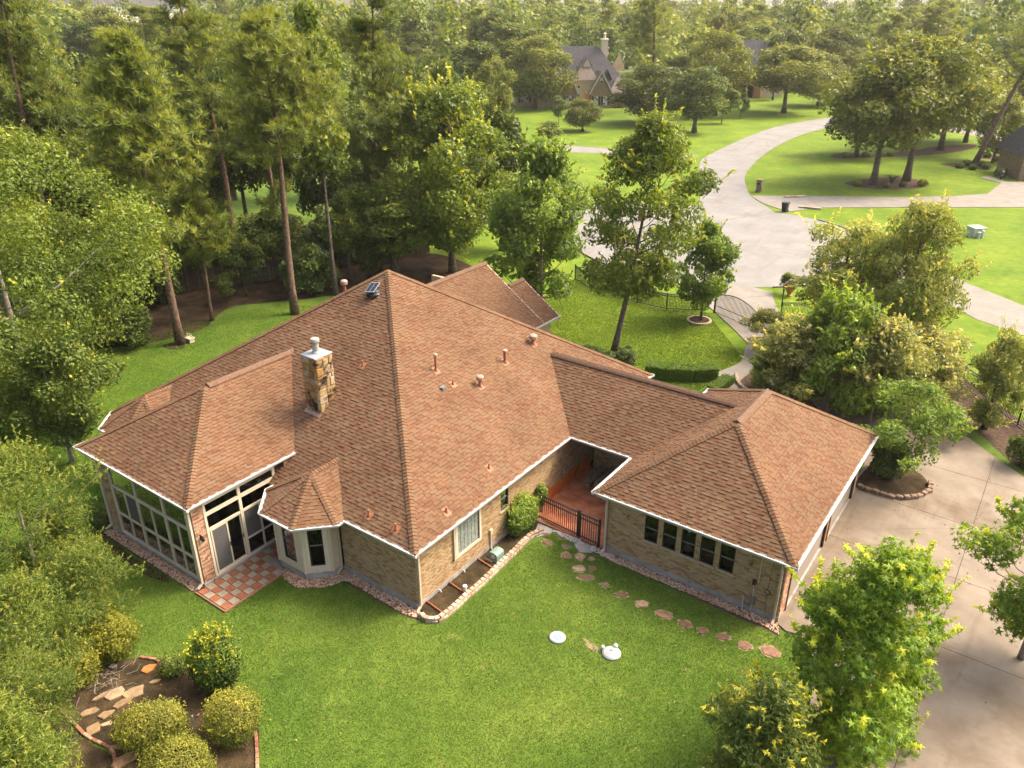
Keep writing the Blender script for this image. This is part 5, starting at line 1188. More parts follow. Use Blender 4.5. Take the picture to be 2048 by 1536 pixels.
def tree_meshes(h, r, cb, n_leaf, leaf, lm, bm='bark', shape='round', nclump=40, crad=.3, asp=.6, tr=None, lean=(0, 0), nl=9, shell=.45, up=.3, shoots=0, shoot_len=.8, irr=.25, lshape='diamond', bend=.3, droop=0., tone=.5, hang=0., nup=.35):
    C = clump_layout(h, r, cb, nclump, shape, irr); rad = r*crad*(.65+.7*rng.random(nclump))
    C[:, :2] *= 1-.65*crad; C[:, 2] = cb+(C[:, 2]-cb)*(1-.6*crad*r/(h-cb))+.25*crad*r
    C[:, 0] += lean[0]*C[:, 2]/h; C[:, 1] += lean[1]*C[:, 2]/h
    P, d, idx = crown_points(C, rad, n_leaf, up, shell)
    ct = rng.random(nclump)
    zz = (P[:, 2]-cb)/(h-cb)
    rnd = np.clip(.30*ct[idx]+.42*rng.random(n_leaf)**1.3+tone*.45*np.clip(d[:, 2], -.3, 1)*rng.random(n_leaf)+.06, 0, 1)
    if hang: P[:, 2] -= hang*rng.random(n_leaf)*np.hypot(P[:, 0], P[:, 1])/r
    if shoots:
        k = rng.choice(n_leaf, shoots); nn = 16; sp = []; sdd = []; sr = []
        for i in k:
            dv = unit((d[i]+np.array([0, 0, 1.0])+rng.normal(0, .25, 3))[None])[0]; L = shoot_len*(.5+rng.random())
            t = np.linspace(0, 1, nn)[:, None]; q = P[i]+dv*t*L+rng.normal(0, .05*shoot_len, (nn, 3))*(1.15-t); sp.append(q); sdd.append(unit(dv+rng.normal(0, .9, (nn, 3)))); sr.append(np.clip(.55+.4*t[:, 0]+rng.normal(0, .12, nn), 0, 1))
        P = np.vstack([P]+sp); d = np.vstack([d]+sdd); rnd = np.concatenate([rnd]+sr)
    Nn = unit(d*(1-nup)+rng.normal(0, .55, d.shape)+np.array([0, 0, nup]))
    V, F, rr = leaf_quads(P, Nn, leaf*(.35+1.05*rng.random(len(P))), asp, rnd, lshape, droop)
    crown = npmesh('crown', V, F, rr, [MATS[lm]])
    mb = MB(); limbs(mb, h, cb, C, tr or h*.018+.05, nl, lean, bend); trunk = mb.mesh('trunk', MATS[bm], True)
    return trunk, crown
def pine_meshes(h, cb, r, n_tuft=520, needle=.34, tr=.2, lean=(0, 0), bend=.3, extra=(), flat=.35, blades=26, seed_shape=1.):
    mb = MB(); k = 9; ph = rng.random()*6.28; pts = []
    for i in range(k+1):
        t = i/k; pts.append(Vector((lean[0]*t+bend*math.sin(ph+t*3.2)*t, lean[1]*t+bend*math.cos(ph+t*2.7)*t, h*.97*t)))
    mb.tube(pts, [tr*(1.3 if i == 0 else 1)*(1-.8*(i/k)**1.2) for i in range(k+1)], 10)
    T = []; D = []; tone = []
    def at(z):
        t = max(0, min(.999, z/(h*.97))); i = int(t*k); return pts[i].lerp(pts[i+1], t*k-i)
    nb = int(16+h*1.1)
    for b_ in range(nb):
        t = (b_+rng.random())/nb; z = cb+(h-cb)*t*.98
        if rng.random() < .10: continue
        L = r*(1.0-.72*t**1.3)*(.55+.6*rng.random())*(.55+.45*min(1, t*4)); a = rng.random()*6.28; p = at(z)
        el = .15+.55*t+rng.normal(0, .12); dv = Vector((math.cos(a)*math.cos(el), math.sin(a)*math.cos(el), math.sin(el)))
        m1 = p+dv*L*.5-Vector((0, 0, .05*L)); q = p+dv*L+Vector((0, 0, .10*L)); r0 = tr*.28*(1-.6*t)
        mb.tube([p, m1, q], [r0, r0*.7, r0*.25], 5)
        nt_ = max(5, int(n_tuft/nb)); ctone = rng.random()
        for j in range(nt_):
            s = .35+.68*rng.random()**.6; c = p.lerp(m1, s*2) if s < .5 else m1.lerp(q, (s-.5)*2)
            sp = L*.26*(.4+s); o = Vector((rng.normal(0, sp), rng.normal(0, sp), rng.normal(0, sp*flat)+.08))
            T.append(c+o); D.append((o.normalized()*.5+Vector((0, 0, .8))+dv*.3).normalized()); tone.append(.4*ctone+.6*rng.random())
    for (z, a, L, n_) in extra:
        p = at(z); dv = Vector((math.cos(a), math.sin(a), .12)); q = p+dv*L; mb.tube([p, p.lerp(q, .5)+Vector((0, 0, .25*L)), q], [tr*.22, tr*.15, tr*.06], 5)
        for j in range(n_):
            o = Vector(rng.normal(0, L*.28, 3))*.8; T.append(q+o); D.append((o.normalized()*.6+Vector((0, 0, .7))).normalized()); tone.append(rng.random())
    T = np.array([tuple(t) for t in T]); D = np.array([tuple(t) for t in D]); n = len(T)
    # each tuft: needles fanning out from a point
    dirs = unit(rng.normal(size=(n, blades, 3))+D[:, None]*.75 if False else (rng.normal(size=(n, blades, 3))+D[:, None]*.75).reshape(-1, 3)).reshape(n, blades, 3)
    side = np.cross(dirs, D[:, None]+rng.normal(0, .3, (n, blades, 3))); side = side/np.maximum(np.linalg.norm(side, axis=2, keepdims=True), 1e-6)
    L = needle*(.7+.5*rng.random((n, blades, 1)))
    A = np.repeat(T[:, None], blades, 1); V = np.stack([A+side*.010, A-side*.014+dirs*L*.2, A+dirs*L-side*.010, A+dirs*L*.6+side*.028], 2).reshape(-1, 3)
    F = np.arange(len(V)).reshape(-1, 4); up = dirs[:, :, 2]
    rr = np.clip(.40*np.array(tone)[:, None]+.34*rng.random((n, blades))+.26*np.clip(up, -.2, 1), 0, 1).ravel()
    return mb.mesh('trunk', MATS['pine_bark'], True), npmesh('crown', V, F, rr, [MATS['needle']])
def plant(name, tm, loc, label, cat='tree', group=None, rz=0, sc=1.):
    o = empty(name, (loc[0], loc[1], 0), label, cat, group); o.rotation_euler = (0, 0, rz); o.scale = sc if hasattr(sc, '__len__') else (sc, sc, sc)
    link(tm[0], 'trunk', o); link(tm[1], 'crown', o); return o
def P2(x, y): q = gp(x, y); return q

# ---- shared kinds
TW = [tree_meshes(13, 3.6, 2.2+1.2*i, 13000, .36, 'leaf_wood', shape=('oval', 'round', 'oval', 'round')[i], nclump=46, crad=.30, nl=8, shoots=60, shoot_len=1.0) for i in range(4)]
TT = tree_meshes(20, 3.0, 8.5, 9000, .40, 'leaf_wood', shape='oval', nclump=40, crad=.34, nl=16, tr=.22, irr=.5)
TO = [tree_meshes(11, 4.8, (3.8, 2.0)[i], 17000, .34, 'leaf_olive', shape='umbrella' if i == 0 else 'round', nclump=66, crad=.26, nl=10, up=.4, shoots=80, shoot_len=.8) for i in range(2)]
TU = tree_meshes(4, 2.0, .3, 7000, .26, 'leaf_dark', shape='round', nclump=24, crad=.36, nl=6, tr=.06)
TP = [pine_meshes(20, 9.5-1.5*i, 3.8, 1250, .46, .24, bend=.5+.3*i, flat=.4) for i in range(2)]
TS = tree_meshes(5, 1.5, 1.4, 3500, .22, 'leaf_wood', shape='round', nclump=18, crad=.36, nl=6, tr=.05)
def put(name, tm, th, tr_, bx, by, ytop, hw, label, group=None, cat='tree', at=None, rz=None):
    b_ = gp(bx, by) if at is None else (at[0], at[1], 0.); h = height_to(b_, ytop); r = hw*pxl((b_[0], b_[1], h*.6))[2]/1581
    return plant(name, tm, b_, label, cat, group, rng.random()*6.28 if rz is None else rz, (r/tr_, r/tr_, h/th))
# ---- notable trees, each its own
# sunlit oak at the left, overhanging the roof end
oak = tree_meshes(15.6, 7.4, 1.2, 92000, .185, 'leaf_oak', 'pale_bark', 'round', 120, .20, nl=26, tr=.26, shoots=260, shoot_len=.7, irr=.35, shell=.35)
plant('oak_tree', oak, (-26.4, -1.0), 'large sunlit oak at the far end of the house, its boughs over the roof')
oak2 = tree_meshes(6.8, 2.6, 1.6, 19000, .17, 'leaf_oak', 'pale_bark', 'round', 40, .28, nl=12, tr=.12, shoots=120, shoot_len=.5, irr=.4)
plant('oak_tree', oak2, (-20.9, -2.1), 'smaller oak standing against the far roof corner')
# feathery willow-leaved trees in the lower left
fe = [tree_meshes(6.6, 2.5, 1.2, 19000, .16, 'leaf_feather', 'pale_bark', 'round', 60, .25, asp=.26, nl=14, tr=.09, shoots=420, shoot_len=.42, irr=.4, droop=.3),
      tree_meshes(5.4, 2.2, .6, 17000, .155, 'leaf_feather', 'pale_bark', 'round', 50, .27, asp=.26, nl=12, tr=.08, shoots=380, shoot_len=.40, irr=.45, droop=.3)]
for (x, y, z, k, s, lb) in ((45, 1035, 3.7, 0, 1.0, 'feathery light green tree beside the sunroom corner'), (160, 1140, 2.9, 1, .74, 'feathery tree reaching towards the pebble strip of the sunroom'),
                            (30, 1245, 3.2, 1, .85, 'feathery tree at the picture edge above the bare soil'), (40, 1400, 2.9, 0, .62, 'low feathery tree beside the garden bed with dead twigs'), (-20, 1520, 3.2, 1, .9, 'feathery tree in the lower left corner of the picture')):
    q = gp(x, y, z); plant('feathery_tree', fe[k], q, lb, group='feathery trees at the lower left', rz=rng.random()*6, sc=s)
# sweetgum and its neighbours at the lower right
gum = tree_meshes(7.9, 2.8, .2, 15000, .20, 'leaf_gum', 'pale_bark', 'oval', 60, .24, nl=22, tr=.085, shoots=130, shoot_len=.7, irr=.4, lshape='star', shell=.3, tone=.7)
plant('sweetgum_tree', gum, (14.75, 3.1), 'bright green star-leaved young tree standing by the garage court')
gum2 = tree_meshes(8.2, 2.9, 1.6, 9500, .21, 'leaf_gum', 'pale_bark', 'oval', 42, .25, nl=18, tr=.09, shoots=40, shoot_len=.6, irr=.45, lshape='star', shell=.3, tone=.8)
plant('sweetgum_tree', gum2, (18.6, 10.3), 'darker star-leaved tree leaning in over the court from the picture edge')
tip = tree_meshes(4.9, 1.8, .2, 22000, .17, 'leaf_tip', 'pale_bark', 'oval', 40, .28, asp=.3, nl=14, tr=.06, shoots=240, shoot_len=.5, irr=.4, tone=.2)
plant('yellow_tipped_tree', tip, (13.15, -.75), 'shrubby tree with golden shoot tips below the star-leaved tree')
# trees by the drive behind the garage
mg = [tree_meshes(10.5, 3.7, 1.2, 34000, .25, 'leaf_magnolia', 'bark', 'round', 95, .24, asp=.4, nl=14, shoots=260, shoot_len=.8, irr=.4, droop=.5), tree_meshes(9, 2.4, .6, 19000, .24, 'leaf_magnolia', 'bark', 'round', 60, .27, asp=.4, nl=12, shoots=200, shoot_len=.9, irr=.45, droop=.5)]
put('drooping_leaf_tree', mg[0], 10.5, 3.7, 1772, 765, 396, 114, 'large grey-green tree with drooping leaves beyond the drive')
put('drooping_leaf_tree', mg[1], 9, 2.4, 1662, 690, 432, 94, 'upright grey-green tree in front of the turning circle')
cm = [tree_meshes(5.0, 2.0, .5, 12000, .20, 'leaf_light', 'pale_bark', 'umbrella', 44, .27, asp=.45, nl=22, tr=.05, shoots=160, shoot_len=.6, irr=.45, bend=.6), tree_meshes(5, 2.1, 1.3, 9000, .18, 'leaf_pale', 'pale_bark', 'umbrella', 42, .26, asp=.5, nl=26, tr=.05, shoots=90, shoot_len=.5, irr=.5, bend=.6)]
for bx, by, yt, hw, k, lb in ((1575, 815, 632, 98, 1, 'pale bushy crape myrtle beside the front path'), (1652, 835, 572, 105, 0, 'bright green crape myrtle with white blossom behind the garage roof'), (1738, 850, 628, 96, 1, 'pale bushy crape myrtle behind the garage hip'),
                              (1812, 815, 650, 100, 1, 'grey-green crape myrtle between garage and black fence'), (1525, 705, 618, 46, 1, 'thin straggly shrub by the arched gate')):
    put('crape_myrtle', cm[k], 5, 2.05, bx, by, yt, hw, lb, 'crape myrtles along the drive', at=gp(bx, by))
cv = tree_meshes(5.2, 2.3, 1.9, 7500, .17, 'leaf_light', 'pale_bark', 'umbrella', 40, .22, asp=.5, nl=34, tr=.045, shoots=60, shoot_len=.4, irr=.5, bend=.8)
put('crape_myrtle', cv, 5.2, 2.3, 1800, 958, 765, 110, 'vase-shaped crape myrtle with many bare stems at the garage corner')
for bx, by, yt, hw, k, lb in ((1545, 790, 690, 60, 0, 'green shrub in the mulch bed beside the front path'), (1610, 790, 650, 66, 1, 'pale shrub between the crape myrtles'), (1700, 800, 640, 70, 0, 'leafy green shrub behind the garage ridge'), (1770, 835, 700, 66, 0, 'leafy green shrub behind the garage corner'), (1860, 800, 700, 62, 1, 'pale shrub beside the black fence')):
    put('crape_myrtle', cm[k], 5, 2.05, bx, by, yt, hw, lb, 'crape myrtles along the drive', cat='shrub')
put('garden_shrub', TU, 4, 2.0, 1768, 952, 860, 42, 'dark shrub at the foot of the vase-shaped crape myrtle', cat='shrub')
put('bed_tree', mg[1], 9, 2.4, 1968, 858, 655, 56, 'slender leafy tree in the pine-straw bed by the fence')
put('bed_tree', TS, 5, 1.5, 1905, 895, 835, 20, 'sparse little shrub in the pine-straw bed', cat='shrub')
put('bed_tree', TU, 4, 2.0, 2050, 930, 850, 40, 'dark round shrub at the picture edge of the pine-straw bed', cat='shrub')
# front lawn
pr = tree_meshes(15.2, 4.4, 4.4, 25000, .28, 'leaf_oak', 'bark', 'oval', 84, .20, lean=(1.5, 1.1), asp=.45, nl=24, tr=.20, shoots=160, shoot_len=.8, irr=.5, shell=.4, droop=.6)
plant('front_tree', pr, gp(1225, 715), 'tall dark-trunked tree on the front lawn beside the house')
rg = tree_meshes(7.3, 2.4, 1.3, 14000, .27, 'leaf_light', 'bark', 'oval', 38, .27, asp=.45, nl=16, tr=.09, shoots=90, shoot_len=.6, irr=.45, droop=.5)
plant('ring_tree', rg, gp(1401, 642), 'small tree growing in the stone ring')
mp = tree_meshes(12.6, 4.4, 1.6, 30000, .27, 'leaf_light', 'pale_bark', 'oval', 80, .22, asp=.6, nl=16, tr=.16, shoots=260, shoot_len=.9, irr=.4)
plant('maple_tree', mp, gp(1082, 628), 'light green maple behind the front gable')
bo = tree_meshes(15.5, 5.6, 2.5, 34000, .32, 'leaf_oak', 'bark', 'round', 90, .22, nl=14, tr=.3, shoots=400, shoot_len=1.2, irr=.3)
plant('large_oak', bo, gp(905, 545), 'large dense oak rising behind the roof peak')
put('hedge_oak', TW[1], 13, 3.6, 790, 552, 350, 95, 'dark tree closing the gap left of the large oak')
put('hedge_oak', TW[0], 13, 3.6, 1005, 500, 195, 75, 'olive tree between the large oak and the street')
for bx, by, yt, hw, lb in ((1195, 735, 690, 40, 'low green shrub at the foot of the front tree'), (1245, 725, 690, 30, 'rounded shrub behind the front tree trunk')): put('garden_shrub', TU, 4, 2.0, bx, by, yt, hw, lb, cat='shrub')
# pines
p3 = pine_meshes(19.4, 11.0, 4.4, 1500, .48, .27, lean=(-.6, .3), bend=.55, extra=((8.6, 2.6, 1.3, 26), (7.4, 2.9, 2.0, 30), (10.4, 2.8, 2.2, 0), (12.2, -.2, 2.5, 40)))
plant('pine_tree', p3, gp(590, 628), 'tall pine with a long bare curving trunk behind the roof edge', group='tall pines at the wood edge')
p1 = pine_meshes(18.4, 6.0, 3.8, 1900, .48, .27, bend=.25, flat=.45)
plant('pine_tree', p1, gp(361, 688), 'tall bushy pine beside the wooden planter', group='tall pines at the wood edge')
p2 = pine_meshes(11.5, 4.0, 2.0, 800, .42, .13, lean=(.2, .5), bend=.2)
plant('pine_tree', p2, gp(424, 641), 'slender young pine between the two tall ones', group='tall pines at the wood edge')
PL = ((140, 600, -60, 120, 0, 'dark-topped pine rising above the left wood'), (470, 520, -30, 120, 1, 'wide pine crown behind the bare-trunked pine'), (762, 548, -25, 105, 1, 'wide-armed pine above the large oak'), (560, 500, 60, 80, 0, 'pine between the bare trunk and the tall thin tree'),
      (300, 545, 150, 80, 0, 'olive pine behind the bushy one'), (1300, 222, -15, 62, 0, 'dark pine beside the grey-roofed house'), (1745, 205, 30, 60, 1, 'dark pine behind the round oaks'), (1850, 200, 2, 62, 0, 'tall pine above the round oaks'), (1215, 160, -8, 34, 1, 'pine behind the grey-roofed house'), (320, 250, 15, 55, 0, 'distant pine standing against the pale field'), (415, 240, 5, 50, 1, 'distant pine right of the pale field'))
for bx, by, yt, hw, k, lb in PL: put('pine_tree', TP[k], 20, 3.8, bx, by, yt, hw, lb, 'pines around the place')
lp = pine_meshes(22, 11, 4.5, 700, .6, .38, lean=(6.5, 1.0), bend=.4)
plant('pine_tree', lp, gp(1947, 333), 'leaning pine beside the grey-roofed garage', rz=YAW)
# ---- the wood behind the back lawn
WL = [(672, 590, -8, 66, TT, 20, 3.0, 'tall thin tree with a dark trunk behind the timber fence'), (30, 575, 150, 110, TW[0], 13, 3.6, 'dark broad tree above the sunlit oak'), (120, 560, 35, 110, TW[1], 13, 3.6, 'large grey-green tree high in the left wood'),
      (215, 580, 275, 90, TW[2], 13, 3.6, 'shaded tree left of the bushy pine'), (50, 480, 90, 90, TW[3], 13, 3.6, 'bright tree top at the left picture edge'),
      (170, 700, 500, 78, TU, 4, 2.0, 'deep green understorey bush behind the sunlit oak'), (268, 690, 605, 50, TU, 4, 2.0, 'rounded dark bush at the edge of the leaf litter'),
      (215, 640, 440, 85, TW[1], 13, 3.6, 'low spreading tree behind the rounded dark bush'), (330, 600, 455, 60, TU, 4, 2.0, 'dense understorey behind the bushy pine'), (455, 605, 545, 26, TS, 5, 1.5, 'bright little sapling in the leaf litter'), (493, 592, 470, 40, TS, 5, 1.5, 'slim sapling by the timber fence'),
      (560, 560, 420, 70, TW[3], 13, 3.6, 'leafy tree between the two tall pines'), (625, 585, 470, 60, TU, 4, 2.0, 'dark shrub behind the bare-trunked pine'), (700, 560, 380, 60, TW[2], 13, 3.6, 'shaded tree below the tall thin one'),
      (745, 560, 440, 40, TW[0], 13, 3.6, 'tree with a grey trunk by the roof peak'), (400, 570, 350, 70, TW[0], 13, 3.6, 'shaded tree behind the slender young pine')]
for bx, by, yt, hw, tm, th, tr_, lb in WL: put('wood_tree', tm, th, tr_, bx, by, yt, hw, lb, 'trees of the wood behind the lawn', cat='shrub' if tm is TU else 'tree')
BL = 'leafy tree in the dense wood beyond the timber fence'; HAZY_W = []; HAZY = []
for i, (bx, by, yt, hw) in enumerate(((-40, 520, 120, 90), (95, 500, 110, 80), (190, 500, 150, 80), (265, 490, 190, 70), (350, 500, 240, 65), (430, 495, 210, 70), (500, 480, 180, 65), (580, 485, 220, 60), (640, 470, 170, 60), (705, 470, 200, 60), (770, 470, 200, 60), (850, 440, 150, 70), (930, 430, 140, 60),
                                      (20, 430, 40, 80), (140, 420, 60, 75), (240, 410, 120, 65), (390, 415, 130, 60), (470, 400, 110, 60), (560, 395, 95, 60), (650, 400, 110, 55), (740, 390, 115, 55), (820, 380, 110, 55), (900, 370, 120, 50), (-30, 640, 300, 80), (100, 640, 360, 80))):
    HAZY_W.append(put('wood_tree', TW[i % 4], 13, 3.6, bx, by, yt, hw, BL, 'leafy trees of the dense wood'))
# ---- along the street
SL = [(1165, 262, 198, 36, TO[1], 11, 4.8, 'small round tree on the bright lawn before the grey-roofed house'), (1117, 247, 192, 20, TS, 5, 1.5, 'young staked tree beside the grey-roofed house'), (1388, 265, 133, 52, TW[1], 13, 3.6, 'upright oval tree in a mulch ring by the street bend'), (1443, 247, 165, 24, TS, 5, 1.5, 'slim tree beside the oval street tree'),
      (1305, 248, 128, 72, TO[1], 11, 4.8, 'broad round tree right of the grey-roofed house'), (1430, 232, 62, 60, TO[1], 11, 4.8, 'tall sunlit round tree behind the street bend'), (1480, 236, 186, 15, TS, 5, 1.5, 'thin sapling on the street lawn'), (1567, 226, 88, 78, TO[0], 11, 4.8, 'round oak casting shade by the far street'), (1635, 212, 105, 50, TO[1], 11, 4.8, 'oak behind the shade-casting round one'),
      (1070, 218, 72, 64, TO[1], 11, 4.8, 'yellow-green tree hiding the wing of the grey-roofed house'), (1030, 190, 45, 60, TW[1], 13, 3.6, 'dark tree behind the yellow-green one'), (960, 215, 85, 50, TW[3], 13, 3.6, 'pale tree at the back of the neighbour lawn'), (985, 260, 120, 40, TO[1], 11, 4.8, 'grey-green tree left of the yellow-green one'),
      (1746, 370, 92, 112, TO[0], 11, 4.8, 'large oak with a leaning trunk in the oval bed'), (1812, 362, 66, 118, TO[0], 11, 4.8, 'tallest oak in the oval bed'), (1712, 312, 130, 70, TO[1], 11, 4.8, 'oak at the end of the long mulch bed'), (1880, 300, 80, 95, TO[0], 11, 4.8, 'broad oak over the long mulch bed'), (1930, 285, 110, 70, TO[1], 11, 4.8, 'oak behind the leaning pine'),
      (1985, 325, 200, 45, TO[1], 11, 4.8, 'small leaning oak beside the grey-roofed garage'), (2030, 240, 60, 70, TW[1], 13, 3.6, 'dark tree at the right picture edge'), (1560, 190, 60, 40, TW[3], 13, 3.6, 'pale tree behind the orange brick arch'), (1545, 200, 95, 20, TW[0], 13, 3.6, 'olive tree beside the orange brick arch'), (1660, 180, 50, 60, TO[1], 11, 4.8, 'hazy round tree beyond the far street'), (1365, 190, 110, 40, TW[2], 13, 3.6, 'rusty-leaved tree behind the broad round one'),
      (1100, 300, 240, 30, TS, 5, 1.5, 'thin tree at the side street behind the maple'), (1575, 590, 545, 18, TS, 5, 1.5, 'little round tree by the terracotta urn')]
for bx, by, yt, hw, tm, th, tr_, lb in SL: put('street_tree', tm, th, tr_, bx, by, yt, hw*1.18, lb, 'trees along the street')
FL = 'hazy tree on the far side of the street houses'
for i in range(84):
    bx = rng.uniform(-20, 2080); by = rng.uniform(95, 180)
    if 190 < bx < 440: by = 165+20*rng.random()
    if 1040 < bx < 1290 and by > 140: by = 125
    HAZY.append(put('far_tree', [*TW, *TO, TP[0], TP[1]][i % 8] if i % 3 else TP[i % 2], (13, 13, 13, 13, 11, 11, 20, 20)[i % 8] if i % 3 else 20, (3.6, 3.6, 3.6, 3.6, 4.8, 4.8, 3.8, 3.8)[i % 8] if i % 3 else 3.8, bx, by, max(-14, by*.55-65+rng.uniform(-14, 18)), rng.uniform(34, 54)*(by/150)**.6, FL, 'hazy trees beyond the street'))
# say which one: by its kind, its depth and the landmark it stands above
def say_which(objs, marks, fmt):
    cells = {}
    for o in objs:
        u, v, dep = pxl((o.location.x, o.location.y, 0)); mk = [m for x, m in marks if u < x][0]
        t = o.children[1].data; kind = 'dark bush' if t is TU[1] else 'pine' if any(t is p[1] for p in TP) else ('round oak' if any(t is p[1] for p in TO) else 'leafy tree')
        cells.setdefault((mk, kind), []).append((dep, o))
    for (mk, kind), L in cells.items():
        L.sort(key=lambda q: q[0]); n = len(L); w_ = {1: [''], 2: ['nearer ', 'farther '], 3: ['nearest ', 'middle ', 'farthest ']}.get(n) or ([q+' nearest ' for q in ('the', 'second', 'third', 'fourth', 'fifth', 'sixth', 'seventh', 'eighth', 'ninth', 'tenth', 'eleventh', 'twelfth')][:n-1]+['farthest ']+['last ']*n)
        for (d, o), k in zip(L, w_): o['label'] = fmt % (k, kind, mk)
for i in range(15):
    bx = 300+33*i; HAZY_W.append(put('understorey_bush', TU, 4, 2.0, bx, 548-.075*(bx-300)+rng.normal(0, 6), 440-.05*(bx-300)+rng.normal(0, 14), 46, BL, 'leafy trees of the dense wood', cat='shrub'))
say_which(HAZY_W, ((60, 'at the left picture edge'), (180, 'behind the dark-topped pine'), (290, 'behind the olive pine'), (400, 'behind the bushy pine'), (480, 'behind the slender young pine'), (560, 'behind the wide pine crown'), (640, 'behind the bare-trunked pine'), (720, 'behind the tall thin tree'), (800, 'behind the wide-armed pine'), (5000, 'behind the large oak')), '%s%s of the dense wood, %s')
say_which(HAZY, ((120, 'above the sunlit oak'), (230, 'left of the pale field'), (330, 'at the pale field'), (440, 'right of the pale field'), (540, 'above the bare-trunked pine'), (640, 'above the tall thin tree'), (740, 'left of the wide-armed pine'), (830, 'above the large oak'), (920, 'right of the large oak'), (1010, 'left of the yellow-green tree'), (1110, 'behind the yellow-green tree'), (1180, 'left of the cream house chimney'), (1260, 'right of the cream house chimney'), (1340, 'behind the broad round tree'), (1420, 'above the street bend'),
    (1500, 'left of the orange arch house'), (1590, 'above the round shade oak'), (1680, 'above the far street'), (1760, 'left of the tall oaks'), (1840, 'above the tall oaks'), (1920, 'right of the tall oaks'), (2000, 'left of the leaning pine top'), (9000, 'at the right picture edge')), '%shazy distant %s %s')
# ---- far woods: one mass out to the horizon
def far_wood(name, n, r0, r1, hmin, hmax, quads, size, label, a0=-42, a1=42):
    Vs, Rs = [], []
    for i in range(n):
        d = math.sqrt(rng.uniform(r0*r0, r1*r1)); a = math.radians(rng.uniform(a0, a1))
        x, y = CAM_XY[0]+d*(-_sa*math.cos(a)+_ca*math.sin(a)), CAM_XY[1]+d*(_ca*math.cos(a)+_sa*math.sin(a))
        u = pxl((x, y, 0))[0]
        if 200 < u < 420 and rng.random() < .9: continue       # the pale clearing
        if (1040 < u < 1300 and d < 240) or (1430 < u < 1570 and d < 262) or (1560 < u < 1720 and d < 225): continue     # around the houses and the far street
        h = rng.uniform(hmin, hmax); r = h*rng.uniform(.26, .4)
        q = quads; C = clump_layout(h, r, h*.12, 14, 'oval', .4); P, dd, idx = crown_points(C, np.full(14, r*.42), q, .3, .5)
        Nn = unit(dd+rng.normal(0, .5, dd.shape)+np.array([0, 0, .35])); s = size*(.6+.8*rng.random(q))
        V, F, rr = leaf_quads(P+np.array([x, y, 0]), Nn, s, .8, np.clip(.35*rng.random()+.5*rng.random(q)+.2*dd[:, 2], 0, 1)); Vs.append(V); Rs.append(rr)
    V = np.vstack(Vs); me = npmesh(name, V, np.arange(len(V)).reshape(-1, 4), np.concatenate(Rs), [MATS['leaf_wood']])
    return link(me, name, None, (0, 0, 0), label=label, kind='stuff')
far_wood('far_woodland', 560, 205, 440, 13, 25, 400, 1.15, 'far woodland fading into haze beyond the street')
far_wood('horizon_woodland', 420, 460, 1300, 14, 25, 200, 2.4, 'pale woodland along the horizon')
b = MB(); pts = []
for i in range(61):
    a = math.radians(-50+100*i/60); d = 2600; h = 12+10*math.sin(i*.7)+7*math.sin(i*1.9+1)
    x, y = CAM_XY[0]+d*(-_sa*math.cos(a)+_ca*math.sin(a)), CAM_XY[1]+d*(_ca*math.cos(a)+_sa*math.sin(a)); x2, y2 = x*1.4, y*1.4
    pts.append(((x, y, -1), (x*1.08, y*1.08, h), (x2, y2, -1)))
for p, q in zip(pts, pts[1:]): b.add([*p, *q], [(0, 3, 4, 1), (1, 4, 5, 2)])
b.obj('hills', MATS['hill'], kind='structure', label='low wooded rise along the horizon')
sheet('pale_field', [gp(*q)[:2] for q in ((210, 60), (420, 60), (440, 28), (200, 28))], .01, 'pale_field', label='pale open field near the horizon')
# ---- shrubs of the garden bed: dense leafy balls
def ball(name, px_, py_, z, rx, ry, rz_, n, leaf, lm, label, asp=.55, rough=.05, cat='shrub', group=None, shoots=0, rot=0., lumps=18):
    q = gp(px_, py_, z); dirs = unit(rng.normal(size=(n, 3))); L = unit(rng.normal(size=(lumps, 3)))
    lump = np.max(np.exp(-9*(1-dirs@L.T))*(.6+.4*rng.random(lumps)), axis=1)
    rad = .76+.25*lump+rng.normal(0, rough, n)-.25*(rng.random(n) < .25)*rng.random(n)
    P = dirs*rad[:, None]*np.array([rx, ry, rz_]); c, s = math.cos(rot), math.sin(rot); P = np.column_stack([P[:, 0]*c-P[:, 1]*s, P[:, 0]*s+P[:, 1]*c, P[:, 2]])
    P[:, 2] = np.maximum(P[:, 2]+z, .04)
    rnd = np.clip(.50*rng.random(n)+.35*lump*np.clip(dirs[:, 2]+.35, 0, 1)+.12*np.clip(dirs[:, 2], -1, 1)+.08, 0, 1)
    if shoots:
        k = rng.choice(np.nonzero(dirs[:, 2] > .1)[0], shoots); t = np.linspace(0, 1, 8)
        for i in k:
            pp = P[i]+np.outer(t, (dirs[i]*.5+np.array([0, 0, .7])))*leaf*3+rng.normal(0, leaf*.3, (8, 3)); P = np.vstack([P, pp]); dirs = np.vstack([dirs, unit(rng.normal(size=(8, 3))+np.array([0, 0, .6]))]); rnd = np.concatenate([rnd, np.clip(.65+.35*t, 0, 1)])
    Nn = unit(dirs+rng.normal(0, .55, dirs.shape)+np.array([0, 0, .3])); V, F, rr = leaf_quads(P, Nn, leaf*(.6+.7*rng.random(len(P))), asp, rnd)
    mb = MB()
    for k in range(6):
        a = k*1.05; mb.tube([(math.cos(a)*.05, math.sin(a)*.05, 0), (math.cos(a)*rx*.3, math.sin(a)*ry*.3, z*.7), (math.cos(a)*rx*.65, math.sin(a)*ry*.65, z*1.2)], [.03, .022, .008], 6)
    return plant(name, (mb.mesh('stem', MATS['bark']), npmesh('foliage', V, F, rr, [MATS[lm]])), (q[0], q[1]), label, cat, group)
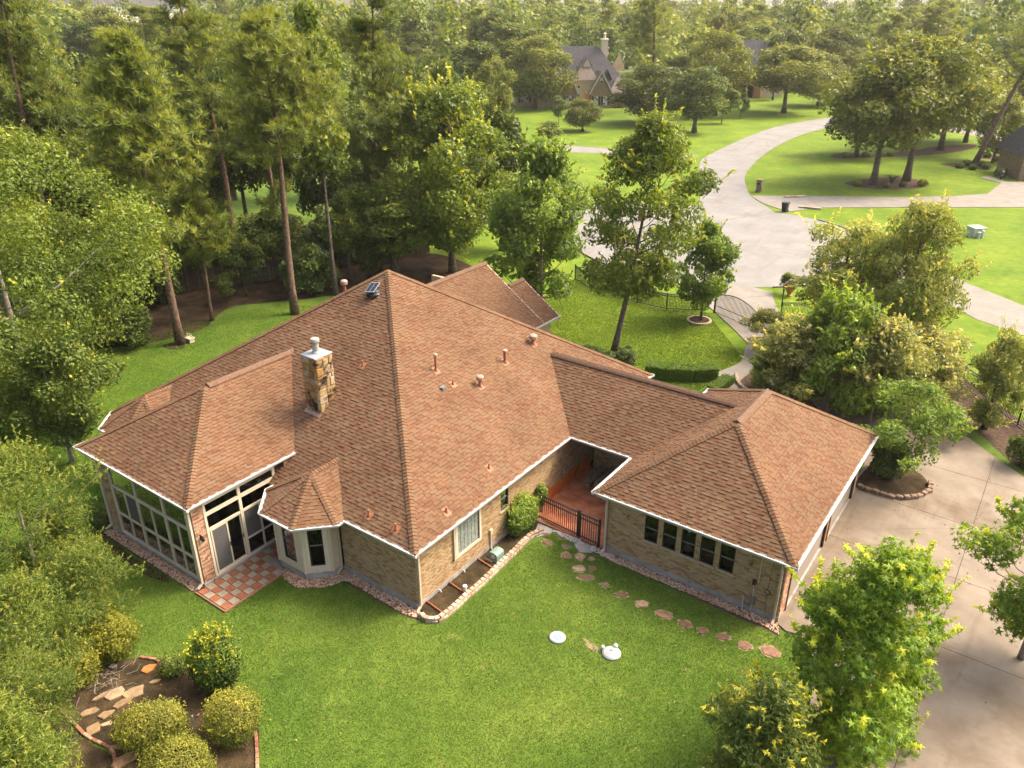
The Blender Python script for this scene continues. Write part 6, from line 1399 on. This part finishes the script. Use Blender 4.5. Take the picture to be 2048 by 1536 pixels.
ball('camellia_bush', 434, 1318, 1.2, .95, .95, 1.18, 8000, .10, 'leaf_camellia', 'tall glossy bush with yellow-green top beside the lawn', shoots=60)
ball('clipped_shrub', 300, 1452, .70, 1.12, .82, .72, 10500, .064, 'leaf_shrub', 'long rounded shrub beside the flagstones', rot=.75, lumps=26, rough=.085, shoots=50)
ball('clipped_shrub', 466, 1432, .84, .88, .88, .88, 10500, .064, 'leaf_shrub', 'round shrub at the lawn edge below the tall bush', lumps=24, rough=.085, shoots=50)
ball('clipped_shrub', 356, 1535, .84, 1.08, 1.0, .88, 12000, .060, 'leaf_shrub', 'yellowish round shrub at the bottom of the picture', lumps=34, rough=.075, shoots=50)
ball('golden_shrub', 222, 1272, .75, .95, .80, .72, 7000, .09, 'leaf_yellow', 'golden yellow shrub below the feathery trees', rough=.12, shoots=80)
ball('golden_shrub', 150, 1325, .65, .95, .7, .62, 5000, .09, 'leaf_yellow', 'second golden shrub half under the feathery tree', rough=.16, shoots=60)
ball('wall_shrub', 1042, 1028, .85, .62, 1.0, .85, 6500, .11, 'leaf_light', 'leafy green bush against the brick side wall', rough=.10, shoots=50)
ball('vine_shrub', 1083, 990, .9, .22, .30, .55, 1200, .11, 'leaf_light', 'leafy vine climbing the end of the black fence', rough=.14)
ball('small_shrub', 345, 1330, .3, .5, .4, .35, 1200, .09, 'leaf_feather', 'wispy green plant between flagstones and tall bush', rough=.2)
ball('small_shrub', 200, 1035, .3, .55, .4, .3, 1500, .10, 'leaf_dark', 'dark low shrub by the left sunroom downspout', rough=.15)
ball('small_shrub', 150, 1030, .35, .6, .5, .35, 1700, .10, 'leaf_dark', 'dark low shrub farther along the sunroom end', rough=.15)
# dead twigs in the bed
mb = MB(); c0 = gp(215, 1365)
for k in range(46):
    a = rng.random()*6.28; p = Vector((c0[0]+rng.normal(0, .45), c0[1]+rng.normal(0, .4), .08+.1*rng.random())); d = Vector((math.cos(a), math.sin(a), rng.normal(.1, .3)))*(.25+.35*rng.random())
    q = p+d; q.z = max(.04, q.z); m1 = p.lerp(q, .5)+Vector(rng.normal(0, .05, 3)); m1.z = max(.05, m1.z); mb.tube([p, m1, q], [.007, .006, .003], 4)
mb.obj('dead_twigs', MATS['pale_bark'], kind='stuff', label='heap of pale dead twigs in the garden bed')
# hedges behind the connecting wing
def hedge(name, pts, h, wd, n, lm, label):
    P_ = along(pts, .02); S = np.array(P_); idx = rng.integers(len(S), size=n); a = S[idx, 2]
    t = rng.uniform(-1, 1, n); topm = rng.random(n) < .5; z = np.where(topm, h+rng.normal(0, .03, n), rng.uniform(.05, h, n)); side = np.where(topm, t, np.sign(t)*(1+rng.normal(0, .04, n)))*wd/2
    P = np.column_stack([S[idx, 0]-np.sin(a)*side, S[idx, 1]+np.cos(a)*side, z]); Nb = np.where(topm[:, None], np.array([0, 0, 1.]), np.column_stack([-np.sin(a)*np.sign(t), np.cos(a)*np.sign(t), 0*a]))
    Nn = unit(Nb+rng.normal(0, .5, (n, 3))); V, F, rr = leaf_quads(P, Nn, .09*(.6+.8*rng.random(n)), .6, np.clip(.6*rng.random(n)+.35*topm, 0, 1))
    c = P_[len(P_)//2]; R = empty(name, (c[0], c[1], 0), label, 'hedge'); V = V-np.array([c[0], c[1], 0]); link(npmesh('foliage', V, F, rr, [MATS[lm]]), 'foliage', R)
    mb = MB()
    for p, q in zip(pts, pts[1:]): mb.bar((p[0], p[1], h*.45), (q[0], q[1], h*.45), wd*.8, h*.85)
    mb.obj('twig_core', MATS['leaf_hedge'], R)
hedge('clipped_hedge', [gp(*q) for q in ((1290, 752), (1340, 757), (1385, 760), (1430, 757))], .85, .9, 5000, 'leaf_hedge', 'long clipped green hedge behind the connecting roof')
hedge('low_hedge', [gp(*q) for q in ((1425, 786), (1445, 772), (1458, 762))], .4, .8, 1600, 'leaf_hedge', 'low bright hedge beside the front path')
# small round shrubs of the far beds
for q, s, lb in (((1715, 367), .55, 'yellow-green shrub at the end of the oval bed'), ((1845, 366), .65, 'bright shrub at the other end of the oval bed'), ((1773, 371), .4, 'dark shrub in the middle of the oval bed'), ((1806, 369), .45, 'dark shrub by the tallest oak trunk'),
                 ((1921, 331), .6, 'dark ball shrub left of the leaning pine, front one'), ((1934, 326), .6, 'dark ball shrub left of the leaning pine, back one'), ((1946, 334), .6, 'dark ball shrub at the foot of the leaning pine'), ((1963, 328), .6, 'dark ball shrub right of the leaning pine, back one'), ((1972, 333), .6, 'dark ball shrub right of the leaning pine, front one'),
                 ((1690, 309), .55, 'pale mounded shrub at the end of the long bed'), ((1731, 309), .6, 'pale mounded shrub in the middle of the long bed'), ((1781, 307), .55, 'pale mounded shrub farther along the long bed'), ((1975, 310), .6, 'dark ball shrub in the bed beside the garage, first'), ((1995, 318), .6, 'dark ball shrub in the bed beside the garage, second'), ((2003, 345), .9, 'clipped shrub behind the motorcycle')):
    ball('ball_shrub', q[0], q[1], s*.6, s, s, s*.75, 420, .22, 'leaf_yellow' if ('yellow' in lb or 'bright' in lb) else ('leaf_pale' if 'pale' in lb else 'leaf_dark'), lb, group='small shrubs in the far beds')
# spiky plant in the oval bed
x, y, _ = gp(1783, 366); mb = MB()
for k in range(9):
    a = k*.7; mb.tube([(x, y, 0), (x+math.cos(a)*.5, y+math.sin(a)*.5, .9), (x+math.cos(a)*1.3, y+math.sin(a)*1.3, .8+.3*rng.random())], [.08, .06, .01], 5)
mb.obj('spiky_plant', MATS['leaf_dark'], label='spiky arching plant between the two oak trunks', cat='plant')

# ------------------------------------------------------------------ neighbour houses and street furniture
def gable_roof(mb, x0, x1, y0, y1, z0, zr, axis='x', m=0, ov=.4):
    x0 -= ov; x1 += ov; y0 -= ov; y1 += ov
    if axis == 'x':
        ym = (y0+y1)/2; mb.add([(x0, y0, z0), (x1, y0, z0), (x1, ym, zr), (x0, ym, zr), (x0, y1, z0), (x1, y1, z0)], [(0, 1, 2, 3), (3, 2, 5, 4)], m=m)
    else:
        xm = (x0+x1)/2; mb.add([(x0, y0, z0), (x0, y1, z0), (xm, y1, zr), (xm, y0, zr), (x1, y0, z0), (x1, y1, z0)], [(0, 1, 2, 3), (3, 2, 5, 4)], m=m)
def hip_roof(mb, x0, x1, y0, y1, z0, zr, ins, m=0, ov=.4):
    x0 -= ov; x1 += ov; y0 -= ov; y1 += ov; ym = (y0+y1)/2
    mb.add([(x0, y0, z0), (x1, y0, z0), (x1, y1, z0), (x0, y1, z0), (x0+ins, ym, zr), (x1-ins, ym, zr)], [(0, 1, 5, 4), (1, 2, 5), (2, 3, 4, 5), (3, 0, 4)], m=m)
# grey-roofed house: local frame, x to the right as seen, y away
base = gp(1160, 216); NH = empty('grey_roofed_house', base, 'grey-roofed house with stone gables and cream walls across the lawn', 'house')
NH.rotation_euler = (0, 0, YAW+math.radians(6))
def part(name, mb, m, parent=NH, **t): return link(mb.mesh(name, m), name, parent, **t)
mb = MB(); mb.box(-9.5, 2, 0, 11, 13, 3.4); mb.box(-1.2, .2, 0, 3.6, 4, 5.6); mb.box(-13.5, 4, 0, -9.5, 12, 3.2); part('wall', mb, MATS['stucco'])
mb = MB(); mb.box(-4.4, -.6, 0, -.9, 3, 3.0); mb.add([(-4.4, -.6, 3.0), (-.9, -.6, 3.0), (-2.65, -.6, 7.0), (-4.4, -.3, 3.0), (-.9, -.3, 3.0), (-2.65, -.3, 7.0)], [(0, 1, 2), (5, 4, 3)]); part('stone_gable', mb, MATS['far_brick'])
mb = MB(); mb.box(2.0, -1.2, 0, 6.4, 3, 3.0); mb.add([(2.0, -1.2, 3.0), (6.4, -1.2, 3.0), (4.2, -1.2, 7.2), (2.0, -.9, 3.0), (6.4, -.9, 3.0), (4.2, -.9, 7.2)], [(0, 1, 2), (5, 4, 3)]); mb.box(6.4, -.4, 0, 10.8, 2.2, 2.9); part('stone_gable', mb, MATS['far_brick'])
mb = MB(); hip_roof(mb, -9.5, 11, 2, 13, 3.4, 12.0, 6.5); hip_roof(mb, -14, -4, 4.5, 13, 3.2, 9.2, 2.5); rf = part('roof', mb, MATS['roof_grey'])
mb = MB(); gable_roof(mb, -4.4, -.9, -.6, 5, 3.0, 7.2, 'y', ov=.35); gable_roof(mb, 2.0, 6.4, -1.2, 6, 3.0, 7.4, 'y', ov=.35); hip_roof(mb, 6.4, 11, -.6, 4, 2.9, 6.0, 2.2); hip_roof(mb, -1.2, 3.6, .2, 5, 5.6, 9.0, 2.2, ov=.3); gable_roof(mb, 5.6, 7.2, 3, 7, 5.5, 7.5, 'y', ov=.2); part('front_roof', mb, MATS['roof_brown'], rf)
mb = MB(); gable_roof(mb, .6, 2.6, 1.9, 5.5, 8.2, 10.0, 'y', ov=.15); d1 = part('dormer', mb, MATS['roof_brown'], rf); 
mb = MB(); mb.add([(.6, 1.85, 8.2), (2.6, 1.85, 8.2), (1.6, 1.85, 9.9)], [(0, 1, 2)]); part('dormer_face', mb, MATS['beige_light'], rf)
mb = MB(); mb.add([(7.6, 6.2, 7.0), (11, 6.2, 7.0), (9.6, 6.2, 10.6), (7.6, 6.5, 7.0), (11, 6.5, 7.0), (9.6, 6.5, 10.6)], [(0, 1, 2), (5, 4, 3), (0, 2, 5, 3), (1, 4, 5, 2)]); part('side_gable', mb, MATS['stucco'])
mb = MB(); mb.box(5.6, 6.8, 8, 7.0, 8.0, 13.2); mb.bbox(5.45, 6.65, 13.2, 7.15, 8.15, 13.5, .1); mb.lathe([(.3, 13.5), (.28, 14.4), (.4, 14.5), (.1, 14.7)], (6.3, 7.4, 0), 10); part('chimney', mb, MATS['beige_light'])
def far_window(x, y, z0, z1, wd, shut=True, bars=(2, 4)):
    mb = MB(); mb.box(x-wd/2, y-.06, z0, x+wd/2, y-.01, z1); o = part('window', mb, MATS['beige_light'])
    nx, nz = bars
    for i in range(nx):
        for j in range(nz):
            a, b_ = x-wd/2+.08+i*(wd-.12)/nx, x-wd/2+.04+(i+1)*(wd-.12)/nx; c, d = z0+.08+j*(z1-z0-.12)/nz, z0+.04+(j+1)*(z1-z0-.12)/nz
            mb = MB(); mb.box(a, y-.075, c, b_, y-.061, d); part('pane', mb, MATS['window_far'] if (i+j) % 3 else MATS['dark_frame'], o)
    if shut:
        for s in (-1, 1): mb = MB(); mb.box(x+s*(wd/2+.25)-.2, y-.07, z0, x+s*(wd/2+.25)+.2, y-.02, z1); part('shutter', mb, MATS['shutter'], o)
far_window(-2.65, -.6, .6, 2.6, 1.3); far_window(3.2, -1.2, .7, 2.5, .9); far_window(5.2, -1.2, .7, 2.4, .9); far_window(-.4, .2, 2.4, 4.6, .55, False, (1, 4)); far_window(-11.6, 4, .8, 2.6, 1.8, True, (3, 3)); far_window(4.2, -1.2, 5.0, 6.2, .6, False, (1, 2))
for x0, xm, x1, zb, zt, y in ((-4.75, -2.65, -.55, 2.9, 7.2, -1.0), (1.65, 4.2, 6.75, 2.9, 7.4, -1.6)):
    mb = MB(); mb.bar((x0, y, zb), (xm, y, zt), .08, .28); mb.bar((x1, y, zb), (xm, y, zt), .08, .28); part('rake_board', mb, MATS['beige_light'])
mb = MB(); mb.tube([(1.5, -1.3, 2.6), (.6, -2.0, 3.6)], .04, 6); fl = part('flag_pole', mb, MATS['beige_light']); mb = MB(); mb.add([(.65, -1.95, 3.55), (1.3, -1.5, 2.8), (1.25, -1.6, 1.7), (.75, -1.9, 1.9)], [(0, 1, 2, 3)]); part('flag', mb, MATS['flag_red'], fl)
# house behind with the orange brick arch
b2 = gp(1500, 196); AH = empty('orange_brick_house', b2, 'half-hidden house with grey roof and orange brick arch', 'house'); AH.rotation_euler = (0, 0, YAW)
mb = MB(); mb.box(-9, 1, 0, 8, 10, 5.5); part('wall', mb, MATS['beige_light'], AH); mb = MB(); hip_roof(mb, -9, 8, 1, 10, 5.5, 12.5, 5); part('roof', mb, MATS['roof_grey'], AH)
mb = MB(); mb.box(-5, -1.0, 0, -3.6, .9, 4.2); mb.box(.6, -1.0, 0, 2.0, .9, 4.2); mb.box(-3.6, -1.0, 3.1, .6, .9, 4.2)
for i in range(8):
    t0, t1 = math.pi*i/8, math.pi*(i+1)/8; mb.add([(-1.5+2.1*math.cos(t0), -1.0, 1.9+1.2*math.sin(t0)), (-1.5+2.1*math.cos(t1), -1.0, 1.9+1.2*math.sin(t1)), (-1.5+2.1*math.cos(t1), -1.0, 3.2), (-1.5+2.1*math.cos(t0), -1.0, 3.2)], [(0, 1, 2, 3)])
part('arch', mb, MATS['orange_brick'], AH); mb = MB(); mb.box(-3.6, .5, 0, .6, .6, 3.1); part('doorway', mb, MATS['dark_frame'], AH)
# house at the right picture edge with a garage door
b3 = gp(2046, 361); RH = empty('grey_roofed_garage', b3, 'brick garage with grey roof at the right picture edge', 'garage'); RH.rotation_euler = (0, 0, YAW-math.radians(4))
mb = MB(); mb.box(-.6, .1, 0, .6, 6, 3.0); mb.box(.6, .3, 2.4, 6, 6, 3.0); mb.box(5.8, .1, 0, 9, 6, 3.0); part('wall', mb, MATS['far_brick'], RH)
mb = MB(); hip_roof(mb, -.6, 14, 0, 7, 3.0, 8.6, 3.2, ov=.3); part('roof', mb, MATS['roof_grey'], RH)
mb = MB(); mb.box(-.02, -.28, 2.9, 9, -.2, 3.0); part('gutter', mb, MATS['white_paint'], RH)
q = None
for k in range(4):
    mb = MB(); mb.box(.7, .32, .02+k*.58, 5.7, .38, .58+k*.58); q = part('door_panel', mb, MATS['garage_door'], RH)
# motorcycle beside it
x, y, _ = gp(2003, 357); MC = empty('motorcycle', (x, y, 0), 'parked motorcycle in front of the brick garage', 'motorcycle'); MC.rotation_euler = (0, 0, YAW+.9)
for s in (-.7, .7):
    mb = MB(); mb.tube([(s+.3*math.cos(a), 0, .32+.3*math.sin(a)) for a in np.linspace(0, 2*math.pi, 17)], .06, 6, cap=False); wl = part('wheel', mb, MATS['bin_plastic'], MC); mb = MB()
    for k in range(6): a = k*math.pi/3; mb.bar((s, 0, .32), (s+.27*math.cos(a), 0, .32+.27*math.sin(a)), .015, .015)
    part('spoke', mb, MATS['chrome'], wl)
mb = MB(); mb.box(-.3, -.14, .3, .25, .14, .6); part('engine', mb, MATS['chrome'], MC); mb = MB(); mb.lathe([(.02, -.3), (.16, -.18), (.18, .1), (.04, .28)], (0, 0, 0), 10); me = mb.mesh('fuel_tank', MATS['white_paint']); me.transform(Matrix.Translation((.15, 0, .82))@Matrix.Rotation(math.pi/2, 4, 'Y')); link(me, 'fuel_tank', MC)
mb = MB(); mb.bbox(-.75, -.12, .68, -.1, .12, .8, .04); part('seat', mb, MATS['cloth_dark'], MC); mb = MB(); mb.tube([(.7, .08, .32), (.48, .08, .95)], .03, 6); mb.tube([(.7, -.08, .32), (.48, -.08, .95)], .03, 6); mb.tube([(.42, -.38, 1.02), (.46, 0, 1.0), (.42, .38, 1.02)], .02, 6); part('fork', mb, MATS['chrome'], MC)
mb = MB(); mb.tube([(-.9, .16, .35), (.1, .18, .3)], .05, 8); part('exhaust', mb, MATS['chrome'], MC)
# stone mailbox pillars, bins, utility boxes, urn
def pillar(px_, py_, h, lb):
    x, y, _ = gp(px_, py_); R = empty('mailbox_pillar', (x, y, 0), lb, 'mailbox', 'stone mailbox pillars'); mb = MB(); z = 0
    for k in range(5):
        j = rng.normal(0, .02); mb.bbox(x-.30+j, y-.28, z, x+.30+j, y+.28, z+h*.19, .03, r=rng.random()); z += h*.19
    mb.obj('shaft', MATS['stone_post'], R); mb = MB(); mb.bbox(x-.34, y-.32, z, x+.34, y+.32, z+h*.06, .03); mb.obj('cap', MATS['flagstone'], R); mb = MB(); mb.box(x-.12, y-.31, h*.6, x+.12, y-.285, h*.78); mb.obj('letter_flap', MATS['black_metal'], R)
pillar(1517, 384, 1.5, 'stone mailbox pillar on the lawn at the street bend'); pillar(1283, 441, 1.4, 'stone mailbox pillar half hidden by the front tree')
def wheelie(px_, py_, lb, rz=0.):
    x, y, _ = gp(px_, py_); R = empty('wheeled_bin', (x, y, 0), lb, 'bin', 'wheeled bins at the kerb'); R.rotation_euler = (0, 0, rz)
    mb = MB(); mb.add([(-.24, -.26, .06), (.24, -.26, .06), (.24, .26, .06), (-.24, .26, .06), (-.32, -.36, 1.0), (.32, -.36, 1.0), (.32, .36, 1.0), (-.32, .36, 1.0)], [(0, 3, 2, 1), (0, 1, 5, 4), (1, 2, 6, 5), (2, 3, 7, 6), (3, 0, 4, 7)]); part('tub', mb, MATS['bin_plastic'], R)
    mb = MB(); mb.bbox(-.35, -.40, 1.0, .35, .42, 1.08, .03); part('lid', mb, MATS['bin_plastic'], R); mb = MB(); mb.tube([(-.28, .44, .95), (.28, .44, .95)], .025, 6); part('handle', mb, MATS['bin_plastic'], R)
    for s in (-.28, .28): mb = MB(); mb.tube([(s-.03, .3, .12), (s+.03, .3, .12)], .12, 12); part('wheel', mb, MATS['black_metal'], R)
wheelie(1569, 424, 'dark wheeled bin standing at the neighbour driveway'); wheelie(1300, 435, 'dark wheeled bin half hidden behind the front tree', .4)
x, y, _ = gp(1949, 472); UB = empty('utility_box', (x, y, 0), 'pale green utility cabinet on the bright lawn', 'utility box'); UB.rotation_euler = (0, 0, YAW+.15)
mb = MB(); mb.box(-.62, -.55, .0, .62, .55, .85); part('cabinet', mb, MATS['utility_box'], UB); mb = MB(); mb.bbox(-.67, -.62, .85, .67, .62, .95, .04); part('lid', mb, MATS['utility_box'], UB); mb = MB(); mb.box(-.005, -.558, .05, .005, -.551, .83); mb.box(.08, -.57, .4, .12, -.551, .5); part('door_seam', mb, MATS['grey_box'], UB)
for px_, py_, h, lb in ((1956, 477, .5, 'small grey pedestal in front of the utility cabinet'), (1963, 476, .62, 'taller grey pedestal beside the utility cabinet')):
    x, y, _ = gp(px_, py_); mb = MB(); mb.lathe([(.14, 0), (.14, h), (.17, h), (.16, h+.1), (.05, h+.16)], (x, y, 0), 10); mb.obj('cable_pedestal', MATS['utility_box'], label=lb, cat='pedestal')
x, y, _ = gp(1578, 592); UR = empty('terracotta_urn', (x, y, 0), 'terracotta urn on a post beside the drive entrance', 'urn'); mb = MB(); mb.lathe([(.16, 0), (.2, .06), (.1, .15), (.32, .5), (.36, .85), (.30, .95), (.34, 1.0), (.26, 1.02)], (x, y, 0), 16); mb.obj('vessel', MATS['terracotta'], UR); mb = MB(); mb.lathe([(.26, .98), (.02, .99)], (x, y, 0), 12); mb.obj('soil_fill', MATS['soil'], UR)
x, y, _ = gp(1563, 612); mb = MB(); mb.tube([(x, y, 0), (x, y, 1.2)], .05, 8); mb.lathe([(.07, 1.2), (.09, 1.3), (.02, 1.38)], (x, y, 0), 8); mb.obj('gate_keypad_post', MATS['black_metal'], label='thin black post at the drive entrance', cat='post')
# culvert headwalls of the neighbour drive
for q, lb in ((((1568, 396), (1610, 395)), 'low stone culvert wall on the far side of the driveway'), (((1597, 416), (1642, 420)), 'low stone culvert wall on the near side of the driveway')):
    a, b_ = gp(*q[0]), gp(*q[1]); R = empty('culvert_wall', a, lb, 'wall', 'culvert walls of the neighbour drive'); n_ = 9
    for i in range(n_):
        for k in range(1):
            t0, t1 = (i+.04)/n_, (i+.96)/n_; mb = MB(); mb.bar((a[0]+(b_[0]-a[0])*t0, a[1]+(b_[1]-a[1])*t0, .12+k*.22), (a[0]+(b_[0]-a[0])*t1, a[1]+(b_[1]-a[1])*t1, .12+k*.22), .3+.05*rng.random(), .22, r=rng.random()); mb.obj('wall_stone', MATS['block'], R)
# block edging of the drive bed
ED2 = empty('bed_edging', gp(1480, 765), 'pale block edging along the mulch bed by the front path', 'edging')
for x, y, a in along(smooth_line([gp(*q) for q in ((1472, 752), (1476, 768), (1492, 782), (1512, 790))], 6), .26): mb = MB(); mb.bbox(-.12, -.1, 0, .12, .1, .2, .02, r=rng.random()); o = link(mb.mesh('block', MATS['block']), 'block', ED2); o.location = Vector((x, y, 0))-ORG[ED2]; o.rotation_euler = (0, 0, a)
ED3 = empty('bed_edging', (12.6, 18.6, 0), 'rough brown stone edging round the garage corner bed', 'edging')
for x, y, a in along(smooth_line([(11.3, 18.25), (12.0, 18.15), (12.8, 18.25), (13.5, 18.75), (13.95, 19.7), (13.9, 20.4)], 6), .34): mb = MB(); mb.prism([(-.16, -.1), (.15, -.12), (.17, .09), (-.13, .12)], 0, .17+.06*rng.random(), r=rng.random(), bevel=.03); o = link(mb.mesh('edging_stone', MATS['stone_post']), 'edging_stone', ED3); o.location = Vector((x, y, .03))-ORG[ED3]; o.rotation_euler = (0, 0, a+rng.normal(0, .15))

# ------------------------------------------------------------------ grass blades and the hazy air
def patch(P):
    x, y = P[:, 0], P[:, 1]; f = 0
    for k, (a, b_, c, w_) in enumerate(((.31, .17, 0, 1.), (-.23, .42, 1.3, .9), (.71, -.53, 2.1, .7), (1.3, .9, .4, .5), (-1.9, 1.7, 3.3, .4), (3.1, -2.2, 1.1, .3))): f = f+w_*np.sin(a*x+b_*y+c+.8*np.sin(.5*b_*x-.7*a*y+c))
    return np.clip(.5+f/4.2, 0, 1)
def grass(name, n, poly, holes, hgt, wd, m, label, zc=0.0):
    xs = [p[0] for p in poly]; ys = [p[1] for p in poly]; P = np.column_stack([rng.uniform(min(xs), max(xs), n), rng.uniform(min(ys), max(ys), n)])
    # fewer blades where they would be under a pixel
    d = np.hypot(P[:, 0]-CAM_XY[0], P[:, 1]-CAM_XY[1]); ok = inside_poly(P, poly)
    for h in holes: ok &= ~inside_poly(P, h)
    for x, y, r in STEP_XY: ok &= np.hypot(P[:, 0]-x, P[:, 1]-y) > r*.95
    P = P[ok]; k = len(P); a = rng.uniform(0, 6.28, k); lean = rng.normal(0, .6, (k, 2)); h = hgt*(.5+.9*rng.random(k)); w_ = wd*(.6+.8*rng.random(k))
    A = np.column_stack([P[:, 0]-np.cos(a)*w_, P[:, 1]-np.sin(a)*w_, np.full(k, zc)]); B = np.column_stack([P[:, 0]+np.cos(a)*w_, P[:, 1]+np.sin(a)*w_, np.full(k, zc)]); C = np.column_stack([P[:, 0]+lean[:, 0]*h, P[:, 1]+lean[:, 1]*h, zc+h])
    V = np.stack([A, B, C], 1).reshape(-1, 3); me = npmesh(name, V, np.arange(3*k).reshape(k, 3), np.clip(rng.random(k)*.72+.34*patch(P), 0, 1), [MATS[m]])
    return link(me, name, None, (0, 0, 0), label=label, kind='stuff')
NOGRASS = [[(-18.4, .05), (0, .05), (0, 17.7), (-18.4, 17.7)], [(-14.3, -4.36), (-7.55, -4.36), (-7.55, .1), (-14.3, .1)], [(-7.6, -4.36), (-5.73, -4.36), (-5.73, -1.6), (-4.6, -1.85), (-3.75, -1.15), (-3.4, -.5), (.4, -.5), (.4, .2), (-7.6, .2)],
           [(0, -.35), (.9, -.38), (1.22, .1), (1.24, 2.5), (1.1, 5.5), (1.5, 6.9), (1.2, 7.5), (0, 7.5)], [(3.3, 6.7), (11.6, 6.55), (12.7, 6.2), (13.5, 2), (14, -4), (26, -4), (26, 30), (-.1, 30), (.1, 7.2), (3.0, 6.6)], [(2.55, 7.15), (3.55, 7.12), (3.55, 6.72), (3.1, 6.45), (2.7, 6.75)],
           [gp(*q)[:2] for q in ((122, 1420), (180, 1475), (225, 1500), (240, 1560), (330, 1640), (505, 1640), (516, 1545), (518, 1470), (500, 1400), (420, 1345), (322, 1318), (255, 1318), (190, 1340), (140, 1380))],
           [gp(*q)[:2] for q in ((60, 1400), (120, 1400), (175, 1482), (222, 1510), (235, 1570), (160, 1560), (90, 1480))], [(-16.5, 0), (-14, -1.9), (-18, -1.9), (-18.4, 0)]]
grass('lawn_grass', 430000, [(-17, -12), (16, -12), (16, 7.5), (-17, 7.5)], NOGRASS, .055, .011, 'grass_blade', 'short mown grass of the back lawn')
grass('side_grass', 120000, [(-18.5, -6), (-30, -6), (-33, 12), (-31, 19), (-24, 22), (-18.8, 18)], [], .06, .016, 'grass_blade', 'mown grass of the lawn strip at the far end of the house')
grass('front_grass', 130000, [(-15, 21), (.9, 23.5), (1.4, 29.5), (-6, 38.5), (-16, 37)], [[gp(*q)[:2] for q in ((1338, 556), (1390, 592), (1430, 625), (1470, 662), (1497, 690), (1480, 725), (1430, 750), (1520, 750), (1600, 600))]], .07, .02, 'grass_blade_front', 'bright grass of the front lawn')
def litter(name, n, poly, label):
    xs = [p[0] for p in poly]; ys = [p[1] for p in poly]; P = np.column_stack([rng.uniform(min(xs), max(xs), n), rng.uniform(min(ys), max(ys), n)]); P = P[inside_poly(P, poly)]; k = len(P)
    P3 = np.column_stack([P, np.full(k, .075)]); Nn = unit(rng.normal(0, .35, (k, 3))+np.array([0, 0, 1.])); V, F, rr = leaf_quads(P3, Nn, .07*(.6+.8*rng.random(k)), .6, rng.random(k))
    return link(npmesh(name, V, F, rr, [MATS['brick_edge']]), name, None, (0, 0, 0), label=label, kind='stuff')
litter('fallen_leaves', 420, [(11.3, 8), (12.5, 6.4), (13.8, 1), (20, 1), (22, 20), (14, 26), (12.5, 22), (14.2, 20), (13.6, 18.5), (11.4, 18)], 'scattered brown leaves on the garage court')
litter('fallen_leaves', 260, [(-5, -9), (12, -6), (12, 5), (1.5, 5), (1.3, -1), (-5, -3)], 'scattered dry leaves on the back lawn')
m, nt, b = newmat('haze'); nt.nodes.remove(b)
pv = nd(nt, 'ShaderNodeVolumePrincipled'); pv.inputs['Color'].default_value = (1.0, .95, .84, 1); pv.inputs['Density'].default_value = .00018; pv.inputs['Density Attribute'].default_value = ''; pv.inputs['Temperature Attribute'].default_value = ''; pv.inputs['Anisotropy'].default_value = .35
m.cycles.homogeneous_volume = True
nt.links.new(pv.outputs[0], nt.nodes['Material Output'].inputs['Volume'])
mb = MB(); mb.box(-1900, -300, -1.5, 1500, 3300, 34); hz = mb.obj('haze', m, kind='stuff', label='pale warm haze over the distant woods')
